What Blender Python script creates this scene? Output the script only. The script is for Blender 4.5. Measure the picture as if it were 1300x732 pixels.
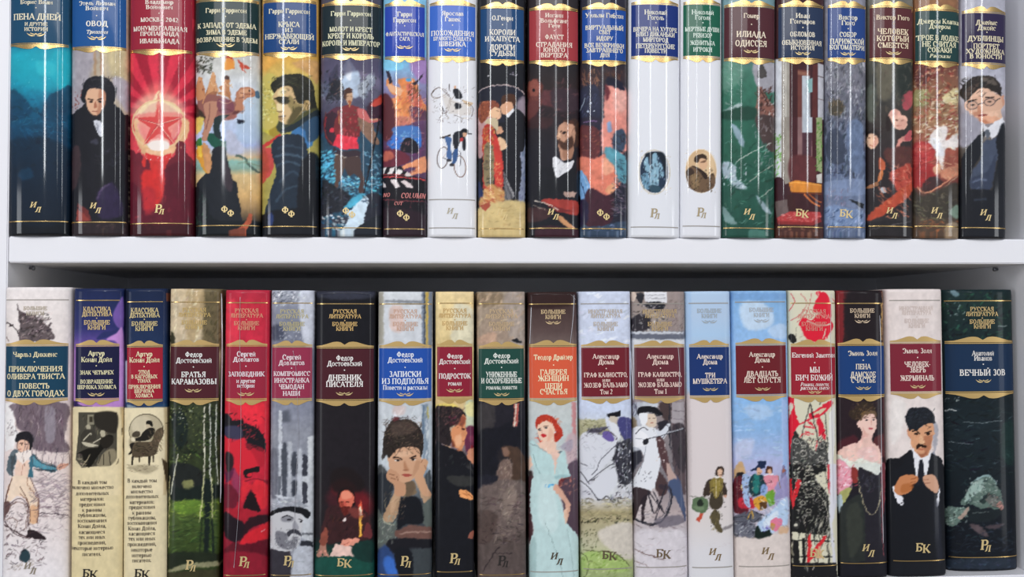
import bpy, math
import numpy as np

SC = bpy.context.scene
for o in list(bpy.data.objects): bpy.data.objects.remove(o)

# ------------------------------------------------------------------ camera, world, lights, exposure
FPX, W_PX, H_PX = 1250.0, 1300.0, 732.0
PITCH, YAW, ROLL = math.radians(1.784), math.radians(4.07), math.radians(-0.167)
CAM = np.array([0.0, -0.75, 1.30])
_f = np.array([math.sin(YAW)*math.cos(PITCH), math.cos(YAW)*math.cos(PITCH), math.sin(PITCH)])
_r = np.cross(_f, [0, 0, 1]); _r /= np.linalg.norm(_r); _u = np.cross(_r, _f)
C_R = math.cos(ROLL)*_r+math.sin(ROLL)*_u; C_U = -math.sin(ROLL)*_r+math.cos(ROLL)*_u; C_F = _f
cd = bpy.data.cameras.new('camera'); cam = bpy.data.objects.new('camera', cd); SC.collection.objects.link(cam)
cd.sensor_width = 36.0; cd.sensor_fit = 'HORIZONTAL'; cd.lens = 36.0*FPX/W_PX; cd.clip_start = 0.02; cd.clip_end = 50
from mathutils import Matrix, Vector
cam.matrix_world = Matrix(((C_R[0], C_U[0], -C_F[0], CAM[0]), (C_R[1], C_U[1], -C_F[1], CAM[1]), (C_R[2], C_U[2], -C_F[2], CAM[2]), (0, 0, 0, 1)))
SC.camera = cam

wd = bpy.data.worlds.new('room_light'); SC.world = wd; wd.use_nodes = True
bg = wd.node_tree.nodes['Background']; bg.inputs[0].default_value = (.80, .86, 1.0, 1); bg.inputs[1].default_value = 0.33

def area_light(name, loc, target, sx, sy, power, col=(1, 1, 1)):
    l = bpy.data.lights.new(name, 'AREA'); l.shape = 'RECTANGLE'; l.size = sx; l.size_y = sy; l.energy = power; l.color = col
    o = bpy.data.objects.new(name, l); SC.collection.objects.link(o); o.location = loc
    o.rotation_euler = (Vector(target)-Vector(loc)).to_track_quat('-Z', 'Y').to_euler()
    return o
area_light('ceiling_light', (-0.15, -1.7, 2.45), (0.05, 0.0, 1.30), 1.8, 0.9, 22, (1, .98, .96))
area_light('side_fill', (-2.3, -1.7, 1.15), (-.1, 0, 1.25), .6, 1.1, 12, (.94, .97, 1))  # added fill for the lower row; also gives the low left-edge streak
area_light('side_fill', (2.4, -1.8, 1.15), (.1, 0, 1.25), .5, 1.1, 9, (.94, .97, 1))  # weaker added fill from the right, no known window behind it
for _x, _w, _p in ((-0.72, .09, 8.5), (0.40, .04, 1.8), (1.4, .08, 6.0)):
    area_light('window_light', (_x, -2.2, 2.2), (_x*.2, 0, 1.8), _w, .95, _p, (.93, .97, 1))

SC.view_settings.view_transform = 'Standard'; SC.view_settings.look = 'None'
SC.view_settings.gamma = 1.0; SC.view_settings.use_curve_mapping = False
SC.view_settings.exposure = -0.02

def unproject(px, py, Y):
    """point of the vertical plane y = Y seen at photo pixel (px, py)"""
    d = C_F*FPX+C_R*(px-W_PX/2)-C_U*(py-H_PX/2)
    t = (Y-CAM[1])/d[1]
    return CAM+d*t
def project(P):
    q = P-CAM
    z = q@C_F
    return W_PX/2+FPX*(q@C_R)/z, H_PX/2-FPX*(q@C_U)/z

# ------------------------------------------------------------------ helpers
def tag(o, label=None, cat=None, group=None, kind=None):
    if label: o['label'] = label
    if cat: o['category'] = cat
    if group: o['group'] = group
    if kind: o['kind'] = kind
    return o
def empty(name, loc):
    o = bpy.data.objects.new(name, None); o.empty_display_size = .05; o.location = loc
    SC.collection.objects.link(o); return o
def add_mesh(name, verts, faces, material, parent=None, smooth=False, loc=None):
    me = bpy.data.meshes.new(name)
    me.from_pydata([tuple(v) for v in verts], [], faces); me.update()
    if smooth: me.polygons.foreach_set('use_smooth', np.ones(len(me.polygons), bool))
    if material: me.materials.append(material)
    o = bpy.data.objects.new(name, me); SC.collection.objects.link(o)
    if parent: o.parent = parent
    if loc is not None: o.location = loc
    return o
def hex_lin(h):
    c = np.array([int(h[i:i+2], 16)/255 for i in (0, 2, 4)])
    return np.where(c <= .04045, c/12.92, ((c+.055)/1.055)**2.4)
_mats = {}
def mat(key, col, rough=.5, metal=0.0, spec=.5, bump=0.0, bscale=800, coat=0.0, var=0.0):
    if key in _mats: return _mats[key]
    m = bpy.data.materials.new(key); m.use_nodes = True; nt = m.node_tree; b = nt.nodes['Principled BSDF']
    c = hex_lin(col) if isinstance(col, str) else col
    b.inputs['Base Color'].default_value = (*c, 1); b.inputs['Roughness'].default_value = rough
    b.inputs['Metallic'].default_value = metal; b.inputs['Specular IOR Level'].default_value = spec
    b.inputs['Coat Weight'].default_value = coat; b.inputs['Coat Roughness'].default_value = .07
    if bump > 0 or var > 0:
        tc = nt.nodes.new('ShaderNodeTexCoord'); nz = nt.nodes.new('ShaderNodeTexNoise')
        nz.inputs['Scale'].default_value = bscale; nz.inputs['Detail'].default_value = 3
        nt.links.new(tc.outputs['Object'], nz.inputs['Vector'])
        if bump > 0:
            bp = nt.nodes.new('ShaderNodeBump'); bp.inputs['Strength'].default_value = bump; bp.inputs['Distance'].default_value = .0006
            nt.links.new(nz.outputs['Fac'], bp.inputs['Height']); nt.links.new(bp.outputs['Normal'], b.inputs['Normal'])
        if var > 0:
            mx = nt.nodes.new('ShaderNodeMix'); mx.data_type = 'RGBA'
            mx.inputs[6].default_value = (*(c*(1-var)), 1); mx.inputs[7].default_value = (*np.minimum(c*(1+var), 1), 1)
            nt.links.new(nz.outputs['Fac'], mx.inputs[0]); nt.links.new(mx.outputs[2], b.inputs['Base Color'])
    _mats[key] = m; return m
def cover_mat(key, rough, bump, coat=.0, crough=.12):
    """printed laminated cover: colour from the spine's printed colour attribute"""
    if key in _mats: return _mats[key]
    m = bpy.data.materials.new(key); m.use_nodes = True; nt = m.node_tree; b = nt.nodes['Principled BSDF']
    at = nt.nodes.new('ShaderNodeAttribute'); at.attribute_name = 'print'
    nt.links.new(at.outputs['Color'], b.inputs['Base Color'])
    b.inputs['Roughness'].default_value = rough; b.inputs['Coat Weight'].default_value = coat; b.inputs['Coat Roughness'].default_value = crough; b.inputs['Specular IOR Level'].default_value = .12
    tc = nt.nodes.new('ShaderNodeTexCoord'); nz = nt.nodes.new('ShaderNodeTexNoise'); nz.inputs['Scale'].default_value = 420; nz.inputs['Detail'].default_value = 4
    mp = nt.nodes.new('ShaderNodeMapping'); mp.inputs['Scale'].default_value = (1.0, 1.0, .55)
    nt.links.new(tc.outputs['Object'], mp.inputs['Vector']); nt.links.new(mp.outputs['Vector'], nz.inputs['Vector'])
    bp = nt.nodes.new('ShaderNodeBump'); bp.inputs['Strength'].default_value = bump; bp.inputs['Distance'].default_value = .0006
    nt.links.new(nz.outputs['Fac'], bp.inputs['Height']); nt.links.new(bp.outputs['Normal'], b.inputs['Normal'])
    _mats[key] = m; return m
def rounded_box(x0, x1, y0, y1, z0, z1, r=.0008):
    """box with small chamfers; returns verts, faces"""
    import bmesh
    bm = bmesh.new(); bmesh.ops.create_cube(bm, size=1)
    for v in bm.verts: v.co = ((x0+x1)/2+v.co.x*(x1-x0), (y0+y1)/2+v.co.y*(y1-y0), (z0+z1)/2+v.co.z*(z1-z0))
    bmesh.ops.bevel(bm, geom=bm.edges[:], offset=r, segments=2, affect='EDGES')
    bm.verts.index_update()
    V = [tuple(v.co) for v in bm.verts]; F = [[v.index for v in f.verts] for f in bm.faces]; bm.free()
    return V, F

# ------------------------------------------------------------------ room behind the bookcase
wall_m = mat('wall_paint', 'dcdde0', .8, bump=.1, bscale=120)
tag(add_mesh('wall_back', [(-3.5, .302, 0), (3.5, .302, 0), (3.5, .302, 2.9), (-3.5, .302, 2.9)], [[0, 1, 2, 3]], wall_m), kind='structure')
tag(add_mesh('floor', [(-3.5, -3.5, 0), (3.5, -3.5, 0), (3.5, .302, 0), (-3.5, .302, 0)], [[0, 1, 2, 3]], mat('floor_board', 'a89884', .5, var=.1, bscale=6)), kind='structure')
# ------------------------------------------------------------------ bookcase
Y_TOP, Y_BOT = -0.004, 0.014          # how far the two rows of spines stand from the shelf fronts
X_L = unproject(10, 317, 0)[0]; X_R = unproject(1307, 317, 0)[0]
Z_SH1 = unproject(640, 301.6, 0)[2]; Z_SH0 = unproject(640, 333.8, 0)[2]
Z_LOW1 = unproject(1290, 729.5, 0)[2]
white = mat('white_laminate', 'e9e9ee', .42, spec=.4, bump=.05, bscale=900)
bc = tag(empty('bookcase', (0, .15, Z_LOW1-.02)), 'white laminate bookcase whose two shelves carry the rows of hardbacks', 'bookcase')
O = np.array([0, .15, Z_LOW1-.02])
def bc_part(name, x0, x1, y0, y1, z0, z1, m=white, r=.0008):
    V, F = rounded_box(x0, x1, y0, y1, z0, z1, r)
    return add_mesh(name, np.array(V)-O, F, m, bc)
bc_part('shelf', X_L+.0004, X_R-.0004, 0, .278, Z_SH0, Z_SH1)
bc_part('shelf', X_L+.0004, X_R-.0004, 0, .278, Z_LOW1-.019, Z_LOW1)
bc_part('side_panel', X_L-.019, X_L, -.0003, .30, 0.0, Z_SH1+.36)
bc_part('side_panel', X_R, X_R+.019, -.0003, .30, 0.0, Z_SH1+.36)
bc_part('back_panel', X_L-.015, X_R+.015, .2785, .284, Z_LOW1-.06, Z_SH1+.36, white, .0003)
steel = mat('pin_steel', '9a9ca2', .35, .8)
def pin(x, y, z, sgn):
    n = 12; V = []; F = []
    for k, (dx, r) in enumerate(((0, .0009), (.0022, .0009), (.0024, .0018), (.0038, .0018), (.0042, .0012))):
        for i in range(n):
            a = 2*math.pi*i/n; V.append((x+sgn*dx-O[0], y+r*math.cos(a)-O[1], z+r*math.sin(a)-O[2]))
    for k in range(4):
        for i in range(n): F.append([k*n+i, k*n+(i+1) % n, (k+1)*n+(i+1) % n, (k+1)*n+i])
    F.append(list(range(4*n, 5*n))); F.append(list(range(n))[::-1])
    return add_mesh('shelf_pin', V, F, steel, bc, True)
pin(X_L, .038, Z_SH0-.0022, 1); pin(X_R, .045, Z_SH0-.0022, -1)
# ------------------------------------------------------------------ painter
# A small numpy painter: the printed spine pictures are polygons, strokes and
# dabs rasterised to an array, then stored as a colour attribute on each spine.
SS = 2.0
def hexcol(tok):
    soft = 0.0; alpha = 1.0
    if '~' in tok:
        tok, s = tok.split('~'); soft = float(s)
    if '*' in tok:
        tok, s = tok.split('*'); alpha = float(s)
    c = np.array([int(tok[i:i+2], 16)/255 for i in (0, 2, 4)])
    return c, alpha, soft

def catmull(p, closed=True, n=6):
    p = np.asarray(p, float); m = len(p)
    if m < 3: return p
    out = []
    rng = range(m) if closed else range(m-1)
    t = np.arange(n)[:, None]/n
    for i in rng:
        if closed: a, b, c, d = p[(i-1) % m], p[i], p[(i+1) % m], p[(i+2) % m]
        else: a, b, c, d = p[max(i-1, 0)], p[i], p[i+1], p[min(i+2, m-1)]
        out.append(.5*(2*b+(c-a)*t+(2*a-5*b+4*c-d)*t*t+(3*b-a-3*c+d)*t**3))
    out = np.concatenate(out)
    return out if closed else np.vstack([out, p[-1:]])

def boxblur(m, r):
    r = int(round(r))
    if r < 1: return m
    for ax in (0, 1):
        for _ in range(2):
            pad = [(0, 0), (0, 0)]; pad[ax] = (r+1, r)
            c = np.cumsum(np.pad(m, pad, mode='edge'), axis=ax)
            k = 2*r+1
            m = (c[k:]-c[:-k])/k if ax == 0 else (c[:, k:]-c[:, :-k])/k
    return m

def vnoise(h, w, sy, sx, rng, octs=3):
    out = np.zeros((h, w)); a = 1.0; tot = 0
    for _ in range(octs):
        gh, gw = int(h/sy)+3, int(w/sx)+3
        g = rng.random((gh, gw))*2-1
        yy = np.arange(h)/sy; xx = np.arange(w)/sx
        y0 = yy.astype(int); x0 = xx.astype(int)
        fy = (yy-y0); fx = (xx-x0); fy = (fy*fy*(3-2*fy))[:, None]; fx = (fx*fx*(3-2*fx))[None]
        A = g[np.ix_(y0, x0)]; B = g[np.ix_(y0, x0+1)]; C = g[np.ix_(y0+1, x0)]; D = g[np.ix_(y0+1, x0+1)]
        out += a*((A*(1-fx)+B*fx)*(1-fy)+(C*(1-fx)+D*fx)*fy); tot += a
        a *= .6; sy = max(sy/2, 1); sx = max(sx/2, 1)
    return out/tot

class Canvas:
    def __init__(self, x0, y0, x1, y1, seed):
        self.x0, self.y0 = x0, y0
        self.w = int((x1-x0)*SS)+1; self.h = int((y1-y0)*SS)+1
        self.ymax = y1
        self.a = np.full((self.h, self.w, 3), .5)
        self.rng = np.random.default_rng(seed)
    def poly(self, pts, col, alpha=1.0, soft=0.0):
        p = (np.asarray(pts, float)-[self.x0, self.y0])*SS
        r = soft*SS
        bx0 = max(int(p[:, 0].min()-2*r)-1, 0); bx1 = min(int(p[:, 0].max()+2*r)+2, self.w)
        by0 = max(int(p[:, 1].min()-2*r)-1, 0); by1 = min(int(p[:, 1].max()+2*r)+2, self.h)
        if bx1 <= bx0 or by1 <= by0: return
        pd = int(2*r)+1 if r >= .8 else 0
        X0, X1, Y0, Y1 = bx0-pd, bx1+pd, by0-pd, by1+pd
        K = 2
        W = (X1-X0)*K; H = (Y1-Y0)*K
        ys = Y0+(np.arange(H)+.5)/K
        cnt = np.zeros((H, W+1))
        q = np.roll(p, -1, axis=0)
        for (ax, ay), (bx, by) in zip(p, q):
            if ay == by: continue
            lo, hi = (ay, by) if ay < by else (by, ay)
            rows = np.nonzero((ys >= lo) & (ys < hi))[0]
            if len(rows) == 0: continue
            xc = ax+(ys[rows]-ay)*(bx-ax)/(by-ay)
            ci = np.clip(np.round((xc-X0)*K).astype(int), 0, W)
            np.add.at(cnt, (rows, ci), 1)
        m = (np.cumsum(cnt, axis=1)[:, :W] % 2)
        m = m.reshape(Y1-Y0, K, X1-X0, K).mean(axis=(1, 3))
        if r >= .8: m = boxblur(m, r*.55)
        m = m[by0-Y0:by1-Y0, bx0-X0:bx1-X0, None]*alpha
        s = self.a[by0:by1, bx0:bx1]
        s += (np.asarray(col)-s)*m
    def stroke(self, pts, w, col, alpha, soft, smooth=True, closed=False):
        p = catmull(pts, closed, 5) if smooth else np.asarray(pts, float)
        if closed: p = np.vstack([p, p[:1]])
        d = np.gradient(p, axis=0); l = np.hypot(d[:, 0], d[:, 1])+1e-9
        n = np.stack([-d[:, 1]/l, d[:, 0]/l], 1)*w/2
        for i in range(len(p)-1):
            if alpha >= 1 and soft == 0:
                self.poly([p[i]+n[i], p[i+1]+n[i+1], p[i+1]-n[i+1], p[i]-n[i]], col, 1, 0)
        if not (alpha >= 1 and soft == 0):
            self.poly(np.vstack([p+n, (p-n)[::-1]]), col, alpha, soft)
    def run(self, text):
        ox = oy = 0.0; s = 1.0
        def P(tok):
            v = [float(t) for t in tok.split(',')]
            return [(v[i]/s+ox if s != 1 else v[i], v[i+1]/s+oy if s != 1 else v[i+1]) for i in range(0, len(v), 2)]
        for line in text.strip().split('\n'):
            line = line.strip()
            if not line: continue
            if line[0] == '@':
                ox, oy, s = [float(t) for t in line[1:].split(',')]; continue
            t = line.split(); op = t[0]
            if op == 'F':
                self.a[:] = hexcol(t[1])[0]
            elif op == 'G':
                cs = np.array([hexcol(c)[0] for c in t[1::2]]); yy = [float(v) for v in t[2::2]]
                Y = self.y0+np.arange(self.h)/SS
                for k in range(3): self.a[:, :, k] = np.interp(Y, yy, cs[:, k])[:, None]
            elif op in 'PC':
                c, al, so = hexcol(t[1]); pts = [P(v)[0] for v in t[2:]]
                if al > 0: self.poly(catmull(pts) if op == 'C' else pts, c, al, so/s)
            elif op == 'L':
                c, al, so = hexcol(t[1]); self.stroke([P(v)[0] for v in t[3:]], float(t[2])/s, c, al, so/s)
            elif op == 'E':
                c, al, so = hexcol(t[1]); cx, cy = P(t[2])[0]; rx, ry = [float(v)/s for v in t[3].split(',')]
                th = np.linspace(0, 2*np.pi, 33)[:-1]
                self.poly(np.stack([cx+rx*np.cos(th), cy+ry*np.sin(th)], 1), c, al, so/s)
            elif op == 'O':
                c, al, so = hexcol(t[1]); w = float(t[2])/s; cx, cy = P(t[3])[0]; rx, ry = [float(v)/s for v in t[4].split(',')]
                a = np.radians(float(t[5])); th = np.linspace(0, 2*np.pi, 33)
                x, y = rx*np.cos(th), ry*np.sin(th)
                self.stroke(np.stack([cx+x*np.cos(a)-y*np.sin(a), cy+x*np.sin(a)+y*np.cos(a)], 1), w, c, al, so/s, False)
            elif op == 'R':
                c1, c2 = hexcol(t[1])[0], hexcol(t[2])[0]; cx, cy = P(t[3])[0]; n = int(t[4]); r = float(t[5])/s
                for k in range(2*n):
                    a0, a1 = k*np.pi/n, (k+1)*np.pi/n
                    self.poly([(cx, cy), (cx+r*np.cos(a0), cy+r*np.sin(a0)), (cx+r*np.cos(a1), cy+r*np.sin(a1))], c1 if k % 2 else c2, 1, .6)
            elif op == 'D':
                c, al, so = hexcol(t[1]); n = int(t[2]); (xa, ya), (xb, yb) = P(t[3])
                ln, wd, ang, jit = float(t[4])/s, float(t[5])/s, float(t[6]), float(t[7]); R = self.rng
                for _ in range(n):
                    cx = R.uniform(xa, xb); cy = R.uniform(ya, yb); a = np.radians(-ang+R.normal()*jit*90)
                    L = ln*R.uniform(.5, 1.1)/2; W = wd*R.uniform(.5, 1.2)/2
                    cc = np.clip(c*(1+R.normal()*.14)+R.normal(size=3)*.015, 0, 1); b = R.normal()*L*.25
                    ca, sa = np.cos(a), np.sin(a)
                    q = np.array([(-L, 0), (-.4*L, W+b), (.5*L, W+b), (L, b*.3), (.5*L, -W+b), (-.4*L, -W+b)])
                    self.poly(np.stack([cx+q[:, 0]*ca-q[:, 1]*sa, cy+q[:, 0]*sa+q[:, 1]*ca], 1), cc, al*R.uniform(.5, 1), .35)
            elif op == 'N':
                amp, sx, sy = [float(v) for v in t[1:4]]
                self.a *= (1+amp*vnoise(self.h, self.w, sy*SS, sx*SS, self.rng))[..., None]
        np.clip(self.a, 0, 1, out=self.a)
    def sample(self, px, py):
        py = np.minimum(py, self.ymax)
        fx = np.clip((px-self.x0)*SS, 0, self.w-1.001); fy = np.clip((py-self.y0)*SS, 0, self.h-1.001)
        ix, iy = fx.astype(int), fy.astype(int); fx = (fx-ix)[:, None]; fy = (fy-iy)[:, None]; a = self.a
        return (a[iy, ix]*(1-fx)+a[iy, ix+1]*fx)*(1-fy)+(a[iy+1, ix]*(1-fx)+a[iy+1, ix+1]*fx)*fy
    def warp(self, amp, sc):
        """ragged, hand-painted edges: shift the paint by smooth noise"""
        dx = vnoise(self.h, self.w, sc*SS, sc*SS, self.rng, 2)*amp*2*SS; dy = vnoise(self.h, self.w, sc*SS, sc*SS, self.rng, 2)*amp*2*SS
        yy, xx = np.mgrid[0:self.h, 0:self.w]
        self.a = self.sample(self.x0+(xx+dx).ravel()/SS, self.y0+(yy+dy).ravel()/SS).reshape(self.h, self.w, 3)
# ------------------------------------------------------------------ lettering: a small drawn serif alphabet
GLY = {
'А':(10.2,'l 1 0 5 10;l 5 10 9.2 0;l 2.8 3.4 7.4 3.4;f 1 0;f 9.2 0'),
'Б':(9.2,'s 2 0 10;l 2 9.5 7.8 9.5;l 7.8 9.8 7.8 7.6;a 4.4 2.9 3.4 2.5 90 -90;l 2 5.4 4.4 5.4;l 2 .4 4.4 .4'),
'В':(9.2,'s 2 0 10;a 4.4 7.6 2.7 2 90 -90;a 4.6 2.8 3.4 2.4 90 -90;l 2 9.6 4.4 9.6;l 2 5.4 4.6 5.4;l 2 .4 4.6 .4'),
'Г':(8.4,'s 2 0 10;l 2 9.5 7.6 9.5;l 7.6 9.9 7.6 7.2'),
'Д':(10.6,'l 2.4 .6 4.6 10;s 7.6 .5 10;l 4.6 9.6 7.6 9.6;l .6 .4 9.8 .4;l .8 .6 .8 -2;l 9.6 .6 9.6 -2'),
'Е':(8.8,'s 2 0 10;l 2 9.5 7.4 9.5;l 7.4 9.8 7.4 7.6;l 2 5 5.8 5;l 5.8 6 5.8 4;l 2 .5 7.6 .5;l 7.6 .2 7.6 2.6'),
'Ж':(14,'s 7 0 10;l 1.2 10 3.4 5.6 7 5 10.6 5.6 12.8 10;l 7 5 4.2 4.4 1.4 0;l 7 5 9.8 4.4 12.8 0;f 1.2 0;f 12.8 0'),
'З':(8,'a 4 7.6 2.8 2.1 150 -90;a 4 2.8 3.2 2.5 90 -150'),
'И':(10.6,'s 2 0 10;s 8.4 0 10;l 2 1 8.4 9'),
'Й':(10.6,'s 2 0 10;s 8.4 0 10;l 2 1 8.4 9;a 5.2 12.6 1.8 1 180 360'),
'К':(9.8,'s 2 0 10;l 2.6 5 5 5.4 8.2 10;l 4 5.4 8.8 0;f 8.8 0;f 8.2 10'),
'Л':(10.2,'l 1 .6 3 1.6 4.2 10;s 8 0 10;l 4.2 9.6 8 9.6'),
'М':(12.2,'l 2 0 2 10;l 2 10 6 0;l 6 0 10 10;s 10 0 10;f 2 0;f 2 10'),
'Н':(10.8,'s 2 0 10;s 8.6 0 10;l 2 5 8.6 5'),
'О':(10.2,'a 5 5 4.2 4.8 0 360'),
'П':(10.6,'s 2 0 10;s 8.4 0 10;l 2 9.6 8.4 9.6'),
'Р':(8.8,'s 2 0 10;a 4.6 7.2 3.1 2.4 90 -90;l 2 9.6 4.6 9.6;l 2 4.8 4.6 4.8'),
'С':(9.4,'a 5.2 5 4.2 4.8 50 310;l 8 9.6 8 6.8'),
'Т':(9.4,'s 4.6 0 10;l .8 9.5 8.4 9.5;l .9 9.9 .9 7.4;l 8.3 9.9 8.3 7.4'),
'У':(9.8,'l 1.2 10 5 3.6;l 8.8 10 4.6 2 3.2 .4 1.8 .8;f 1.2 10;f 8.8 10'),
'Ф':(12,'s 6 0 10;a 6 5 4.8 3.2 0 360'),
'Х':(9.8,'l 1.2 10 8.4 0;l 1.2 0 8.4 10;f 1.2 10;f 8.4 10;f 1.2 0;f 8.4 0'),
'Ц':(10.8,'s 2 0 10;s 8 0 10;l 2 .5 10 .5;l 9.8 .6 9.8 -2'),
'Ч':(9.8,'s 7.8 0 10;l 1.8 10 1.8 6.4 3.4 4.8 7.8 5;f 1.8 10'),
'Ш':(13.4,'s 2 0 10;s 6.6 0 10;s 11.2 0 10;l 2 .5 11.2 .5'),
'Щ':(14.2,'s 2 0 10;s 6.6 0 10;s 11.2 0 10;l 2 .5 13 .5;l 12.8 .6 12.8 -2'),
'Ь':(8.6,'s 2 0 10;a 4.4 2.9 3.2 2.5 90 -90;l 2 5.4 4.4 5.4;l 2 .4 4.4 .4'),
'Ы':(12.2,'s 2 0 10;a 4 2.9 3 2.5 90 -90;l 2 5.4 4 5.4;l 2 .4 4 .4;s 10.2 0 10'),
'Э':(9.4,'a 4.2 5 4.2 4.8 -130 130;l 4.5 5 8 5;l 1.6 9.6 1.6 7'),
'Ю':(13.6,'s 2 0 10;a 8.6 5 4 4.8 0 360;l 2 5 4.6 5'),
'Я':(9.6,'s 7.6 0 10;a 5 7.3 3 2.3 90 270;l 5 9.6 7.6 9.6;l 5 5 7.6 5;l 5.4 5 1.4 0;f 1.4 0'),
'а':(6.6,'l 5 0 5 4.6 4.2 6.2 2.8 6.6 1.4 5.6;a 3 2 2 1.9 90 270;l 3 3.9 5 3.9;l 3 .2 5 .6;f 5.4 0'),
'б':(7.4,'a 3.8 3 3 3.2 0 360;l 1 3.6 1.4 7.4 3.4 9 6 9.8'),
'е':(7,'a 3.6 3.4 2.9 3.3 0 320;l .9 3.5 6.4 3.5'),
'р':(7.4,'s 1.8 -3 6.8;a 4 3.4 2.7 3.2 140 -140'),
'у':(7.4,'l 1 6.8 3.8 1;l 6.6 6.8 3.4 -1.4 2 -2.8 .8 -2.4;f 1 6.8;f 6.6 6.8'),
'ф':(9.6,'s 4.8 -3 9.6;a 4.8 3.4 3.8 2.9 0 360'),
'0':(8,'a 4 5 3 4.8 0 360'), '1':(6,'s 3 0 10;l 3 10 1 8.4'),
'2':(8,'a 3.8 7.2 2.8 2.6 160 -30;l 6 5.8 1 .5;l 1 .5 6.8 .5'), '4':(8.2,'l 5.4 10 .8 3;l .8 3 7.6 3;s 5.6 0 10'),
'N':(10,'l 2 0 2 10;l 2 10 8 0;l 8 0 8 10'), 'U':(10,'l 2 10 2 3 5 .3 8 3 8 10'), 'L':(8,'l 2 10 2 .5 7 .5'),
'.':(3,'l 1.5 0 1.5 1.8'), ',':(3,'l 1.6 1.4 1 -1.4'), '-':(5,'l .6 4 4.4 4'), ':':(3.4,'l 1.6 0 1.6 1.8;l 1.6 4.6 1.6 6.4'),
}
for _a, _b in zip('NOCMT', 'NОСМТ'):
    if _a not in GLY: GLY[_a] = GLY[_b]
THICK, THIN = 2.2, 1.0
def ribbon(p, wfun):
    p = np.asarray(p, float); d = np.gradient(p, axis=0) if len(p) > 2 else np.repeat([p[-1]-p[0]], 2, 0)
    l = np.hypot(d[:, 0], d[:, 1])+1e-9; d = d/l[:, None]
    w = np.array([wfun(a, b) for a, b in d])/2
    n = np.stack([-d[:, 1], d[:, 0]], 1)*w[:, None]
    return [np.array([p[i]+n[i], p[i]-n[i], p[i+1]-n[i+1], p[i+1]+n[i+1]]) for i in range(len(p)-1)]
def w_line(dx, dy):
    ady = abs(dy)
    if ady > .93: return THICK
    if ady < .3: return THIN
    return THICK if dx*dy < 0 else THIN*1.15
def w_arc(dx, dy): return THIN+(THICK-THIN)*abs(dy)**1.4
_gc = {}
def glyph(ch):
    if ch in _gc: return _gc[ch]
    if ch in GLY: adv, st = GLY[ch]; sc = 1.0
    elif ch.upper() in GLY: adv, st = GLY[ch.upper()]; sc = .7
    else: adv, st, sc = 4, '', 1
    q = []
    for s in st.split(';'):
        if not s: continue
        t = s.split(); v = [float(x) for x in t[1:]]
        if t[0] == 's':
            x, y0, y1 = v
            q.append(np.array([(x-THICK/2, y0), (x+THICK/2, y0), (x+THICK/2, y1), (x-THICK/2, y1)]))
            for y in (y0+.35, y1-.35): q.append(np.array([(x-1.9, y-.4), (x+1.9, y-.4), (x+1.9, y+.4), (x-1.9, y+.4)]))
        elif t[0] == 'f':
            x, y = v; y = y+.35 if y < 5 else y-.35
            q.append(np.array([(x-1.5, y-.4), (x+1.5, y-.4), (x+1.5, y+.4), (x-1.5, y+.4)]))
        elif t[0] == 'l':
            q += ribbon(np.array(v).reshape(-1, 2), w_line)
        elif t[0] == 'a':
            cx, cy, rx, ry, a0, a1 = v; a = np.radians(np.linspace(a0, a1, 13))
            q += ribbon(np.stack([cx+(rx-THICK*.35)*np.cos(a), cy+ry*np.sin(a)], 1), w_arc)
    q = [k*sc for k in q]
    _gc[ch] = (adv*sc, q); return _gc[ch]
def text_quads(txt, w=None, shear=0.0):
    """quads of a line of text, centred on x, cap height 0..1; w = width / cap height"""
    x = 0; out = []
    for ch in txt:
        if ch == ' ': x += 4.2; continue
        adv, q = glyph(ch); out += [k+[x, 0] for k in q]; x += adv
    if not out: return []
    sx = 1.0 if w is None else w*10/x
    res = []
    for k in out:
        k = k.copy(); k[:, 0] = (k[:, 0]-x/2)*sx+k[:, 1]*shear; res.append(k/10)
    return res
def diamond(r): return [np.array([(0, -r), (r, 0), (0, r), (-r, 0)])]
def flourish_quads():
    """little pair of wings, width 1"""
    out = []
    for s in (-1, 1):
        p = catmull([(s*.5, .1), (s*.36, .0), (s*.2, -.06), (s*.03, -.1)], False, 4)
        n = len(p)
        out += [np.array([p[i], p[i]+[0, -.1*math.sin(math.pi*i/(n-1))], p[i+1]+[0, -.1*math.sin(math.pi*(i+1)/(n-1))], p[i+1]]) for i in range(n-1)]
        out += ribbon(catmull([(s*.3, .08), (s*.17, .02), (s*.06, -.02), (0, .06)], False, 3), lambda a, b: .05)
    return out
def emblem_quads(kind):
    """the series monogram, about 1 high"""
    def at(ch, x, y, h, sh): return [(k*[h, h])+[x, y] for k in text_quads(ch, None, sh)]
    if kind == 'БК': return at('Б', -.42, -.38, .92, .05)+at('К', .38, -.55, .92, .05)
    if kind == 'ИЛ': return at('И', -.34, -.12, .74, .28)+at('Л', .26, -.78, .72, .28)
    if kind == 'РЛ': return at('Р', -.1, -.5, 1.1, .12)+at('Л', .24, -.72, .7, .18)
    if kind == 'ФФ': return at('Ф', -.4, -.2, .85, 0)+at('Ф', .4, -.72, .85, 0)
ART = {}
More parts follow.
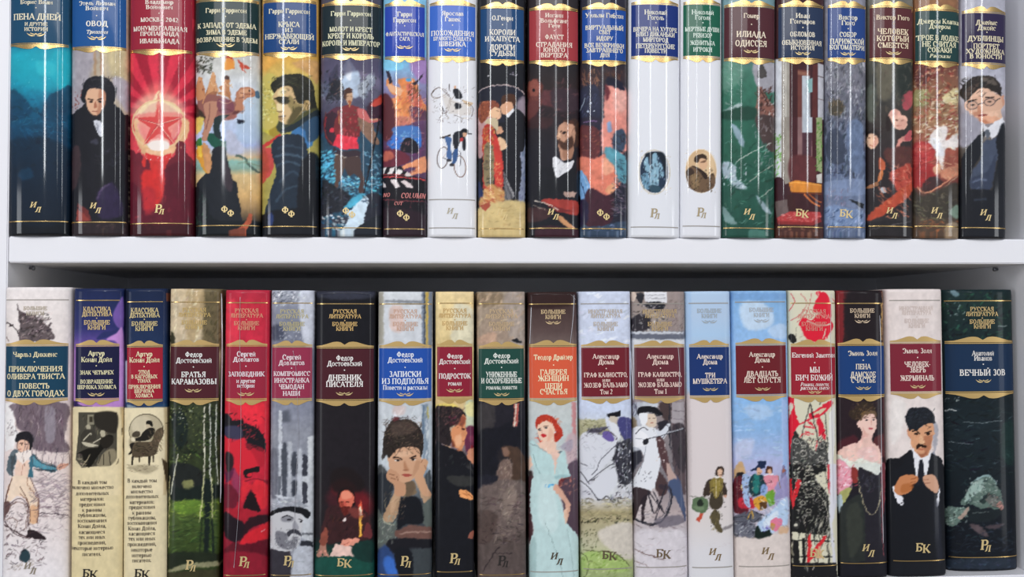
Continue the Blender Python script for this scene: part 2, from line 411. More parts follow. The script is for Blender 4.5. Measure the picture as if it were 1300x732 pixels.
ART['T1'] = '''
G 0a3a5c -60 0b4a6c 54 1288a2 62 16a0b4 85 128aa4 110 0c5a7c 140 0a3e5c 165 0a2c46 210 0a1c30 250 0a1420 300
@0,0,4.88
C 20c0cc*.6~14 320,330 430,330 440,480 400,560 330,500
C 20b4c8*.5~12 90,340 240,330 220,420 110,430
C 0a3c58*.85~6 300,600 360,570 440,540 450,740 260,740
C 0a3450*.7~8 60,560 150,600 200,700 60,740
D 8adbe4*.7 26 70,330,440,600 8 4 0 .2
D 073048*.5 26 70,600,440,740 60 16 -20 .2
@0,150,4.88
D 1a5c84*.45 34 65,0,440,190 60 7 -25 .25
D 06182a*.5 20 65,120,440,500 60 20 10 .2
C 14608c*.8~10 120,330 190,310 200,370 130,380
C 0a1018~6 55,640 440,640 440,730 55,730
N .16 9 9
'''
ART['T2'] = '''
F b6a894
@0,0,4.88
C a49ea6~20 440,300 600,300 560,480 520,740 440,740
C c8b890~20 660,300 800,310 800,520 700,480
C b0aab2~14 700,480 800,520 800,700 720,600
L b08a64*.8~5 16 590,320 592,470
L 9a6a4c*.8~4 12 625,320 628,460
L d0bc98*.8~4 10 655,330 655,470
D 6a3230 40 448,560,530,720 22 9 -50 .3
P 1a1a20 440,720 520,650 540,620 680,620 740,670 780,720 790,732 440,740
C 13151c~2 505,620 510,570 520,525 545,490 590,474 640,480 680,495 710,540 718,590 705,640 660,680 560,640
C dcae8e~2 530,585 548,550 610,548 645,560 652,600 650,640 630,680 600,712 565,705 545,670 535,630
C b0765a*.8~4 610,560 652,570 650,650 600,712 605,640
C 151820~2 520,610 530,560 560,535 620,545 660,580 640,520 560,510 515,560
L 2a1812 9 545,612 580,620
L 2a1812 9 600,622 640,610
E 180e0c~1 570,632 14,7
E 180e0c~1 622,632 14,7
C a86a50~2 590,630 600,665 580,668
L 7a3830 6 570,690 605,692
P 16171d 440,732 470,690 520,650 545,690 570,712 610,715 650,690 700,650 760,710 790,732
@0,150,4.88
P 16161d 440,-20 800,-20 800,740 440,740
C d6d8e0~2 580,15 605,12 630,30 640,70 632,110 615,110 600,70 585,40
C 8c90a0~2 600,30 612,60 620,100 606,70
C 3a3a48~4 560,150 600,125 605,160
D 30303c*.8 30 590,200,740,300 60 5 -5 .3
C 2c2240~10 600,480 640,430 700,400 740,470 760,600 620,620
L 5a4a6a*.8~4 12 600,500 640,430 680,410
C 3a2a2e~6 450,200 490,180 500,330 450,450
P 6e2c2a~2 480,520 545,570 570,640 545,632 480,545
P 8a3a32~2 480,560 540,610 560,640 470,640
C 2a2024~4 440,650 790,650 790,735 440,735
D 4a3a38*.7 26 460,660,780,720 30 9 0 .3
N .14 6 9
'''
ART['T3'] = '''
F b81c36
@0,0,4.88
R d83048 a41a32 985,700 16 620 820
E f0907a*.55~40 985,640 110,130
C f0d8a8~3 850,735 870,670 910,630 950,618 985,560 1020,618 1080,640 1120,680 1140,735
C d8a090~3 880,735 900,680 950,640 1020,640 1080,680 1100,735
P d84848~1 985,565 1010,735 955,735
P 7a1c24 985,570 992,735 980,735
P e8685a 985,600 1000,735 992,735
@0,150,4.88
C d84450~10 805,0 1200,0 1200,320 805,320
C e8b88a~4 830,20 870,10 880,80 930,170 1060,170 1120,70 1130,0 1175,30 1150,140 1090,200 1040,250 920,250 850,150
C e8a0a0*.8~6 860,30 1110,30 1060,150 920,150
P d83c3c 985,-100 1010,-10 1140,-5 1040,60 1085,165 985,95 890,170 935,60 835,-5 960,-10
P f0a090 985,-60 990,40 1080,10 995,50 1050,130 985,60 930,130 972,50 890,10 978,40
L 8a2028 4 985,-100 985,40 1140,-5
L 8a2028 4 985,40 1085,165
L 8a2028 4 985,40 890,170
L 8a2028 4 985,40 835,-5
E f0e8e0~2 985,165 70,40
C f0c098~2 920,190 980,200 1050,190 1060,225 985,240 910,225
P d83838~1 900,215 985,240 1065,220 1060,255 985,270 905,250
P f0d8d0~1 930,275 985,285 1035,275 1030,300 985,305 935,298
C d03430~12 860,260 1060,260 1040,420 980,560 900,600 870,480
C 70202e~2 845,220 870,210 885,240 880,290 900,300 905,260 925,265 930,310 960,330 1010,330 1035,290 1060,245 1085,230 1090,170 1115,142 1150,160 1152,215 1190,255 1205,330 1205,740 805,740 805,230
C d22e2c~8 890,330 1020,330 1030,420 980,540 900,560 880,440
C 5c1426~8 850,420 890,480 900,600 1000,560 1020,420 1040,300 1200,300 1200,740 805,740 805,420
C b02a34*.7~10 880,440 960,440 960,560 900,590
P 3a1018~3 805,660 1205,660 1205,740 805,740
D 8a2834*.6 20 820,480,1190,640 40 10 60 .3
D 5a2028*.8 16 820,670,1190,725 30 10 0 .3
N .1 5 8
'''
ART['T4'] = '''
G 2a4030 -60 c4c2bc 60 ccccc8 90 d0d6de 110 c4d0e6 150 a8b8de 185 d0b890 200 8cbab0 205 90b0a0 214 d8bc88 222 d2aa70 250 8a7050 270 14181c 288 101418 305
@240,0,4.88
D 3a382e 46 45,345,150,430 26 8 30 .3
P d2682e~1 230,345 270,345 285,430 200,432 228,415
P b8402e 235,345 272,345 275,395 240,380
P c04a34 300,370 350,400 385,425 340,430 355,455 325,430
C b67a52 60,490 80,480 85,520 100,560 95,600 70,640 45,600 45,540
E c8905e 68,492 13,16
C a06a4a 130,510 140,470 150,458 165,470 168,510 180,560 160,600 120,600 95,600 110,560
E cc9058 150,470 15,17
C b07848 215,500 235,475 252,480 255,510 250,560 262,610 230,600 185,585 180,570 215,560
E 4a2c20 235,488 18,14
L c89868 5 255,530 270,545
C 9a5e54~3 60,620 100,590 170,590 230,610 270,640 290,690 270,740 60,740
C 7a4444~3 180,640 240,630 260,690 180,700
C b0745a~2 290,600 310,555 350,540 385,545 400,570 390,590 350,610 335,640 345,690 310,705 280,690
L 6a3430 4 310,570 350,550 390,565
L 6a3430 4 310,590 370,575
C 5a7a9a 405,580 425,565 435,600 415,605
L 4a2c2c 6 280,700 345,690
D 6a3c38*.6 40 60,600,290,720 40 6 60 .3
C 3a2c22~3 40,640 90,700 110,740 40,740
@240,150,4.88
C a06a58 100,0 155,0 130,70 110,130 80,130 95,60
C 1e2c2c 160,0 195,0 185,60 205,120 165,110 150,60
P 10141c 300,10 345,20 340,42 300,30
C d8c060~4 45,100 80,60 90,0 45,0
C 2c7a3c 45,140 75,120 80,170 50,180
C 1a5040 100,110 150,95 190,130 230,150 235,195 190,205 150,180
C b8bcd0~10 230,90 265,80 320,150 340,220 240,215
L 4a6058*.9~2 14 290,232 350,250 365,285 420,330 445,340
L 7a8a70*.8~3 8 300,285 350,275 440,300
C 1d2128~2 150,190 220,180 240,260 260,330 270,380 295,400 305,480 320,560 310,740 40,740 40,440 110,330 140,250
C 3a3038~6 200,260 250,300 270,390 260,460 210,400
C d89838~2 50,190 90,170 100,260 130,330 105,340 70,280 50,240
C f0c848 55,180 75,180 80,240 60,230
C c89060~2 85,165 110,165 140,240 130,340 100,310
C 12181c~4 40,440 110,500 150,620 320,640 450,650 450,740 40,740
C b4583c 355,640 370,595 395,600 385,650 360,690 330,730 250,735 300,690
C 7a4030 250,700 330,680 350,690 330,735 240,735
D 2e5a44*.8 30 45,480,110,720 30 6 40 .3
N .12 6 8
'''
ART['T5'] = '''
G d8b070 -60 d6a448 72 d8b45c 88 c8b060 102 b8a858 120 a89c50 150
@240,0,4.88
C e0a850~14 450,350 560,350 480,440 450,430
D d8d090*.8 60 455,500,540,720 20 10 -10 .2
D 8a8440*.5 40 455,500,540,720 30 4 -10 .3
C c89a60~10 640,390 800,380 800,520 740,460
C c6a272~2 520,600 560,540 640,520 700,570 720,640 770,670 740,740 540,740 540,660 530,625
C 6e6440*.8~8 640,560 720,600 760,680 720,740 640,740
C 26261e~2 510,590 500,545 515,505 560,475 620,462 690,460 740,490 772,540 780,610 772,660 752,690 735,640 700,650 680,610 660,560 640,530 580,545 540,560 530,590
C 5a5438*.8~4 530,520 600,490 660,500 600,530
C 1a1a18~2 525,618 560,600 610,605 625,630 600,650 570,640 555,625
L 2a241c 8 530,605 620,595
C d8b888~2 540,650 560,640 590,690 560,700
C 7a5a38~1 550,690 590,690 575,702
C 9a7a50~2 720,640 745,620 755,660 735,690
L 3a2c1c 5 560,715 610,720
C 50647c~3 720,690 790,670 805,740 700,740
@240,150,4.88
C c8bc48~3 452,-10 560,-10 560,90 500,100 452,70
C a08a30~3 500,60 560,30 560,100 510,110
C 3a4030~2 555,-10 720,-10 690,60 560,90
C 3c72a6~4 640,80 720,40 760,20 790,90 740,190 640,150
C 1d2836~2 700,-10 805,-10 805,60 760,40
P c43a34 452,170 570,95 575,110 452,195
C c24a44~2 452,205 510,190 525,250 520,320 480,380 452,390
C b84838~2 452,200 470,190 500,290 470,385 452,385
C 202c3a~2 510,180 545,120 620,100 700,110 730,170 735,260 700,360 700,500 690,560 680,740 452,740 500,480 540,340 520,250
L 4a5e70*.8~4 14 530,240 620,225 720,250
L 44586a*.8~4 12 540,300 620,270 700,300
L 3a4c5e*.7~4 12 560,400 640,330 700,380
L 44586a*.7~4 10 540,520 600,440 690,420
L 3e5264*.6~4 12 550,190 620,170 700,190
C 16181e~6 690,300 805,250 805,740 680,740
C 14161c~6 452,600 690,560 805,640 805,740 452,740
C 2a3a6a~6 490,600 520,590 520,660 490,660
N .12 6 7
'''
ART['T6'] = '''
G 3a3a48 -60 585468 76 746c84 95 5c5a70 125 3c3a4c 155 3a3c48 300
@240,0,4.88
C b4c4d8~6 985,370 1030,420 1060,480 1050,600 930,580 930,480
C e0e6ee~3 985,380 1010,430 1000,500 970,470
C 5a6078~8 820,480 860,450 880,560 820,600
C 2a2a34~2 865,560 870,470 890,440 920,400 925,470 950,520 960,580 920,620 850,620
D 5a5c6c*.8 26 830,440,960,640 30 9 60 .3
C 8890a0~3 1050,540 1090,490 1140,460 1150,520 1110,570 1080,620
D 4a4c58*.9 30 1060,470,1190,620 24 8 -50 .3
C a8342c~3 1120,650 1160,610 1195,590 1195,640 1140,670
C 3a2030~4 1110,650 1200,640 1200,740 1120,740
C 5c3040~2 840,735 870,690 930,660 960,680 940,740
C 7e3034~2 930,740 940,670 980,650 1040,660 1080,690 1090,740
C c03c50~2 1050,690 1090,680 1120,740 1060,740
C d09c7c~1 972,590 985,560 1010,570 1015,610 1000,640 980,630
C 4a2e28~1 960,600 965,560 990,545 1015,560 980,570 975,620
C c08858~1 985,625 1005,625 1000,660 990,655
@240,150,4.88
C 2a4a60~6 815,100 1200,100 1200,560 815,560
C 3a2430~2 835,0 890,-40 930,0 935,100 900,170 860,150 840,80
L a02830*.9 6 850,-10 842,60 860,130 895,165
E d83848 890,75 12,14
C 7a2c30~2 920,-10 1060,-10 1060,100 1040,120 910,110
D b84048*.8 26 930,0,1050,100 26 9 80 .3
C 8a6a58~2 1050,0 1110,-10 1150,80 1180,160 1120,150 1060,60
P e8394c~1 915,100 1040,120 1050,190 960,195 895,170
L f0707c*.7 5 960,115 950,185
C 3a2c34~2 895,185 960,205 1050,200 1060,250 990,250 910,230
L d0c8b8 8 905,225 980,245 1055,240
C 5c463e~2 905,240 960,250 955,330 930,380 920,420 900,360
C 4c3a38~2 960,250 1060,250 1060,330 1080,380 1060,460 1080,480 1090,420 1060,310 1000,360 980,340
D 5cb8dc*.9 70 820,200,910,400 40 12 20 .25
D 58b4d8*.9 80 920,370,1190,500 44 10 -10 .3
D 9cd4ec*.7 40 940,360,1060,470 30 10 -30 .2
D 8ec8e4*.8 40 1090,200,1195,420 40 10 -20 .3
C 24262e~3 830,390 900,420 1000,480 980,560 880,590 820,600
C 2a2c38~3 1100,480 1190,480 1195,640 1060,640
D 4a5264*.7 50 825,420,1010,600 30 9 20 .3
C cfe2f0~2 1090,480 1115,520 1090,600 1080,680 1040,735 930,735 990,620 960,580 1010,560 1050,490
C 52b0d0~3 1010,500 1060,470 1090,480 1000,560 960,560
D 2a6a88*.8 50 820,600,960,730 40 14 -30 .3
D e0f0f6*.9 40 830,600,1060,730 30 10 -30 .2
C 20242c~2 1040,680 1195,600 1195,740 1030,740
L 1c1a20 9 1180,20 1130,250 1085,470
N .14 6 6
'''
ART['T7'] = '''
G 88c0e0 -60 70b4d8 76 88a8cc 92 8a88b0 112 7a5c84 140 5a3c5c 160
@480,0,4.88
C 84ccec~6 30,350 120,360 160,420 80,440 30,420
C a080b8~8 200,380 300,360 300,520 230,480
C e08850~3 40,735 60,630 110,600 140,540 120,500 180,485 230,500 250,560 230,600 290,640 295,740
C d06a58~3 180,520 240,560 280,660 200,640
C f0a060~2 60,650 130,600 150,735 60,735
C e4905a~2 50,500 80,470 100,540 140,570 100,590 70,560
P 2c2838 48,445 72,440 92,510 72,520
P 2c2430 205,520 240,500 282,455 278,475 230,530
E 50a0d0 190,497 20,12
D 5a3a28 40 190,530,270,640 40 6 60 .3
C 5c3a50~3 200,660 300,690 300,740 210,740
C d87060~3 30,640 60,640 90,700 60,740 30,740
D c85a50*.6 40 40,600,290,730 40 10 40 .3
@480,150,4.88
C d88070~3 35,120 60,70 110,60 120,100 60,140
C c87868~3 90,0 180,-10 230,20 150,50 100,50
C 3a74c8~4 110,70 180,50 250,60 270,150 230,200 80,190 60,150
C 5aa4e4*.8~6 150,80 200,80 200,130 150,130
C 1a1822~3 155,150 190,130 240,150 250,210 200,215 145,200
D 7a3a68*.7 40 35,80,295,240 40 12 20 .3
C 6a2a3a~4 30,200 140,200 200,260 120,300 30,300
C b86050~3 40,210 80,205 100,240 40,270
C e6986e~2 150,300 210,270 250,250 300,245 300,330 265,340 220,350 180,350 240,310 200,305 150,320
L 8a4038 4 200,305 250,300
L 8a4038 4 185,350 240,320
P 17131a 28,305 140,300 190,350 300,380 300,740 28,740
P ece6e4 28,310 55,305 40,345 28,345
P ece6e4 80,305 108,305 85,348 60,346
P ece6e4 125,315 155,325 140,352 110,350
P e0d0cc 180,330 215,352 200,358 165,354
L d84a4a 7 28,365 200,370 298,385
L d84a4a 4 28,350 160,352
P e8dcdc 28,385 52,432 28,432
P e8dcdc 75,383 110,383 140,430 108,430
P e4d4d4 140,385 180,385 220,432 185,434
L a84850*.9 4 28,505 150,512 298,518
L a84850*.8 3 66,512 66,590
L a84850*.8 3 205,515 205,560
C 2a1a24~8 28,560 298,600 298,740 28,740
N .12 6 7
'''
ART['T8'] = '''
F e6e7ec
@480,0,4.88
L 6a5a54 3 330,590 345,560 380,545 420,560 425,580 395,600 360,605 335,600
L 6a5a54 3 425,590 445,600 440,640 420,700 440,735
L 6a5a54 3 385,640 400,690 385,735
L 8a7a70 3 470,600 440,640 430,680
L 8a7a70 2 500,610 560,640 580,680
L 4a3c38 5 330,585 350,560
L 4a3c38 4 440,520 445,560
C 20222a 475,560 500,560 525,605 480,610
C 23242c 480,640 510,650 515,670 480,680
C d8b890*.8 520,620 560,630 590,640 560,660
L 2a2428 6 395,660 410,695
D 5a4a46*.8 30 330,540,600,700 30 2.5 40 .3
D b8a898*.7 26 380,690,600,740 26 4 10 .2
@480,150,4.88
D 5a4a46*.7 22 370,0,580,30 30 3 30 .3
O 4a3630 5 402,245 34,66 8
O 6e4838 5 508,300 36,66 -6
L c0a090 2 402,245 430,210
L 3a3a44 4 402,245 440,255 470,210 500,225
L 3a3a44 4 508,300 515,230 500,200
L 4a4a54 3 440,255 430,180
L 3a2c24 12 385,122 410,120 450,105
C 4a6a9c~1 415,120 455,125 450,180 460,240 445,265 425,235 430,180
C 39598a~1 470,200 495,180 490,260 460,290 465,240
C 20232c~1 465,110 490,82 530,90 545,150 540,200 525,190 520,130 490,190 470,180
C 14161c 510,85 530,65 555,70 560,90 540,90
L 14161c 6 545,95 582,98
C d8a888 525,92 548,92 545,115 530,115
C b83a3c 508,125 528,122 528,140 510,145
E 3a3a40 458,290 14,10
E 3a3a40 440,262 16,9
'''
ART['T9'] = '''
G 18181e -60 15161d 83 14151c 110
@480,0,4.88
E e8e4e8 687,472 5,5
D d8c8d8 8 820,445,870,470 12 9 0 .1
C 1c1e2c 620,580 680,540 760,525 850,540 912,590 912,740 620,740
L dcc4c0 6 620,575 680,540 760,526 850,540 912,585
C 9a8c98~8 860,640 912,600 912,740 870,740
C a85640~2 625,740 622,680 640,650 680,625 730,628 750,650 740,690 720,740
D 702c20*.8 40 630,630,730,730 26 7 40 .3
D d88a60*.8 20 630,630,730,700 20 5 40 .2
C e4b492~2 690,690 730,670 760,680 755,735 690,740
C 5a3a28~1 765,620 780,590 830,585 855,610 850,650 820,640 790,655 770,650
C dca884~1 770,660 790,640 830,640 835,680 800,710 770,700
C 1a1a20~1 810,740 850,690 890,700 912,740
P e8e4e8 795,720 835,668 850,680 810,735
@480,150,4.88
C c8a0a0~6 620,0 740,0 700,60 620,60
C b89090~6 620,60 660,40 655,220 620,240
C 9098b0~4 880,60 912,40 912,500 870,500
D 6a7494*.7 40 860,200,912,540 40 8 80 .2
C 17181f~2 790,-10 900,-10 905,120 880,200 890,330 870,480 850,490 790,340 760,200 800,120
C e8c09a~2 730,130 770,120 795,150 790,190 740,200 720,160
C d4a080~2 735,60 760,50 775,90 740,100
C b4342c~2 648,90 665,45 700,38 722,80 720,190 715,390 700,430 655,430 650,250
D d89a50*.9 60 655,50,718,200 24 7 80 .2
C 8a7c5c~2 660,180 715,180 715,400 660,410
D 3c3a34*.8 60 660,180,715,430 26 5 10 .2
C c83c34~2 722,100 760,190 775,300 770,500 730,460 720,300
D e8b070*.7 40 722,260,775,480 24 6 70 .2
C cc9a60~3 640,470 700,410 770,440 790,500 690,560 630,560
D a84a38*.8 60 625,420,780,540 40 6 -30 .3
D e8c898*.8 40 625,440,780,570 40 6 -20 .2
P 6e6c70 778,330 850,480 810,525 785,510
L 3a3a40 5 785,360 830,500
L b0b0b0 4 795,380 845,485
L 3a3a40 4 782,430 805,520
C d4bc84~8 620,560 912,520 912,740 620,740
P a8503c~2 625,545 690,520 700,545 665,575
L b08a50*.8 3 740,550 790,560 830,540
C 23305a~6 620,400 640,420 650,480 620,490
D b09058*.5 40 625,560,905,720 40 8 0 .2
N .1 6 7
'''
ART['T10'] = '''
G 2a2224 -60 201c20 82 2c2020 110 281c20 140 1c1a22 190 17171e 305
@480,0,4.88
C 5c2c26~6 930,520 980,490 1020,530 1010,600 960,640 925,600
C 7c443a~4 940,560 970,530 1000,570 980,610
E 1c1214~3 968,565 9,12
C 5a3034~10 1030,560 1100,580 1120,660 1000,640
C 402024~8 930,640 990,640 980,740 930,740
C 382830~10 1080,560 1240,560 1240,680 1100,680
D 6a4044*.5 40 930,500,1230,740 50 9 20 .3
@480,150,4.88
C 3a2224~8 925,0 1080,0 1060,60 925,60
C c4947a~2 1110,110 1118,60 1150,22 1195,20 1225,60 1222,130 1200,180 1150,185 1125,150 1112,130
C 3c2820~3 1200,10 1245,20 1245,160 1215,170 1225,80
C 5c3c2e~3 1118,140 1150,150 1190,120 1210,170 1180,190 1140,188
C 4a2c22~2 1150,15 1200,12 1220,40 1170,30
L 2c1a14 6 1120,88 1145,80
E 1c1010~1 1155,92 14,7
C e0b494~1 1110,105 1125,80 1135,120 1115,125
C dccccc*.0 0,0 1,1 2,0
C b08468~3 1130,190 1190,180 1200,240 1140,250
C e2e0e2~2 1080,250 1100,245 1130,270 1170,280 1212,265 1195,310 1150,340 1110,365 1090,320
L 9a98a0 4 1110,270 1125,340
L a8a6ac 4 1150,290 1140,335
C 15161c~3 1000,330 1080,310 1110,370 1200,310 1245,330 1245,450 1100,470 1000,500
P b4968a~1 1150,455 1230,455 1220,490 1160,490
C a43c34~2 1010,510 1110,500 1240,520 1240,600 1160,590 1100,560
C 7a2c2c~2 1060,540 1150,560 1200,580 1110,580
C 40282a~3 925,560 1040,560 1080,600 1000,640 925,640
L e4d8c8 5 970,512 1050,530 1120,570
L b0a090 3 960,540 1040,570
C cc9468~2 1110,610 1140,610 1200,660 1240,700 1200,690 1140,650
C 3a1e28~6 1000,670 1240,690 1240,740 1000,740
N .14 5 7
'''
ART['T11'] = '''
G 28283c -60 241f28 82 3a2a2c 95 2a2632 115 242434 150
@730,0,4.88
D 8a5c48*.9 50 45,440,150,560 50 7 -70 .3
D 50322c*.9 40 190,440,300,500 40 8 -70 .3
C e6988a~6 195,540 260,520 320,560 320,740 190,740
C e8b0a4*.8~8 240,560 310,570 310,680 250,680
C 1a1a2c~4 200,480 280,500 310,560 240,540 200,520
C 6a2c34~3 190,520 215,560 210,610 190,620
C 2a2c40~6 40,560 140,540 150,740 40,740
L b8c8d8*.8 5 30,690 65,610
E e0e8f8 98,642 6,6
E c8d8e8 80,690 7,6
E e0e8f8 120,690 5,5
D 54567a*.7 30 40,580,140,730 40 5 60 .3
@730,150,4.88
C e29082~6 180,0 320,0 320,200 180,220
C 8aa0c4~3 200,30 225,25 230,80 205,85
C 2a2434~3 40,0 150,0 150,40 40,40
L 8a6a9a*.8 6 50,30 90,20 140,20
C 5e2e30~3 30,60 100,50 150,80 160,160 150,230 110,250 30,230
D 8a4a40*.7 30 40,80,150,230 30 8 20 .3
C de7f68~4 30,240 120,250 220,210 310,260 290,400 200,480 120,500 80,380 30,330
C f0a88a~6 180,250 250,260 240,330 180,350
C 3a4a60~3 240,100 300,70 320,140 290,210 240,200
D 2a2a34*.8 30 230,90,310,260 40 10 -50 .3
C 5a98a8~4 190,180 260,200 320,260 320,400 270,380 240,290 190,240
D 3a5a6a*.8 30 250,260,320,400 40 9 -30 .3
C 78a8d8~2 30,330 70,360 100,440 100,500 60,520 30,480
L c0d8f0*.9 4 50,350 90,460
L 2a3a5a 5 40,400 70,500
C 40202c~4 80,440 200,480 240,460 230,640 120,680 60,640
C e0a078~3 190,440 240,400 250,440 210,470
C 26203a~3 30,520 80,520 80,640 30,660
D 7a6a78*.8 60 230,400,318,600 50 6 -15 .3
D 1c1820*.8 50 230,400,318,700 50 7 -15 .2
C 33445a~5 30,680 150,670 320,640 320,740 30,740
D 6a7a9a*.7 30 40,660,318,730 36 8 20 .3
N .16 5 6
'''
ART['T12'] = '''
F e4e6ec
@730,150,4.88
E d2c8b4~2 492,335 100,140
E e4e6ec~2 492,335 94,134
D c4b48c*.8 70 392,200,600,475 9 6 40 .3
E dcdce0 490,335 91,132
E 22344a~1 490,335 87,128
C 101c28~4 440,220 540,210 570,270 560,330 520,240 450,260
C 8ab0c4~2 480,230 500,215 512,235 510,262 540,290 550,360 530,350 520,300 520,400 500,420 470,420 465,340 440,330 430,270 450,240 460,290 480,280
C 6a93ac~2 410,360 450,340 470,400 460,440 430,430
D a8c4d4*.7 40 420,250,560,440 30 8 80 .3
D 0c1620*.7 40 415,260,570,450 30 9 80 .3
C 304c5c~2 460,420 520,420 530,455 480,462
'''
ART['T13'] = '''
F e3e4ea
@730,150,4.88
D d8c8a8*.9 60 680,190,880,465 9 6 40 .3
E ecdcc4~1 782,328 98,138
E cfae86~1 782,328 94,133
E e4c8a0*.8~14 810,300 60,90
C 3a2a1e~1 738,260 750,235 790,222 815,235 818,260 790,262 780,250 765,275 745,275
C dab08c~1 768,270 780,250 810,255 822,280 815,310 790,320 770,300
C 7a5a42~1 775,275 800,262 815,262 805,275
C 2a1c16~1 725,295 760,305 800,330 820,350 830,400 800,420 780,360 740,320
C 6e5640~2 690,330 725,300 770,330 810,380 850,340 870,370 860,430 790,462 720,440 695,390
C 8a7050~3 720,340 760,350 770,430 730,430
D 3a2c20*.8 50 700,310,860,455 26 7 60 .3
C 3c2c22~2 690,330 720,310 740,340 700,360
'''
ART['T14'] = '''
G 88a8b8 -60 5a7c78 78 467a68 90 37705c 110 2c6250 150 275a48 200 235244 250 1d4a3e 305
@730,0,4.88
C a2a0a8~6 1110,390 1235,390 1240,560 1150,560 1110,480
C 4a4644~2 1150,400 1165,400 1190,470 1130,480
C 5c8a78~12 915,400 1030,390 1030,500 915,560
D 8aa89c*.5 40 920,400,1030,650 50 7 -25 .2
C c4ccd0*.8~5 915,690 1000,650 1030,640 1030,660 960,700
C 8a5c50~3 1130,540 1160,550 1200,620 1240,660 1240,740 1120,740 1130,600
L 3a2420 8 1130,540 1170,590 1200,660
D 4a302c*.9 50 1120,540,1240,735 40 9 60 .3
D c0b8b4*.7 26 1150,600,1240,735 30 6 60 .3
C 1c4436~8 920,690 1110,660 1110,740 920,740
@730,150,4.88
C 4a3a38~5 1120,0 1240,0 1240,200 1170,160
D a09ca0*.6 50 1110,0,1235,300 40 7 70 .3
L c8ccc4 5 1000,275 1100,210 1220,150
L b0b4a8 5 1070,405 1150,340 1225,290
L b0b4a8 4 1140,500 1225,430
C 8ca4b0~4 970,40 1010,60 1050,140 1040,180 1010,140 980,80
C a4b6c0~4 915,280 960,275 1000,310 1000,370 1060,420 1060,440 1000,435 950,380 915,350
D c8d4d8*.8 40 915,280,1070,440 26 8 40 .2
C 94a8b0~3 1120,480 1150,500 1200,560 1220,590 1170,570
D 6a9a88*.6 50 920,150,1230,700 60 8 30 .3
D 123a30*.6 50 920,150,1230,720 60 12 30 .3
C 8aa4a4*.8~5 915,550 980,620 1000,660 930,640
C 5a8c80*.7~6 1090,690 1180,700 1200,735 1080,735
N .12 8 8
'''
ART['T15'] = '''
F 3c1c20
@980,0,4.88
P d4d8de~2 20,370 62,370 62,740 20,740
P a09a90~2 62,370 110,370 112,740 62,740
L c8c4bc*.8~2 10 85,380 88,740
P 3c1418 110,370 160,370 160,740 112,740
P 6a3a34 160,430 235,440 235,740 160,740
P 8c5c4c 162,440 230,452 228,475 164,462
P b4bcc4~2 190,470 235,470 238,740 190,740
P 86acac~2 215,500 255,480 255,570 230,575
P 5a2a28 255,400 285,400 280,740 250,740
P c0c0c8~2 285,390 322,400 322,740 285,740
L 5a4a4a 6 285,470 322,480
L 7a6a6a 5 285,610 322,620
@980,150,4.88
P d8dce0~2 18,-5 60,-5 60,390 18,380
D 78b058 50 18,90,60,370 30 8 60 .25
P 968e84~2 60,-5 115,-5 115,400 62,420
P 42181e 112,-5 275,-5 275,390 112,390
P 8a6868~2 158,-5 250,-5 250,240 158,240
P b8c0c8~2 190,-5 250,-5 250,90 190,90
P 4a2a34~2 190,90 250,90 245,235 190,235
C 5a2a2c~8 120,240 270,250 265,390 120,390
P 9aa878~2 275,-5 312,-5 312,340 278,320
D 5c8a3c 50 275,20,312,320 24 8 60 .3
P d8d4cc~2 278,350 312,340 312,400 280,400
C 3c1c24~2 18,380 70,380 90,470 60,520 18,510
P 6a5a58 18,520 110,500 115,600 30,620
P d88834~1 105,400 150,385 310,408 310,460 120,460
L f0a850 6 110,405 160,400 310,415
L 7a3c1c 6 120,460 310,470
L c8703a 10 200,470 250,520 300,545
L a8582c 8 230,470 280,510 310,520
C 3c1c1c~2 95,490 130,480 150,560 110,590
P b03c3c~1 30,620 110,580 300,580 310,610 250,650 40,650
D e0908a*.7 50 40,585,300,640 24 6 0 .25
P 8a2a2a 30,640 250,645 300,610 310,640 250,665 40,660
C 4a2a24~3 18,670 312,670 312,740 18,740
D 8a5c48*.7 24 30,680,305,725 30 14 0 .3
N .12 4 9
'''
ART['T16'] = '''
G 9090a0 -60 7c7c86 80 70707c 110 606474 150 56607a 200 5e6c88 235 707c98 262 5a6884 305
@980,0,4.88
D a8a8b0*.7 120 335,390,580,740 40 10 80 .2
D 3c4048*.7 110 335,390,580,740 40 9 80 .2
C 4a4438~4 360,640 420,620 450,680 400,720 360,700
D 8a7458*.7 24 350,610,450,720 20 8 60 .3
@980,150,4.88
D 2c3444*.7 120 330,0,578,350 60 14 80 .25
D 98a4bc*.6 110 330,0,578,420 60 8 80 .2
C 3a4254~6 340,120 400,60 450,150 440,280 350,260
C 6a7c9c*.8~8 470,40 560,40 560,320 480,300
L 2c3448 5 370,340 450,342
C 8090b0*.7~6 330,400 570,380 575,470 330,480
D 8a8498*.8 50 330,440,480,580 30 8 80 .2
P 1c2028~1 475,500 570,530 570,560 500,520
C 788cb0~4 330,560 400,540 480,560 570,580 575,660 330,660
D 3a4c70*.8 60 330,560,575,730 40 7 60 .3
D b0c4e0*.8 40 330,560,575,730 40 6 70 .3
N .16 5 7
'''
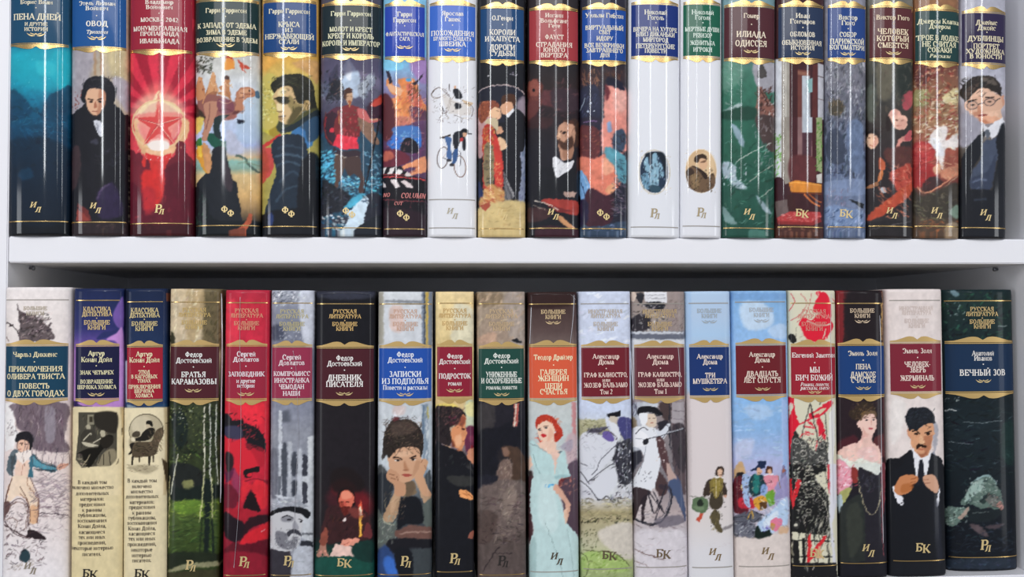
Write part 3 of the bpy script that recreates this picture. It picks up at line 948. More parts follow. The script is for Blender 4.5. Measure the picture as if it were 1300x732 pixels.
ART['T17'] = '''
G 908c84 -60 4a4a42 78 3c3e3a 110 3a3430 150 30282a 200 2a2426 260 3a3636 305
@980,0,4.88
C 6a6454*.8~14 650,400 750,400 740,600 660,600
C 2a302c~10 780,400 870,400 870,560 800,600
C 6c7668*.6~8 590,560 640,540 640,740 590,740
C b05058~5 810,600 872,560 872,650 820,680
C e0a898~2 720,740 735,690 770,675 800,700 820,740
D 5c564a*.6 50 600,400,860,680 50 10 80 .3
@980,150,4.88
C e8b8a4~2 730,-10 830,-10 838,40 815,70 770,65 745,40
E 5a2c24~1 775,10 9,5
E 5a2c24~1 810,15 8,5
L b05a50 5 775,45 805,45
C 2a201e~3 710,-10 735,0 750,60 715,80
C eec4a4~2 585,120 605,92 640,95 662,125 655,165 630,192 600,185 587,155
L 5a3020 5 598,128 612,126
L 5a3020 5 632,128 648,130
L c05a4a 5 605,165 620,175 642,162
C 26201e~3 585,90 640,70 670,110 640,95 600,95
C d49084~2 770,190 775,150 800,120 860,100 860,140 810,145 795,180
C c05a60~2 820,120 862,70 865,130 830,140
C c06040~2 660,290 670,245 690,270 705,285 700,320 670,320
C c87848~2 655,395 670,330 690,330 680,380 660,400
C 9a6a4a~2 590,425 650,400 660,420 590,440
E b4bcc4~2 692,447 18,20
C 5a3430~8 700,200 860,180 860,300 740,300
C b2483a~3 730,360 740,330 790,310 862,285 864,450 800,480 750,400
L d87060*.8 7 740,345 800,370
L 7a2820*.8 6 750,380 810,390
C b84c34~3 590,620 620,580 720,500 800,440 864,400 860,470 780,540 680,610 595,640
D d8785a*.7 40 610,430,850,620 50 8 -35 .25
C 262224~6 590,650 870,640 870,740 590,740
L 8a8484*.8 3 620,690 760,660 860,640
N .14 5 7
'''
ART['T18'] = '''
G b08858 -60 6a3c34 80 8a6048 110 9a7858 150 a05848 190 7a4038 230 4a4038 265 5a4434 305
@980,0,4.88
C 5c302c~6 880,400 960,400 980,500 900,540
D c89870*.8 60 880,390,1155,740 50 10 30 .25
D 7a2c28*.8 60 880,390,1155,740 50 12 30 .3
C d8c898~6 1060,600 1155,540 1155,640 1080,640
D e8dcc0*.8 30 980,560,1155,740 50 8 20 .2
C 8a9060*.8~6 880,570 960,560 980,640 880,660
@980,150,4.88
D e4d4b0*.8 60 880,0,1155,200 60 10 20 .2
D 8a3c34*.8 50 880,0,1155,200 50 10 20 .3
C e4dcd8~4 1000,80 1050,50 1090,60 1080,140 1150,100 1150,180 1080,190 1060,320 1030,260 1000,170 970,150
C ececf0~4 980,130 1030,130 1070,200 1050,240 1010,200
C b43c3c~3 875,170 960,150 1010,200 1000,260 980,270 875,280
C c85c54*.8~4 880,180 960,165 980,200 900,220
C a03030~3 875,280 1000,290 1040,340 980,380 930,430 875,420
C d8a888~3 1000,300 1040,290 1040,340 1010,350
C c88468~4 1040,330 1155,290 1155,350 1080,380
C 402a2a~3 930,420 990,360 1060,400 960,460
L d89070 9 900,430 950,465 1060,410 1150,330
L c8a888*.8 6 1010,500 1080,420 1150,360
C 3e3830~8 875,450 950,480 1155,400 1155,600 875,600
D 6a6450*.7 50 880,460,1155,640 50 9 -40 .3
C 7a9080~4 1100,570 1130,545 1155,540 1155,620 1110,600
D 9a5c38*.7 40 880,640,1155,735 40 10 10 .3
C b09c80*.7~5 1080,660 1155,650 1155,735 1080,735
N .16 6 6
'''
ART['T19'] = '''
G b0b0bc -60 a8a8b6 82 b4b4c2 100 b8b4be 130 9c949c 150 6c645c 180 3a342e 205
@1040,0,4.88
C c4c4d0~14 870,420 960,410 900,520 870,560
C e2b89e~2 905,640 920,600 1000,530 1080,570 1100,610 1140,590 1148,640 1130,680 1120,740 960,740 925,690
C b8785c*.7~5 960,680 1010,620 1000,740 960,740
C 2c2622~2 873,590 885,540 920,505 970,475 1040,468 1100,490 1128,530 1130,580 1115,600 1090,572 1010,545 950,590 915,640 890,615
C 6a6058*.8~4 1000,490 1060,480 1110,520 1060,520
C 4a3c34~2 895,590 930,540 1000,515 960,560 915,620
C 2a2a34~1 920,650 960,625 985,625 985,660 950,680 925,670
C 40404c~1 1020,620 1090,610 1095,630 1040,640
L 20202a 7 912,660 980,630 1030,615 1120,600
C 5a3a30~2 985,690 1015,680 1005,705
L 8a3a34 9 980,720 1040,712
C d09a80~2 1120,600 1148,590 1145,650 1125,660
@1040,150,4.88
C e0a88a~2 970,-10 1110,-10 1090,25 1040,35 1000,25
C b87050*.7~3 975,0 1020,10 1060,30 1010,30
C 9a98a4~8 870,-10 960,-10 1010,60 960,150 870,180
P e4e4ea~1 1015,30 1045,60 1085,25 1140,-10 1155,30 1120,90 1070,130 1050,90 1030,120 1020,80
C 5c626c~1 1030,85 1050,70 1062,100 1040,130
C 15181f~2 870,330 920,190 1000,100 1030,90 1010,160 1000,240 960,300 940,400 945,740 870,740
C 454e62~3 1020,150 1060,135 1110,120 1120,200 1090,300 1040,420 940,440 950,330 1000,260
C 343c50~4 940,380 1040,330 1100,220 1060,450 960,450
L 7a86a0*.7~3 8 950,400 1000,380 1040,385
L 6a7690*.6~3 8 955,450 1000,430
C 12151c~3 1100,130 1155,60 1155,740 1060,740 1080,400 1110,250
C 16181f~5 870,470 1155,480 1155,740 870,740
L 3c4656*.6~4 12 960,510 1040,500
N .1 5 7
'''
ART['B1'] = '''
G eee6e4 360 eae0dc 430 e4d4d0 520 e6d6d2 600 e8dcda 660 ebe6e8 735
@0,360,4.88
C 64585a~1 108,125 130,170 180,185 240,210 290,255 320,290 335,345 200,360 120,345 125,260 115,190
D 3a3032*.9 60 118,180,320,345 50 7 30 .3
D a89898*.8 40 130,190,310,340 40 7 20 .2
L 2a2022 7 40,240 80,265 120,310
L 2a2022 5 55,265 85,255
L 5a4040*.8 6 45,330 55,360
@0,500,5.764
P f0eceb 35,60 95,65 110,230 140,290 100,400 40,420
C 75656e~4 95,70 485,70 485,250 470,330 510,380 480,430 330,420 240,400 230,290 160,270 130,240 105,150
D 4c3c46*.7 90 110,80,480,430 90 6 85 .2
D a8989c*.7 60 110,80,480,430 90 6 85 .2
C 98909a*.8~6 330,110 400,110 400,330 340,340
D 3a3038*.8 8 58,195,92,235 16 5 80 .2
D 6a5a5a*.7 30 50,240,120,300 30 4 30 .3
C 221f24~1 115,320 130,290 170,275 225,282 240,320 225,350 205,375 200,340 150,325 120,350
C f0c0a4~1 128,345 150,325 195,335 205,370 200,395 165,415 140,405 132,375
L 3a2420 4 150,350 172,352
E 2a1818 165,360 5,4
L a04038 4 140,388 155,385
P efe0d8 120,420 165,425 205,400 235,440 200,470 170,500 130,460
C 3c6e80~1 235,430 270,470 320,510 400,525 420,540 405,572 320,560 240,530 245,610 205,600 215,500
C 5a9cae~2 245,450 300,500 390,530 400,550 310,545 250,510
L 122428 4 270,560 340,560 410,572
L 122428 4 250,440 300,490 410,525
C 56646c~2 50,540 80,430 125,405 130,460 110,520 90,600 60,580
C 2a3a42~1 85,450 115,480 100,540 90,610 85,560
C f0d0bc~1 130,480 170,500 205,480 215,560 190,620 110,600 115,530
L a86a58 4 175,500 160,600
L 5a3a34 4 130,600 165,615 190,605
C e0a890~1 410,545 440,515 495,505 500,525 440,555
L 5a3830 4 430,540 500,510
C f0d4bc~2 60,735 80,640 110,600 200,600 250,735
@0,605,5.764
C f0d8c0~2 95,0 200,0 235,90 280,180 275,330 215,330 215,220 150,130 100,160 50,200 70,110
L 8a5a40 5 200,0 210,70 270,150 280,200 270,340
L 6a4030 5 90,10 60,110 40,190
L 6a3a28 6 150,120 210,200 220,330
C e0b088*.9~3 225,220 270,220 270,330 225,330
L 6a4a40 5 60,230 110,190 160,190 190,210 200,300 180,400
L 6a4a40 5 45,320 90,300 130,330 110,370
D 5a4448*.8 40 30,180,200,420 40 4 30 .35
C 6a4e4c~2 28,190 80,200 40,300 28,320
L 3a2628 10 30,350 110,400 200,440 330,455
C 2e2024~1 190,435 260,420 335,460 270,455
D 6a5860*.8 60 240,0,500,300 90 5 4 .3
D 8a7a84*.7 60 240,0,500,200 110 7 2 .3
L 3a2c34 6 295,265 380,270 500,285
D a8989c*.7 40 280,300,500,470 50 4 -20 .3
D 4a3438*.9 30 40,410,340,620 60 5 30 .4
C 243038~2 160,545 195,530 220,580 190,610 140,600
D 8a7a6a*.8 26 60,620,250,700 36 5 30 .4
C d8d2c8*.0 0,0 1,0 1,1
N .06 4 5
'''
ART['B2'] = '''
G 182448 360 222c58 385 2c3068 415 5a4890 432 a070b4 445 b888c8 505 b480c4 516 e4d4ac 517 e2d2a8 600 dccca0 735
@0,360,4.88
C 2a3064~4 690,200 760,110 768,200 740,290 680,330 600,345 640,300 720,280
C 7458a4~4 700,200 740,110 765,90 768,260 730,270
C c08cd0~4 660,350 720,310 765,300 765,735 735,735 735,390
P 241c4a 470,700 550,735 470,735
@0,500,5.764
C 2c1c50~2 545,50 600,85 680,92 545,92
P e4d4ac 520,93 920,95 905,740 520,740
P c0aa80~3 880,95 922,100 905,740 895,740 900,300
L 3a2a18 6 895,250 905,380 915,450
P 4a463c 575,135 860,135 855,470 810,525 700,530 600,540 555,480 575,280
D 2a2620*.8 80 580,140,855,520 50 9 80 .25
D 8a8068*.6 50 580,140,855,520 40 7 80 .2
P 8a8470 640,150 692,150 692,225 640,225
P 3a3428 655,165 680,165 680,205 655,205
C 2c2822~3 700,140 855,140 850,280 760,270 700,230
C b0a890~1 630,235 650,222 665,240 660,260 640,262
C 3c3830~2 600,290 630,260 680,265 710,310 680,350 620,360 595,400 590,320
L c8c0a8 8 610,340 660,290 670,300
C c4bca4~2 600,350 680,365 720,380 640,385
C b4ac94~1 735,285 745,265 770,275 770,310 745,315
C 16140f~2 560,440 640,400 720,390 740,340 790,300 830,310 820,360 760,400 700,480 660,535 620,520 600,440
C 24201a~2 730,350 770,310 830,320 820,370 770,400
L c8c0a8 7 680,360 740,325
L a89c80 6 600,530 640,480 660,440
C 8a8068~3 710,520 760,430 820,400 850,420 850,480 800,525
L 2a2620 6 760,440 760,520
L 2a2620 6 800,420 810,520
L 2a2620 5 720,510 740,450
D a89c80*.8 30 560,470,640,550 30 5 -10 .2
C e4d4ac~5 540,500 600,550 560,570 540,560
N .06 5 7
'''
ART['B3'] = '''
G 162442 360 1c2a4c 400 1e3052 430 24406a 505 1e3458 517 e6d8b4 518 e4d6b0 600 e0d2ac 735
@0,360,4.88
P 10182c 775,40 800,40 800,735 775,735
P 7a4a3c 1030,60 1042,60 1045,110 1032,110
P a8b0bc~3 775,480 800,470 795,735 780,735
@0,500,5.764
P 7a8a9a~2 930,75 1010,95 930,100
P 24466a~1 1040,95 1230,70 1230,95
P e6d8b4 915,100 1245,98 1225,740 910,740
P c8b48c~3 1200,98 1245,98 1225,740 1195,740 1210,400
P 4a3c28~1 1185,470 1215,640 1225,720 1225,500
L 3a3020 5 1215,215 1240,215
E 3a3428 1072,270 128,126
E b8ac90 1072,272 124,122
E d4c8ac*.8~12 1040,230 80,70
C 9a8e74~8 950,330 1000,300 1020,380 960,400
C 1c1a16~1 1070,205 1085,195 1110,198 1120,225 1115,240 1090,225 1072,225
C c4b498~1 1072,222 1095,225 1105,245 1085,255 1072,245
C 211e1a~1 1040,290 1070,260 1110,245 1135,260 1130,290 1100,330 1050,345 1000,345 985,330 1030,310
C 4a4236~2 970,290 1000,270 1025,280 1020,310 975,315
C d8ccb0~1 960,320 985,320 990,345 965,345
C 201c18~1 950,370 985,355 990,400 960,440 940,440 960,410
C 544838~2 985,360 1060,350 1110,345 1130,290 1160,255 1195,250 1198,300 1170,350 1140,440 1060,460 970,455
D 7c6c54*.8 40 1090,260,1190,430 40 7 -60 .2
D 2a241c*.8 40 980,360,1150,450 40 7 0 .3
P 2a241c 965,455 980,455 975,520 962,520
P 2a241c 1085,455 1105,455 1100,525 1088,525
P 3a3226 1015,455 1027,455 1025,500 1017,500
P 3a3226 1118,450 1130,450 1128,500 1120,500
C a89c80*.8~8 950,525 1100,520 1160,545 1070,585 960,550
D 6a5e48*.6 40 940,515,1150,570 40 4 0 .2
N .05 5 7
'''
ART['B4'] = '''
G d0bc98 360 ccb898 380 c8b698 430 2a3020 505 2a3020 520 2e3624 560 303a20 600 3e4c24 630 46582a 660 34441f 700 2c341c 735
@210,360,4.88
C 6a5e44~14 240,30 360,30 360,390 240,390 230,200
C b09870*.7~8 140,30 240,40 230,220 160,380 120,250
D e4d4b4*.6 50 40,40,220,380 60 10 80 .15
C 3a3828~6 35,300 60,330 60,380 35,390
D 4a442c*.6 40 240,60,350,380 50 9 80 .3
@200,500,5.764
D 1c2418*.8 90 95,80,460,480 70 16 -20 .3
D 4a5a2c*.8 90 95,80,460,500 60 10 -25 .3
C 38402a~8 220,100 330,90 340,260 230,330
D b8bc70*.9 26 95,90,270,240 16 9 40 .2
D a8b068*.9 20 110,380,260,520 20 9 40 .3
C 1a2420~5 110,150 200,140 220,320 160,400 120,300
C 1e2220~6 100,520 300,540 330,720 100,735
L 1a1a18 9 290,600 360,555 450,510
L d8d4c0 9 345,90 342,300 345,520 335,735
L d8d8d0 8 382,70 388,280 385,520 398,735
L c8ccc0 8 432,80 428,300 432,450 450,735
D 1c201c*.9 36 338,100,436,700 14 7 10 .2
L a09870*.9 6 150,450 115,640 90,735
L b8b48c*.9 6 90,600 86,735
C 14283a~4 360,640 385,640 385,735 355,735
C a8a868*.7~5 190,640 260,630 260,690 200,700
@200,605,5.764
C 16201c~8 330,60 460,60 460,150 340,170 100,170 100,80 200,90
C 5c7a2e~8 120,200 240,170 320,180 300,260 160,270
D 8aa83c*.6 70 95,170,450,300 40 10 0 .25
D 2c401c*.7 60 95,280,450,560 70 10 0 .25
D 5a7438*.6 50 95,280,450,560 70 10 0 .25
C 141f1c~4 345,40 385,40 385,300 370,600 340,600 345,300
L c8c890 8 338,0 325,180 310,330
L b8b888 7 398,0 402,200 405,500
L 1c2818*.8~3 14 330,300 310,560
L 14201a~3 16 400,300 410,560
L b0a878 6 90,0 85,300 82,520
C 20281a~4 80,560 450,560 450,620 80,680
C 8a8868~5 80,690 200,640 440,620 445,650 250,670 90,700
C 3a3824~5 80,705 440,680 440,740 80,740
N .16 5 6
'''
ART['B5'] = '''
G b82c44 360 b82c40 378 c42c40 384 c82c44 440 d42c3c 520 c8283c 580 b82438 640 8c1c30 690 8a1a2c 735
@210,360,4.88
C e43c50*.8~8 380,130 440,120 450,380 380,380
@200,500,5.764
C e83040~8 620,70 780,70 760,220 640,200
C 1c1a20~2 495,150 530,165 560,195 620,190 640,215 700,235 755,270 790,350 790,400 760,425 720,400 660,390 640,320 560,330 495,300
D e03444*.8 36 560,160,760,330 50 6 25 .2
D 141418*.8 30 500,150,780,410 40 9 30 .3
C 3c3c54~5 495,240 610,250 610,320 540,320 495,300
C 8a3a5c*.8~10 560,340 610,340 600,735 550,735 540,500
C 241c28~5 495,420 530,420 560,460 560,530 520,590 495,560
C 5a2040~6 500,480 560,520 540,620 500,640
C 1c1418~2 640,570 690,545 740,530 740,570 690,575 690,610 650,610 632,590
L d02c3c 6 660,600 690,580
C 801c2a~4 735,640 810,630 810,660 750,660
C 5a1828~6 680,700 700,640 690,735 660,735
@200,605,5.764
C d82c38~4 620,30 690,60 720,20 800,60 805,200 760,230 680,90 620,190
C 6a1a2c~6 490,60 560,80 600,160 560,240 490,260
C 1f1216~2 625,215 690,105 740,200 750,255 660,235
C a82030~5 500,240 620,230 700,250 800,270 700,300 640,340 560,320
C 2c141c~3 650,330 700,290 810,280 810,330 700,370 640,430 600,480 620,400
C cc2430~3 600,490 650,420 740,370 810,340 808,450 740,470 630,495
C 20141c~5 490,260 560,300 640,350 610,450 560,480 490,420
C 5c1422~6 480,560 560,480 650,500 808,460 800,590 640,560 600,600
C 8a1c2e~8 480,560 800,580 800,740 480,740
P 5a1020~2 645,495 805,465 803,560 655,540
L e8e0e0 5 760,400 795,385
N .1 5 7
'''
ART['B6'] = '''
G a8acb8 360 a0a4b0 378 888c9c 390 787c8c 430 84889a 510 90939e 550 9094a0 590 a8acb6 632 8c909c 735
@210,360,4.88
C c8ccd8~10 830,60 920,50 920,380 860,380
D 3c4050*.7 50 665,50,800,120 24 8 40 .3
D e8ecf4*.9 50 665,45,860,140 24 6 40 .2
C 4a4e60~8 665,270 720,260 740,330 670,350
D e8ecf4*.8 40 700,260,860,350 20 5 60 .2
@200,500,5.764
C 5a5e6a~14 910,130 960,120 970,200 910,200
L c4c8d0~2 24 900,120 898,735
L b4b8c0~3 30 970,350 965,735
L bcc0c8~3 34 1040,400 1040,735
P d4d8dc~4 1100,320 1146,300 1146,735 1105,735
C 484c56~3 910,400 948,390 945,735 915,735
C 40444e~3 985,440 1020,440 1020,590 985,590
P 3a3c46 1062,440 1098,450 1098,600 1062,610
P 3a3c46 1060,640 1098,650 1098,735 1060,735
C 3a3e48~3 985,640 1020,640 1015,735 985,735
C 6a6c78~8 830,430 880,430 880,735 830,735
@200,605,5.764
P c4c8ce~3 1060,-5 1145,-5 1145,500 1050,440
P 3a3c46 1062,35 1098,45 1098,190 1062,200
P 686c76 885,-5 905,-5 900,170 885,180
C c8ccd4~3 860,130 960,150 1040,170 900,160
P 55585f~3 1060,410 1140,410 1140,425 1060,425
P 2c2e36~1 1050,470 1142,475 1140,515 1045,510
C 9a9ea8~2 825,230 850,190 900,165 1000,165 1070,195 1100,225 980,220 870,240 830,270
D d8dce4*.7 26 840,170,1020,220 40 6 -10 .2
C 17181c~2 822,275 860,240 960,218 1060,225 1105,250 1118,280 1090,305 1060,275 960,250 880,262 835,285
C d0d0d4~3 825,300 870,265 960,252 1055,280 1065,330 1050,400 1040,480 980,540 880,540 830,520 825,400
C 6a6a72*.8~5 910,290 960,285 1000,300 1040,310 1050,330 960,320
L 26262c 7 915,298 950,285 990,300
L 26262c 7 1035,310 1062,320
E 1c1c22~2 965,312 18,8
E 1c1c22~2 1050,328 10,8
C aaaab0~3 1000,320 1030,380 990,385
C 4c4c54~3 950,410 1000,380 1040,400 1050,440 1020,430 985,420 960,440
C 85858d~4 880,400 950,420 960,480 1020,450 1000,530 920,520 880,460
D 3a3a42*.7 50 880,380,1040,530 22 4 70 .4
D f0f0f4*.8 26 930,440,1030,520 20 4 70 .3
D 5a5a64*.6 30 830,300,900,520 30 6 80 .3
C 4a3c40~3 820,540 900,560 970,540 980,740 820,740
P b8bcc6~2 985,560 1040,500 1142,515 1140,740 970,740
C 35323a~4 820,545 970,560 965,735 820,735
D 8a8e98*.6 30 990,530,1140,730 30 5 20 .3
N .12 4 5
'''
ART['B7'] = '''
G 202028 360 16161c 380 17171d 430 1f1b20 520 1f1b20 590 201a1e 640 1c1a1e 680 173830 700 163a34 735
@390,360,4.88
C 44485a*.6~10 50,50 430,50 430,80 220,100 50,80
@390,500,5.764
C 5a1c1c~20 200,640 290,620 360,690 360,735 190,735
@390,605,5.764
E 8a1c24*.7~40 390,210 90,110
E 5a2028*.6~30 220,160 80,80
C 160f10~3 230,120 260,80 320,80 345,130 350,200 330,240 260,250 225,190
C 3a2022~3 150,230 240,205 340,210 420,240 470,340 470,450 400,470 250,480 140,490 95,430 120,330
C 5a2c2c~4 300,220 400,230 430,300 370,300 330,270
D 2a181a*.8 40 130,230,440,460 50 10 50 .3
C d8664e~2 238,140 250,110 300,95 335,125 345,170 330,200 310,235 270,260 245,220 232,180
C 8a2c24*.9~3 235,180 270,185 300,210 290,250 260,250 240,215
L 2a1010 6 245,185 265,188
L 2a1010 6 280,188 305,188
C 6a2a24~3 255,230 310,225 305,265 275,285 258,260
P f0e0dc 262,320 285,295 288,310 270,330
C a87868~1 95,510 120,440 150,450 140,530 170,590 130,580 110,560 100,590 70,575
D e8a090*.9 12 70,540,170,590 30 9 70 .2
C 8a4a3c~2 95,500 100,430 140,370 155,440 135,500
C e89a84~1 245,490 270,460 340,450 375,450 380,480 340,500 300,510 255,500
L a85a48 4 260,500 310,480
C 6a3034~2 380,470 410,440 470,450 480,400 440,330 410,420
P e8c4b8 165,580 210,490 330,515 350,585
C 184a40~4 60,600 480,600 480,735 60,735
C 15342f~6 340,500 480,470 480,620 350,590
P e8a440 380,285 403,285 400,435 382,438
L f8d060 5 392,290 390,430
C ff6848~3 392,170 405,230 405,270 385,275 378,240
C fff0d0~1 392,215 402,250 400,280 384,280 382,250
N .12 5 6
'''
ART['B8'] = '''
G c8ccce 360 d4d8dc 375 d0d4da 430 c8ced4 520 ccd2d8 550 c4ccd4 590 40464c 640 2a2e34 735
@390,360,4.88
P a8a498~3 440,50 475,50 475,380 440,380
P 8a8e94~4 480,100 720,105 720,125 480,118
P 7a8494~4 712,50 780,50 778,390 712,390
P c8a850~3 735,50 752,50 750,390 738,390
P 3a4048~2 725,50 732,50 732,390 726,390
C e0b8a8*.6~8 515,150 590,150 590,290 520,280
@390,500,5.764
C d8b4aa*.5~12 640,80 720,90 700,150 630,150
P 8898a8~4 840,70 890,70 885,735 850,735
P 5a7088~3 845,80 855,80 855,300 845,300
P b8a850~3 880,90 892,90 890,180 880,180
P c4d0d8~3 892,70 915,70 912,735 895,735
D e4e8ec*.6 60 525,90,900,500 90 14 80 .12
C 46484a~4 520,530 580,560 600,735 515,735
C 454b50~4 850,640 900,560 912,735 860,735
C c89878~2 600,470 650,420 750,385 820,410 835,470 815,530 780,590 720,640 690,640 640,570
C e0b494*.8~5 690,440 760,430 760,560 700,580
C a87458*.7~5 790,440 830,450 800,560 760,590
C 3a302c~2 545,470 570,360 565,300 600,220 660,180 640,200 700,185 770,195 830,250 850,330 845,420 830,470 815,410 760,385 690,390 640,410 600,460 570,420
C 5c4c44*.8~6 600,240 680,200 760,230 700,280 620,310
D 6c5a50*.8 40 580,210,840,380 50 5 30 .35
D 1c1816*.7 50 580,210,840,400 50 6 40 .35
C 6a3438~3 625,200 640,170 680,175 660,205
L 3a302c 4 680,180 740,170
L 3a302c 4 770,210 840,280
C 2c2624~3 545,480 565,410 590,400 580,450
L 2a1c18 9 630,468 665,465 695,480
L 2a1c18 9 755,470 800,450
E f0e4dc 662,488 20,8
E f0e4dc 778,480 18,8
E 1c1412 665,486 12,10
E 1c1412 775,479 11,10
L 2a1c18 5 642,482 690,485
L 2a1c18 5 758,476 800,470
C b07c60~3 715,480 735,540 745,560 710,560
L 7a4a38 5 700,555 745,558
C b0584c~1 690,590 725,580 770,590 730,608
L 6a2c28 4 690,592 770,592
C c49474~2 580,600 600,550 640,560 680,600 685,640 720,660 715,735 645,735 635,670 590,630
L 6a4430 5 600,580 640,590
L 6a4430 5 610,610 650,620
L 6a4430 5 655,600 670,635
C cfa07e~2 790,600 820,560 830,490 860,475 885,495 870,550 850,600 870,660 910,735 850,735 810,660 785,625
L 7a5038 5 830,500 845,480
L 7a5038 4 860,520 870,550
C 7a6650~4 720,670 780,640 800,690 790,735 720,735
@390,605,5.764
C 2a2e34~6 515,-5 640,-5 640,60 560,300 515,260
C 5c625e~5 515,250 560,290 640,340 660,330 650,450 600,510 515,520
C b08e70~2 640,-5 720,30 715,90 690,140 650,300 600,340 555,300 590,220 640,100
C c8a484*.7~4 660,60 700,90 650,220 610,280 620,180
C 6a5846~4 700,120 720,40 780,30 790,80 760,140 720,145
C bc9a7c~2 790,-5 850,-5 890,100 910,180 880,240 840,160
C 5a625e~4 835,240 870,180 912,170 912,380 850,340
D 8a9288*.7 40 520,290,650,480 40 9 50 .3
L c8c4a8*.8 5 550,300 580,340 640,355
C 16181e~5 680,180 720,150 820,160 850,330 720,350 660,380
P 705048~4 640,400 760,350 915,370 915,455 700,455 640,440
L c8a898*.8~3 8 680,420 780,405 912,402
C 1a1a20~5 600,460 912,460 912,520 760,520 620,560
C 2c4474~8 520,540 600,520 690,720 520,735
C 3c6cc0~8 560,600 620,590 670,690 640,720 580,710
P 3e4448~4 770,530 912,525 912,735 780,735
C 16181e~4 640,540 760,540 770,735 680,735
N .08 5 7
'''
ART['B9'] = '''
G e8d0a0 360 e4cc98 385 e0c890 430 dcc088 508 c8b488 530 9a8488 560 24242a 600 1c1c22 735
@390,360,4.88
C d8e0dc*.5~10 900,140 1030,160 1030,380 900,380
C f0d8a0*.6~8 790,60 900,60 900,300 790,300
@390,500,5.764
C e8d070~8 940,80 1060,70 1100,100 980,130
C c4ccb0~8 1160,60 1225,60 1225,240 1160,230
C e4dca0~6 1160,80 1225,60 1220,160 1170,150
C 6a2c48~5 1150,260 1225,240 1225,420 1180,440 1150,360
C 8a3c58*.8~5 1180,320 1225,300 1225,380
C 2a2224~2 938,110 980,90 1060,92 1110,100 1150,130 1165,160 1130,190 1100,220 1050,240 1060,330 1040,380 980,360 938,350
D 6a4a48*.7 40 950,100,1150,230 40 8 50 .3
D 5c2c3c*.8 20 1040,160,1120,240 30 10 40 .3
C dc9468~2 1060,260 1110,220 1140,150 1165,175 1160,240 1170,290 1155,330 1145,390 1120,405 1085,390 1060,330
C f0b488*.7~3 1080,290 1120,280 1130,350 1090,370
C 3a1c18~1 1120,250 1150,248 1148,262
C 8a4434*.8~3 1130,160 1165,180 1140,240 1110,240
L 6a2c24 5 1130,345 1150,345
P e8b890 980,370 1060,385 1050,400
C c07858~2 1095,410 1130,405 1130,435 1100,435
C 17171d~2 938,370 1000,375 1090,410 1150,430 1200,500 1225,560 1225,740 938,740
C 4a4a48*.7~6 1010,600 1080,580 1120,640 1060,640
C 3c3c3c*.7~8 1160,520 1220,560 1220,680 1170,640
D 444444*.6 40 960,420,1220,700 50 9 50 .3
C d89070~2 1170,440 1200,390 1222,400 1222,500 1190,490
E 8a2430~1 1205,385 10,14
C e0966c~2 1115,700 1180,705 1200,740 1110,740
@390,605,5.764
C 17181e~2 940,0 1225,0 1225,740 940,740
C 3a3a38*.8~6 1020,0 1220,0 1220,60 1100,70
C f0a468~1 1118,100 1150,95 1190,110 1215,150 1205,172 1170,165 1130,150 1115,125
L 8a4a28 4 1140,120 1180,140
L 8a4a28 4 1160,105 1205,150
C 9a5c4c~2 1180,440 1190,410 1222,390 1222,440 1200,455
N .12 5 7
'''
ART['B10'] = '''
G a89c8c 360 a0907e 380 a08c7c 430 a09484 440 24222a 510 1e1c24 560 2a2628 595 4a4240 612 584c48 660 5a4e4c 735
@600,360,4.88
C 8a7862~8 25,60 180,50 160,130 30,140
C a89a90~8 200,80 325,60 325,370 240,370
D c0a890*.5 60 30,60,320,370 60 14 40 .15
C c49c84*.6~8 40,330 140,300 140,380 40,385
C 1c1c22 242,350 270,340 300,355 305,370 270,365
@590,500,5.764
C 3a3638~10 95,90 220,80 200,300 100,300
C 17171f~10 100,300 250,240 430,200 440,480 380,420 280,380 240,440 240,560 100,680
P b05c54 365,70 395,70 395,180 385,235 355,235
P d8c8b8 372,70 382,70 372,235 360,235
D e0d8c8*.8 14 350,200,398,240 20 4 80 .2
C 4a382e~5 270,400 320,380 400,400 440,480 440,640 330,640 350,520 320,460
C 7a5a48~3 275,395 300,390 330,430 310,460 285,440
C 746058~5 250,520 300,470 340,500 350,600 310,640 230,640
D a08c80*.5 30 250,480,350,640 40 7 80 .2
C 5e5450~6 95,735 150,690 230,640 340,630 440,640 440,735
D 9a8e84*.5 40 110,630,420,735 40 7 80 .25
@590,605,5.764
C 20202a~5 95,-5 240,-5 230,30 150,90 95,105
C 6a5c58~8 95,110 200,50 330,20 440,100 440,400 95,400
C 8a7a70*.7~8 290,120 360,60 380,180 320,310 270,260
D 3c3030*.6 60 100,120,440,500 70 8 -5 .3
D 8c7c74*.6 70 200,60,400,500 60 6 20 .3
C 524440~8 95,260 240,280 200,460 95,480
D 2a2022*.7 16 150,330,330,480 30 7 70 .3
L 2e2628 7 130,700 190,600 260,510
L 2e2628 6 220,560 345,560
C 5c4e4c~6 100,700 440,690 440,735 100,735
N .16 4 6
'''
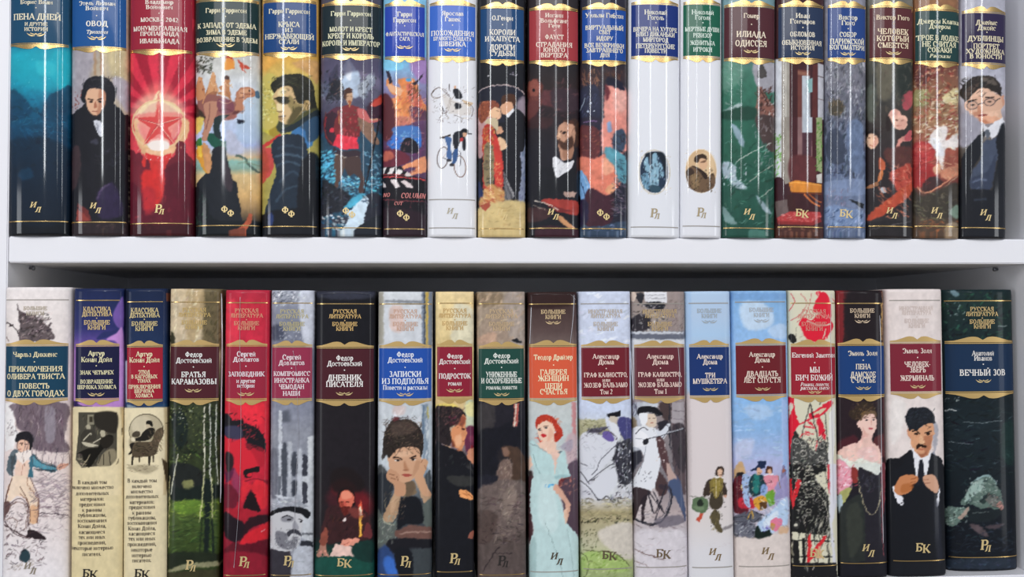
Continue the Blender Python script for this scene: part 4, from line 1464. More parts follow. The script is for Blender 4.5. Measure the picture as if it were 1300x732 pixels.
ART['B11'] = '''
G 3e2e2c 360 42302e 385 5a4846 420 6c5c58 434 c8ccca 505 c4cccc 540 c0c8c8 600 c8d0d0 735
@600,360,4.88
C 33201f~10 345,50 640,50 640,130 345,150
@590,500,5.764
P c88a8c~3 785,60 815,60 820,735 800,735
C c8b0b4~10 740,330 815,300 820,520 760,520
C 5a4a58~6 750,540 800,490 835,500 835,735 760,735
C a8a0b0*.8~5 700,390 790,330 780,420
D 8a7080*.6 30 740,340,830,520 30 6 50 .3
C 3a3030~3 468,570 500,580 505,735 465,735
C ecc8b4~2 560,330 660,320 670,400 720,430 690,460 560,430 470,560 468,470 520,400
C b83828~2 517,220 530,175 575,152 630,160 665,190 690,230 720,275 700,330 660,350 655,290 640,240 600,200 550,220 530,260
D e06848*.8 40 525,160,700,330 30 6 50 .35
D 7a1c18*.8 40 525,170,710,340 26 5 60 .35
C b83828~2 540,330 560,345 575,350 548,350
C f0ccb4~2 530,250 550,215 600,195 645,225 660,290 640,330 590,348 555,330 535,290
C d8a08c*.6~4 620,240 655,280 635,330 600,345
L 5a2c20 5 535,258 560,250
L 5a2c20 5 578,240 610,232
E 2a3a48 548,265 11,6
E 2a3a48 595,248 13,6
L c88878 4 562,262 568,285
C c83038~1 560,300 580,292 600,305 575,318
E f0f0f0 661,283 5,8
C bcd8d8~2 475,360 500,340 570,410 620,440 660,450 720,420 740,440 750,520 770,600 700,620 690,660 640,735 490,735 505,560 480,440
C e8c4b4~2 640,430 700,425 680,480 660,590 655,500
L 7a9a9c 4 500,440 530,540 600,640
L 8a9ca0 6 480,365 540,390 600,430
C 6a7a80 680,425 710,420 700,435
C 94b8bc*.8~4 660,600 750,590 770,610 670,620
D 4aa0d8 12 590,655,655,690 20 9 20 .2
C d8a48c~2 650,710 680,660 700,735
C 6a3034~2 690,640 740,610 790,620 790,735 700,735
D c87868*.8 30 680,620,790,735 24 9 40 .3
@590,605,5.764
C 4a3034~3 465,10 500,10 480,200 500,400 470,480 465,200
C 52404c~4 700,60 835,40 835,470 760,360 740,300
D b87a70*.8 30 690,0,830,130 30 9 40 .3
C bed8d8~2 505,-5 650,-5 660,90 700,180 750,340 835,460 835,740 475,740 480,480 510,380 480,220
C d0e4e4*.7~8 560,60 640,60 690,300 640,420 540,300
L 8aa4a4 4 590,340 640,470 690,600 720,735
L 9ab4b4 4 750,380 780,560 800,735
C 9ab8b8*.6~6 480,500 520,460 520,735 480,735
D 4aa0d8 14 590,50,650,80 20 9 10 .2
C d8a892~2 650,90 680,55 770,190 775,220 745,340 725,260 740,210 690,140
C e4bca4~1 725,260 750,230 750,320 740,345
N .05 4 6
'''
ART['B12'] = '''
G ccd4e8 360 ced6ea 430 ccd6ec 520 ccd4e4 531 b8b494 533 a8a484 550 d0d4d8 560 d4d4da 632 a89c78 650 c0bca0 690 a8b47c 715 98a874 735
@600,360,4.88
D dfe6f6*.7 40 660,60,970,360 60 16 20 .1
@590,500,5.764
D 6a6a48*.8 50 845,180,1020,290 40 5 0 .3
P 17171d 1035,165 1070,140 1145,120 1140,155 1060,172
L e8e8f0 4 1070,150 1090,160
C c8bcae~1 1060,175 1110,165 1130,190 1110,215 1070,205
C d4d8e4~2 1035,180 1070,200 1120,230 1140,320 1100,330 1050,250
C 4c4c78~2 1120,200 1160,170 1225,200 1225,350 1180,350 1140,290
C 7a7aa8*.8~3 1150,200 1200,220 1190,300 1150,270
D 26243c*.8 20 1130,190,1220,340 40 6 60 .3
C 4a4654~2 885,280 920,255 1000,240 1060,240 1010,270 940,300 890,305
D a0a0b0*.8 26 890,240,1060,300 30 4 -10 .3
C 6c609c~1 1005,290 1040,270 1080,300 1095,345 1050,345 1020,320
L 3a2a30 8 1050,275 1110,310 1105,340
C d6d8de~3 845,340 920,300 1020,320 1120,360 1080,420 1000,480 930,560 845,560
D 9a9ca8*.7 40 850,320,1100,560 60 5 -30 .3
L 2c2c34 5 980,490 1060,410 1130,370
L 1e1e26 8 845,470 910,490
L 1e1e26 7 845,540 900,580 930,640
L 1e1e26 6 910,640 1000,590 1100,530
L 26262e 6 900,560 960,530 990,470
C 34343c~2 1080,480 1120,400 1220,370 1225,640 1100,640 1110,530
D d8d8e0*.9 50 1090,370,1220,630 40 7 60 .4
D 17171d*.9 40 1080,380,1222,640 40 8 60 .4
E 55555f 1150,470 30,20
C d8dade~3 940,680 1000,610 1100,580 1110,735 940,735
C cfcfd8~3 845,600 930,640 940,735 845,735
D 26262e*.8 24 850,560,1000,735 40 5 -30 .4
@590,605,5.764
C d6d8e0~2 930,100 960,30 1040,0 1110,20 1090,90 1000,150 970,170
L 26262e 6 850,50 950,120 980,170 1040,140
L 26262e 6 1040,140 1090,190
C d0d0d8~2 845,50 930,90 920,110 850,70
D 26262e*.9 40 1060,0,1225,190 40 9 70 .4
D e0e4ec*.9 30 1060,0,1225,170 40 8 70 .3
D 6a6448*.8 90 850,150,1225,340 60 6 -3 .25
D c8bc90*.7 60 850,170,1225,330 50 8 0 .2
D 26261c*.9 40 850,300,1200,340 26 8 30 .3
C d0c8bc~8 980,400 1225,340 1225,600 1060,530
D 3a4024*.9 40 850,390,980,530 30 6 40 .4
C a4bc70~6 860,570 940,540 1100,570 1200,640 1160,700 960,680 860,680
D 6a8038*.7 60 860,560,1200,735 40 8 20 .35
D d8e0b0*.6 40 860,540,1220,735 30 8 20 .3
L 4a4c30 5 870,530 960,545 1100,560 1210,650
O 3a4028 4 850,650 60,90 0
N .08 4 4
'''
ART['B13'] = '''
G 8c8078 360 988a84 385 a0948c 418 80808c 422 70747e 428 d8dade 432 9a8c8c 505 8a8284 560 807a80 610 b8a8a8 650 ccc8d0 685 cac6ce 735
@720,360,4.88
P e0e0e4 480,50 620,50 620,120 480,110
L 8a8a90 3 490,70 610,70
L 8a8a90 3 490,90 610,92
E d8c4b4 410,80 18,32
C 2a2a30 430,60 475,60 470,115 440,110
C 26262c~2 480,120 560,110 610,130 590,160 500,150
C 302c32~3 395,220 440,190 500,200 520,260 480,290 400,290
D d8d4d0*.8 50 400,120,610,290 30 6 20 .4
D 26242a*.8 50 400,120,600,290 30 7 20 .4
P 9a8c88~2 620,50 722,50 725,290 620,290
D 6a5c5c*.6 60 620,100,722,295 30 6 60 .3
P c8ccd4~1 395,295 725,300 725,312 395,308
P 666a78~2 395,312 725,318 725,345 395,340
@790,500,5.764
P b8bcc6~4 75,60 200,60 180,420 75,420
P c8ccd4~3 150,60 260,60 265,100 150,100
D 5a5a66*.8 20 80,60,110,200 60 6 85 .2
C 8a7a64~3 60,180 90,170 110,240 70,250
P 5a4c50~3 355,60 460,60 465,735 420,735 370,500
P a8a0a4~2 365,60 455,60 455,235 360,215
L 6a6068 4 370,120 455,130
L 7a7078 4 370,180 455,190
P 2a2830~2 262,210 330,180 350,240 300,300 262,250
C 4a3c3c~4 270,70 350,70 350,190 300,180
L 2a2a32 10 348,60 350,400
C 40383e~3 360,250 460,240 465,560 390,500
D 24242c*.8 20 360,250,460,600 90 6 88 .2
C 16161c~1 115,110 150,88 210,90 260,110 300,155 260,160 200,140 120,155
L dcdce0 4 120,155 200,138 290,160
C dccab8~1 150,160 200,145 245,170 255,215 235,245 200,245 165,220 140,190
E 4a3c38 165,192 9,5
E 4a3c38 235,188 9,5
L b0604c 4 185,225 205,222
C eceef0~1 130,190 150,170 160,220 190,245 150,240
C e4e6ea~2 75,260 130,235 190,240 240,250 300,300 330,250 345,230 330,290 300,330 250,310 270,420 280,480 250,600 200,700 75,660 140,520 170,440 140,390 75,370
D a0a4b0*.8 50 85,260,290,660 50 5 70 .3
D 32343e*.8 30 140,240,290,640 26 4 50 .4
L 26262e 7 195,325 300,300 460,250
L d8dce4 4 210,318 300,292 450,248
C 3a3a42~1 150,350 190,320 190,360 160,380
C 5c4446~2 245,320 290,320 320,400 350,520 330,520 300,540 280,440
D d8ccc8*.8 14 260,340,320,480 16 10 70 .2
P b49a94~2 310,530 340,500 385,610 400,640 340,650 330,600
C 4a5878~2 340,660 400,620 440,735 350,735
D 5a6080*.8 8 110,560,210,640 16 12 40 .2
C 4c3a3c~2 240,600 270,560 330,650 320,735 230,735
P 32323c~3 75,420 140,410 150,470 75,580
C e0e2e8~2 90,640 140,560 240,580 220,735 110,735
C 3a2e32~2 100,690 200,690 240,735 90,735
@790,605,5.764
C c8bcbc~5 80,60 240,90 260,200 180,330 80,300
C dee0e6~2 90,-5 240,-5 230,60 200,110 100,80
C 2c242a~2 80,290 85,150 120,95 190,110 170,200 160,320 140,330 140,200
L 2c2a34 10 195,110 215,200 235,270
L 2c2a34 9 230,110 300,250
L 2c2a34 8 320,60 280,200 240,320
L 2a2a34 16 350,60 360,160 330,270 280,330 220,350 150,335 90,305
L 5a5a66 5 340,80 345,170 310,270 240,320
L 8a848c 4 160,280 210,275
C 4a506c~2 340,0 400,-5 440,80 465,260 465,330 430,240 380,120 345,60
C 3a3038~3 270,60 340,70 330,100 280,90
D 6a5c60*.7 60 90,250,460,380 60 5 -10 .25
C 6a6470*.8~6 240,320 400,280 460,330 300,370
C d8d2d8~8 90,420 300,400 460,420 460,735 90,735
L 6a504c 6 90,530 190,570 310,610
L 7a605c 4 90,610 200,660
D b0a4a8*.7 50 90,400,460,720 60 5 8 .3
N .06 4 5
'''
ART['B14'] = '''
G b4cce6 360 b4cae4 400 accae8 425 b0c4dc 440 dcd2d2 505 dcd2d2 600 dcd4d2 660 dcdade 700 dcdce0 735
P a8c4e4~1 869,360 877,360 880,500 872,500
@790,500,5.764
C c8bcbc*.7~6 470,60 500,60 505,735 480,735
C 3a2c26~1 680,600 690,545 715,530 740,545 745,590 735,600 725,560 700,560 700,595
C e0b89c~1 700,560 725,550 735,580 725,610 705,605
L 4a2c24 3 708,590 726,590
P e8e4e0 675,600 705,600 720,620 740,610 735,635 700,630
C 7a6a3c~2 655,640 690,625 740,640 745,735 650,735
C 3c2c28~2 600,735 620,660 650,625 665,660 640,735
C 3c2c28~2 735,640 755,660 768,735 740,735
D a89450*.7 20 660,640,740,735 30 6 70 .3
@790,605,5.764
L 5a5a50 4 495,145 560,145 640,150
C 3c302a~2 590,130 610,60 650,15 660,50 620,140
C 3c302a~2 735,30 760,70 770,130 745,135
C 84743c~2 640,60 660,15 740,15 730,90 690,165 655,120
C 94843c*.7~4 665,30 720,40 690,140
C 443c30~2 640,160 660,110 690,165 730,100 735,190 715,230 680,240 645,220
P cc9c84 740,135 770,130 760,155 740,150
C 5c7254~2 513,200 530,155 590,150 630,180 630,230 595,265 530,250
E 242c24~1 572,192 22,24
C 7c9070*.7~3 530,210 600,220 590,245 540,240
P c0503c~1 570,265 598,268 570,330 542,320
C 5a5038~2 645,285 680,240 715,275 710,330 730,380 725,412 690,390 660,345
D 8a7c54*.7 20 650,245,720,400 26 7 60 .4
L 3a3028 10 690,245 695,290
C 6a6468*.7~5 735,380 800,350 810,365 740,395
D b8a8a8*.7 10 640,480,790,515 30 3 0 .2
'''
ART['B15'] = '''
G 9cc4e8 360 88b4e0 385 94bce8 430 8cb8e6 515 8cb4e0 545 a4b8e0 570 b4b8dc 590 a8a4c4 632 d8ccc8 682 dcd2cc 735
@840,360,4.88
C 7aa4d4~8 430,50 770,60 770,100 430,100
C d0e0f0*.8~12 490,130 600,110 690,180 680,260 560,290 500,240
C c4d8f0*.7~10 660,280 760,250 770,340 690,330
@790,500,5.764
C b8d0ec*.7~14 900,90 1050,80 1100,150 960,190
C c8cce4*.7~14 830,360 960,330 940,450 840,480
D b0c8e8*.5 50 820,60,1200,480 90 14 0 .1
P a0bce8~2 1165,40 1205,40 1212,735 1180,735
C c8a478~3 820,560 850,500 880,500 900,560 920,660 830,640
C 1c161a~1 830,610 840,580 880,570 905,590 895,620 870,630
P e8e8ec 820,630 890,635 915,620 900,650 840,650
C d8a078~1 880,600 905,600 900,630 880,630
C 5c1c24~2 815,650 880,650 890,735 815,735
C e0a848~2 870,660 920,650 930,690 900,720
C b8c4d8~2 890,660 930,640 945,735 900,735
C 1e2c4c~1 945,555 985,530 990,500 1010,490 1050,495 1045,540 1000,545 960,560
C d8a888~1 985,545 1010,540 1020,570 990,600
C 234a58~2 940,640 980,600 1040,600 1050,660 1000,735 940,735
C 2a6a5c~3 960,630 1000,620 1000,735 950,735
C 4a2a1c~1 1050,560 1065,530 1095,532 1100,570 1085,580 1055,580
C e0b090~1 1062,555 1085,550 1090,580 1070,585
P e8e4ec 1040,590 1110,580 1120,610 1040,610
C e08898~2 1040,610 1110,600 1140,690 1110,735 1040,735
C f0b0b8*.8~2 1080,620 1110,620 1120,690
C 7a78a0~2 1160,640 1175,530 1195,535 1205,650 1200,735 1150,735
E 9a5a4c 1184,560 9,18
C 8aa448~2 1070,735 1090,700 1110,735
@790,605,5.764
C 5a1a26~2 815,30 880,-5 890,50 930,130 920,250 850,270 815,230
C c02c3c~3 850,160 930,150 980,200 960,230 870,230
C d8c080~2 870,70 900,50 930,80 910,110 880,100
C a0b8dc~2 880,-5 940,-5 935,60 930,160 940,230 910,210 890,160
C 1c3840~2 940,-5 1040,-5 1060,60 1010,130 940,130
C 2a7a74~3 960,-5 1005,-5 1000,110 960,110
C e090a0~2 1040,-5 1140,-5 1140,60 1100,120 1060,70
C 8aa8d8~2 1020,60 1060,60 1060,130 1020,130
C d89c38~2 970,160 1040,140 1060,200 1020,250 970,210
C 5a3c20~2 1010,190 1050,180 1060,230 1020,240
C 6ca038~2 1050,130 1110,100 1118,190 1080,210
C 9a94c0~4 1120,80 1180,0 1205,0 1212,160 1130,220
C b8d0ec~3 1000,330 1080,260 1210,150 1212,330 1180,360 1090,420 1000,400
C e8f0f8*.7~5 1040,320 1140,250 1120,340 1050,380
C 5a5c68~3 815,290 930,250 1020,280 1000,330 900,330 815,320
L 1c1e28 6 820,330 900,330 960,350
L 1c1e28 5 900,400 940,300 960,240
L d8a848 7 920,310 950,250 960,310
L 1c1e28 5 940,240 1010,270 1060,290
C 6a6c78~4 815,340 960,340 980,440 870,440 815,420
D d8dce8*.8 26 820,330,980,440 40 5 30 .4
D 20222c*.8 26 820,330,980,440 40 5 30 .4
C 16241f~2 975,380 1000,360 1020,400 1080,390 1090,440 1030,465 970,440
C e07c98~2 1080,340 1120,300 1165,310 1170,350 1130,400 1110,390
C c88848~2 1080,340 1120,350 1110,385 1090,380
D 6a58b0 12 1030,360,1090,400 26 6 -20 .2
C d8a878*.7~5 1150,370 1212,360 1212,410 1150,420
D 3a2c28*.8 12 830,425,970,450 40 4 5 .2
C dcd0ca~5 815,455 980,460 1210,430 1215,735 815,735
N .06 4 5
'''
ART['B16'] = '''
F d8d4bc
@840,360,4.88
C dc2038~1 960,50 1000,60 1040,120 1050,260 1020,340 970,360 900,340 860,260 855,210 900,230 940,180 950,100
D d8d4bc*.9 16 870,190,1050,340 70 8 60 .35
D dc2038*.9 14 860,70,1060,350 70 7 -60 .3
L c83040 4 800,60 820,110 790,170
L c0404a 3 870,120 930,150
L c0404a 3 820,200 870,240
L d8d4bc 6 970,50 975,160
D 5a5448*.7 20 790,180,900,360 40 4 30 .4
C 20201e~2 785,330 810,310 840,350 810,370
@990,500,7.956
P dc1c34 80,30 150,30 145,130 160,200 205,300 150,380 110,520 130,735 90,735
P d8d4bc 95,150 130,90 140,130 110,200 100,260
C e8ccc0~2 90,100 120,90 100,160
P d8243a 290,210 430,120 520,60 540,100 470,180 390,240 300,240
C d8c8a8~1 330,200 440,140 470,150 400,210
P d8243a 370,260 410,230 450,330 470,450 460,470 420,400 395,430 390,340
L d8243a 12 180,320 290,260 400,200
L d8243a 12 250,330 360,345
L d8243a 12 260,380 340,410
P d8243a 280,270 330,290 350,340 300,310
L d8243a 8 375,470 365,580
L 1e1e20 9 310,95 240,350 180,640
L 1e1e20 11 310,95 345,260 395,500
L 1e1e20 9 415,80 410,110
L 1e1e20 7 460,190 480,420 500,600
L 1e1e20 4 480,350 390,480
C 2a2a28~2 130,460 160,370 190,420 180,480
C 4a4a48~2 120,500 160,440 230,460 280,490 310,540 370,570 400,490 470,480 480,560 490,735 130,735
D c8c4b8*.9 50 125,450,490,735 40 12 30 .4
D 1c1c1c*.9 60 125,450,490,735 50 10 30 .4
O d0ccc0 6 170,480 28,22 0
O d0ccc0 6 240,500 30,24 0
O d0ccc0 6 240,600 32,26 0
O d0ccc0 6 330,590 26,24 0
O d0ccc0 6 430,520 26,26 0
O d0ccc0 6 170,700 26,22 0
O d0ccc0 6 410,660 30,24 0
P e4e2dc~2 500,200 560,100 560,500 530,735 490,735
@990,590,5.155
P 1c1c1c 65,-5 300,-5 320,200 325,330 330,480 370,640 375,740 70,740
D d0ccbc*.9 60 90,0,250,130 30 8 20 .4
P d8d4bc 230,70 300,40 320,200 250,110
D b8b4a8*.9 140 110,110,310,380 24 6 20 .5
D 1c1c1c*.9 60 100,110,310,380 24 8 40 .5
L 6a6a60 5 300,200 320,330 325,480
D d8d4c0*.9 40 170,350,320,480 90 5 75 .08
P d8d4bc~1 75,440 300,460 360,500 365,640 80,640
D 1c1c1c 26 80,440,365,650 150 8 90 .03
L 1c1c1c 8 70,495 360,500
L 1c1c1c 8 75,600 360,600
P 1c1c1c~1 88,500 125,490 130,660 90,660
P 1c1c1c~1 145,480 165,480 170,650 150,650
E 3a3a38 110,395 22,22
E d0ccbc 108,395 10,12
P d42c34 60,90 80,90 85,200 100,130 120,90 145,105 95,260 85,290 70,230
P d42c34 185,470 200,445 210,520 200,590 285,470 315,460 280,520 195,640 180,640
C d8a888~1 230,590 260,530 275,600 250,610
P d0404c~1 310,-5 330,-5 335,240 318,150
P dcdce4~3 330,-5 370,-5 375,250 345,400 370,640 350,640 325,350
P 1a1a1e~1 70,640 375,650 375,740 70,740
D d8d4c0*.9 6 140,645,240,690 40 6 85 .05
'''
ART['B17'] = '''
G 481c20 360 3a1c1e 400 281a1c 430 1c181e 505 1e181e 560 301c22 590 1c1c24 632 1a1a22 735
@1040,360,4.88
C 7a2428~6 105,45 150,45 150,360 105,360
C 20181c~8 180,50 380,50 380,350 180,350
P 8a6a50~1 390,50 398,50 402,380 392,380
P c8a060 385,120 392,120 388,350 383,350
@990,500,7.956
C 281c22~6 580,40 1070,40 1080,600 580,600
C 4a2028~16 600,480 760,420 800,560 600,590
C 5a2a2c~10 960,440 1080,420 1080,640 960,560
C 342820~2 790,280 720,240 705,180 750,150 800,100 860,75 940,100 975,170 985,230 940,170 880,180 830,250 800,290
D 6a5440*.8 40 715,90,970,260 40 8 40 .4
C a88040*.7~6 820,230 850,180 910,170 900,210 850,240
C ecc4b8~2 790,290 830,250 870,200 920,180 960,210 980,270 975,340 950,400 930,450 960,510 1010,560 1015,735 740,735 640,640 580,600 660,530 800,480 830,420 820,350 795,320
C d8a096*.6~6 830,330 870,400 920,410 850,440 830,500
L 6a4034 7 858,245 895,238
L 6a4034 7 935,238 970,232
E 3a3440 882,265 16,8
E 3a3440 950,262 13,8
L c88c80 5 925,260 925,320
C c05c60~1 895,348 925,340 950,350 920,362
E f0c8bc~2 800,310 16,26
L c89088*.6 7 840,430 930,410
C f0c8c4*.7~10 800,560 960,540 980,680 820,680
C e8e8dc~3 575,610 640,640 740,680 830,650 940,690 1010,735 580,735
D b8c8b8*.7 30 590,620,850,735 40 9 20 .3
D f4f4ec*.8 30 590,620,1000,735 40 9 20 .2
C e8a0b0~2 580,660 650,680 680,735 580,735
P 4a2428~2 1035,40 1085,40 1090,735 1060,735
@990,590,5.155
C e0e4dc~3 480,-5 680,-5 680,60 640,80 520,40 480,30
C e8a0b0~3 375,-5 450,10 500,60 470,130 430,170 380,190
D f8d0d8*.8 26 380,0,470,170 40 10 30 .4
D d05868*.8 26 380,0,500,150 30 8 30 .4
C 8a3430~2 470,20 510,30 510,100 480,120
C 24222a~2 515,35 570,35 640,70 670,60 690,330 690,735 560,735 540,300
D 3c3a44*.8 40 520,50,650,180 40 9 60 .3
C a8a868~2 390,190 440,150 470,160 440,220 410,260
C b0c0c8~2 378,210 410,200 410,300 385,310
C 2a2e2c~6 420,260 530,200 560,400 540,735 400,735 390,350
C 3c4038*.7~8 440,300 520,260 540,480 460,600
L c8bc98 4 512,80 530,180 560,280 590,320 620,320 650,260 665,160 668,90
C 7a3c44~2 665,20 690,10 690,200 675,330
L b85a64*.8 5 672,60 670,330 680,600
P 1a1a22~1 380,635 700,635 700,740 380,740
N .1 5 6
'''
ART['B18'] = '''
F e4d8d4
P d8c8c6~2 1120,360 1126,360 1131,500 1124,500
@1100,500,6.365
C f0ece8*.6~20 200,60 320,80 280,320 200,400
C 8a8c9a*.7~5 545,230 580,270 575,400 545,480
C 16171c~1 160,540 270,515 370,455 400,640 480,640 520,500 560,500 610,540 615,740 160,740
C d9a07a~2 340,290 350,270 430,300 480,250 535,235 545,300 535,380 510,470 470,510 440,515 400,480 375,430 350,360
C a86a4c*.7~4 470,260 540,250 540,330 520,430 480,500 470,420
C d09070~1 330,290 350,285 355,360 340,340
C 20242c~1 315,185 345,130 370,108 430,115 480,108 530,140 553,190 548,240 480,240 430,270 400,295 370,265 345,300 335,260 318,220
C 2e343e*.8~4 380,130 500,140 530,200 420,230
L 1c1410 10 365,300 400,295 435,320
L 1c1410 9 470,315 530,300
E 20140f~1 405,322 18,9
E 20140f~1 500,322 16,9
C e8b890~2 440,330 470,390 460,405 430,395
L 6a3c28 6 430,400 475,402
C 2a1810~1 400,430 430,400 460,410 490,420 480,435 440,430 410,445
C b86a50~1 415,445 450,440 480,445 450,455
C 8a4c34*.7~3 400,450 420,480 470,480 490,450 470,510 430,505
P ececf0 372,450 400,470 440,520 480,510 525,470 510,560 480,640 400,640 375,540
L a8a8b8 5 390,520 410,620
D b0b0c0*.7 14 385,500,420,640 20 4 70 .3
P 1c1e28 430,535 455,525 460,560 470,735 410,735
P 2e3446~2 505,540 530,500 545,735 500,735
C 4a5874*.7~4 530,500 560,500 565,735 530,735
@1100,605,5.765
C 17191f~1 150,-5 580,-5 580,740 150,740
P e4e4ec 370,-5 400,-5 395,40 385,40
C c98458~2 205,100 225,40 260,-5 375,0 370,40 330,60 330,100 280,125 240,135
C a8602e*.7~3 260,60 330,50 340,90 260,120
L 7a3c1c 5 330,15 370,10
L 7a3c1c 5 320,45 365,40
C d0a084~2 410,20 430,-5 500,-5 530,70 520,115 490,110 440,70
L 8a5440 5 415,25 460,20
L 8a5440 5 425,50 470,50
P ececf2 190,80 205,65 230,120 245,140 268,155 272,200 255,212 225,180
E 2a2a30 256,196 6,6
P ececf2 540,75 535,180 520,225 508,200 520,130
C 272a36*.7~8 495,200 530,220 560,600 520,600
P 1a1c22~1 165,630 575,630 575,740 165,740
N .06 5 7
'''
ART['B19'] = '''
G 14242a 360 1c302e 385 17282a 420 141f24 505 18242a 540 141e24 600 121820 660 10141c 735
@1040,360,4.88
D 2c5040*.8 60 770,45,1180,340 50 12 30 .4
D 0c1418*.8 50 770,45,1180,340 50 14 30 .4
D a0b4b4*.7 16 770,110,900,240 24 7 40 .4
C 8aa8b4*.7~4 810,45 850,42 870,70 840,80
L b0b8b8*.7 5 1110,265 1170,262
@1100,500,6.365
D 2c3c40*.8 80 625,30,1190,640 110 5 0 .25
D 0c141a*.8 60 625,30,1190,640 120 12 0 .2
D 8aa4a8*.6 30 640,80,1180,640 60 4 0 .3
L d8dcdc 6 635,135 680,125 735,138
L a8b4b8*.8 4 660,385 760,395 860,408
L a8b4b8*.8 4 780,225 920,235 1100,215
D c8d0d0*.8 10 640,30,760,60 20 7 20 .3
C 1c3a34*.6~14 1100,260 1190,240 1190,560 1100,520
C 8aa4a4~2 850,735 880,690 930,660 980,650 1020,680 1050,735
@1100,605,5.765
C 5c7068~2 690,190 740,110 760,60 820,20 870,0 920,10 960,70 990,130 1000,230 940,240 900,220 850,235 760,200 720,210
C a8c0b8*.8~3 740,110 780,50 850,20 860,80 800,130 720,190
C 2c3c3a~2 830,170 890,120 910,130 870,190 840,200
C 6a6c68~2 870,170 930,130 990,180 1000,230 930,215
C b08078~2 950,200 985,180 1002,225 980,240
D 3a4846*.8 50 700,30,990,230 40 9 -40 .4
D c8d4cc*.7 40 720,10,960,200 30 7 -40 .3
C 1a2226~3 720,240 900,240 1000,245 920,320 760,330
L 8a9490*.8 4 780,265 900,255
C 6a8078~2 570,240 640,220 740,230 760,240 700,310 640,360 600,350 570,300
D b0c4b8*.8 40 575,225,740,350 30 8 30 .4
D 2a3430*.8 30 575,225,740,350 30 8 30 .4
C a89488~2 670,300 700,270 740,225 755,240 700,310
C 584c50~3 750,345 830,360 880,410 900,440 830,420 790,390
C 4a4046~3 880,360 1010,345 960,380 890,378
D 2a3440*.8 60 580,380,1100,560 90 7 0 .3
D 5a6878*.6 26 580,330,1100,560 40 5 0 .3
C 232c38~4 580,610 1100,590 1100,670 580,670
D 3a4656*.7 30 590,600,1095,665 50 9 0 .3
N .14 6 5
'''
MORE = {}
MORE['T2'] = '''
@0,0,4.88
C 15161c~2 520,560 540,500 590,472 650,482 640,500 600,520 560,545
D 2c2a2c*.8 30 520,480,700,560 50 5 20 .5
D 0c0d10*.8 40 505,520,720,640 40 7 70 .4
C e4bc9c*.8~4 545,570 590,560 600,600 580,640 550,620
C 8a5a44*.7~3 560,690 600,680 610,710 590,718
D c89a80*.5 16 545,570,640,700 20 5 60 .4
'''
MORE['T4'] = '''
@240,70,4.88
C a8c0d4*.5~12 330,280 440,280 440,520 300,520
C 8e5a52~3 60,270 120,245 180,250 250,275 290,300 295,350 250,375 180,370 110,350 60,330
C b8846c~2 95,300 180,290 175,350 150,420 120,500 110,530 85,525 95,460 105,390
L 7a4a44*.8 6 130,300 125,380 105,460
C 1e2e30~2 165,385 250,370 205,410 190,460 205,520 160,500 155,440
C 7c4450~2 180,275 265,285 275,350 190,355
L c8a080*.8 4 185,280 225,300 265,290
L 5a2c34 4 185,345 230,335 272,350
C b87c5e~2 285,340 298,290 300,250 315,215 365,198 400,212 418,240 405,258 360,268 335,295 345,330 315,352
C d8a480*.8~3 315,225 360,208 390,222 350,240 320,260
L 6a3c34 4 320,235 360,245 400,240
L 6a3c34 4 310,270 345,262
E 1a1010 375,222 6,5
C 4a6c8c~1 412,232 428,225 440,262 418,268
C 5c2e30*.8~3 285,345 320,350 300,365 270,370
D e0a078*.5 20 290,210,400,330 22 5 30 .4
C c48a60~1 48,180 65,150 80,150 88,180 84,220 100,260 70,280 46,270
C d0986a~1 118,200 135,140 150,112 165,130 168,180 185,225 150,225 115,240
C b87c50~1 215,180 222,145 240,135 250,160 250,200 262,250 225,235 185,205 190,195
L e0b48a 5 130,150 150,190 175,180
L e0b48a 5 225,170 245,195 265,180
L c88c60 7 120,225 100,260 85,300
L a86c48 7 230,225 255,260 260,290
E d8a478 150,118 11,13
E 4a2c22 236,140 16,12
E d09a6c 66,152 10,12
D 5a2c28*.7 16 50,160,250,230 18 4 60 .4
P 15182a 298,398 345,405 340,420 320,415 318,430 305,420
D 3a3a30*.8 30 45,60,150,110 30 10 30 .4
C e8a040*.8~2 235,20 280,40 275,85 215,88
'''
MORE['T5'] = '''
@240,70,4.88
C c8b860~6 455,150 540,130 520,280 560,360 540,440 455,440
D e0dc98*.7 40 455,160,540,420 26 12 5 .3
D 6a6a34*.6 40 455,160,545,420 30 4 10 .5
C 242419~2 508,200 512,172 545,150 600,128 665,118 735,138 772,190 782,270 792,335 745,352 748,300 720,310 680,300 655,250 640,205 600,190 560,205 528,232
C d2b282~2 528,240 560,206 612,192 650,235 672,295 712,305 705,345 640,420 600,428 562,405 552,378 560,362 545,345 560,308 526,282
C 8c7c4e*.9~5 625,250 672,300 710,312 690,360 640,418 600,420 640,360 610,300
C 4c4428*.8~4 655,330 705,330 645,418 610,424
C 34301e~3 540,268 590,262 625,280 610,302 565,300
E 12120c~1 585,284 16,9
L 2a2416 9 528,272 575,260 620,268
C e8d4a0*.9~3 560,215 600,205 590,250 550,250
C ecd8a8*.9~2 548,300 575,310 572,345 548,342
L 4a3a22 5 545,348 575,352
L 3c2a1c 7 555,382 600,378
C 9c7a4c~2 555,388 590,390 585,405 565,402
C b89a66~1 712,292 738,280 752,300 748,335 730,348
L 5a4828 5 725,300 742,310 735,335
D 3a3826*.8 50 515,130,780,230 44 5 25 .5
D 12120c*.8 40 650,150,790,340 40 6 70 .3
D 6a6844*.5 26 540,130,700,190 40 4 20 .4
C 4a4a28~4 640,420 720,350 790,330 800,345 690,430 600,470
C 1e2a30~2 560,470 640,430 740,370 800,340 805,375 700,430 640,470
C 2c4a66~4 690,440 800,380 808,500 740,540 720,470
'''
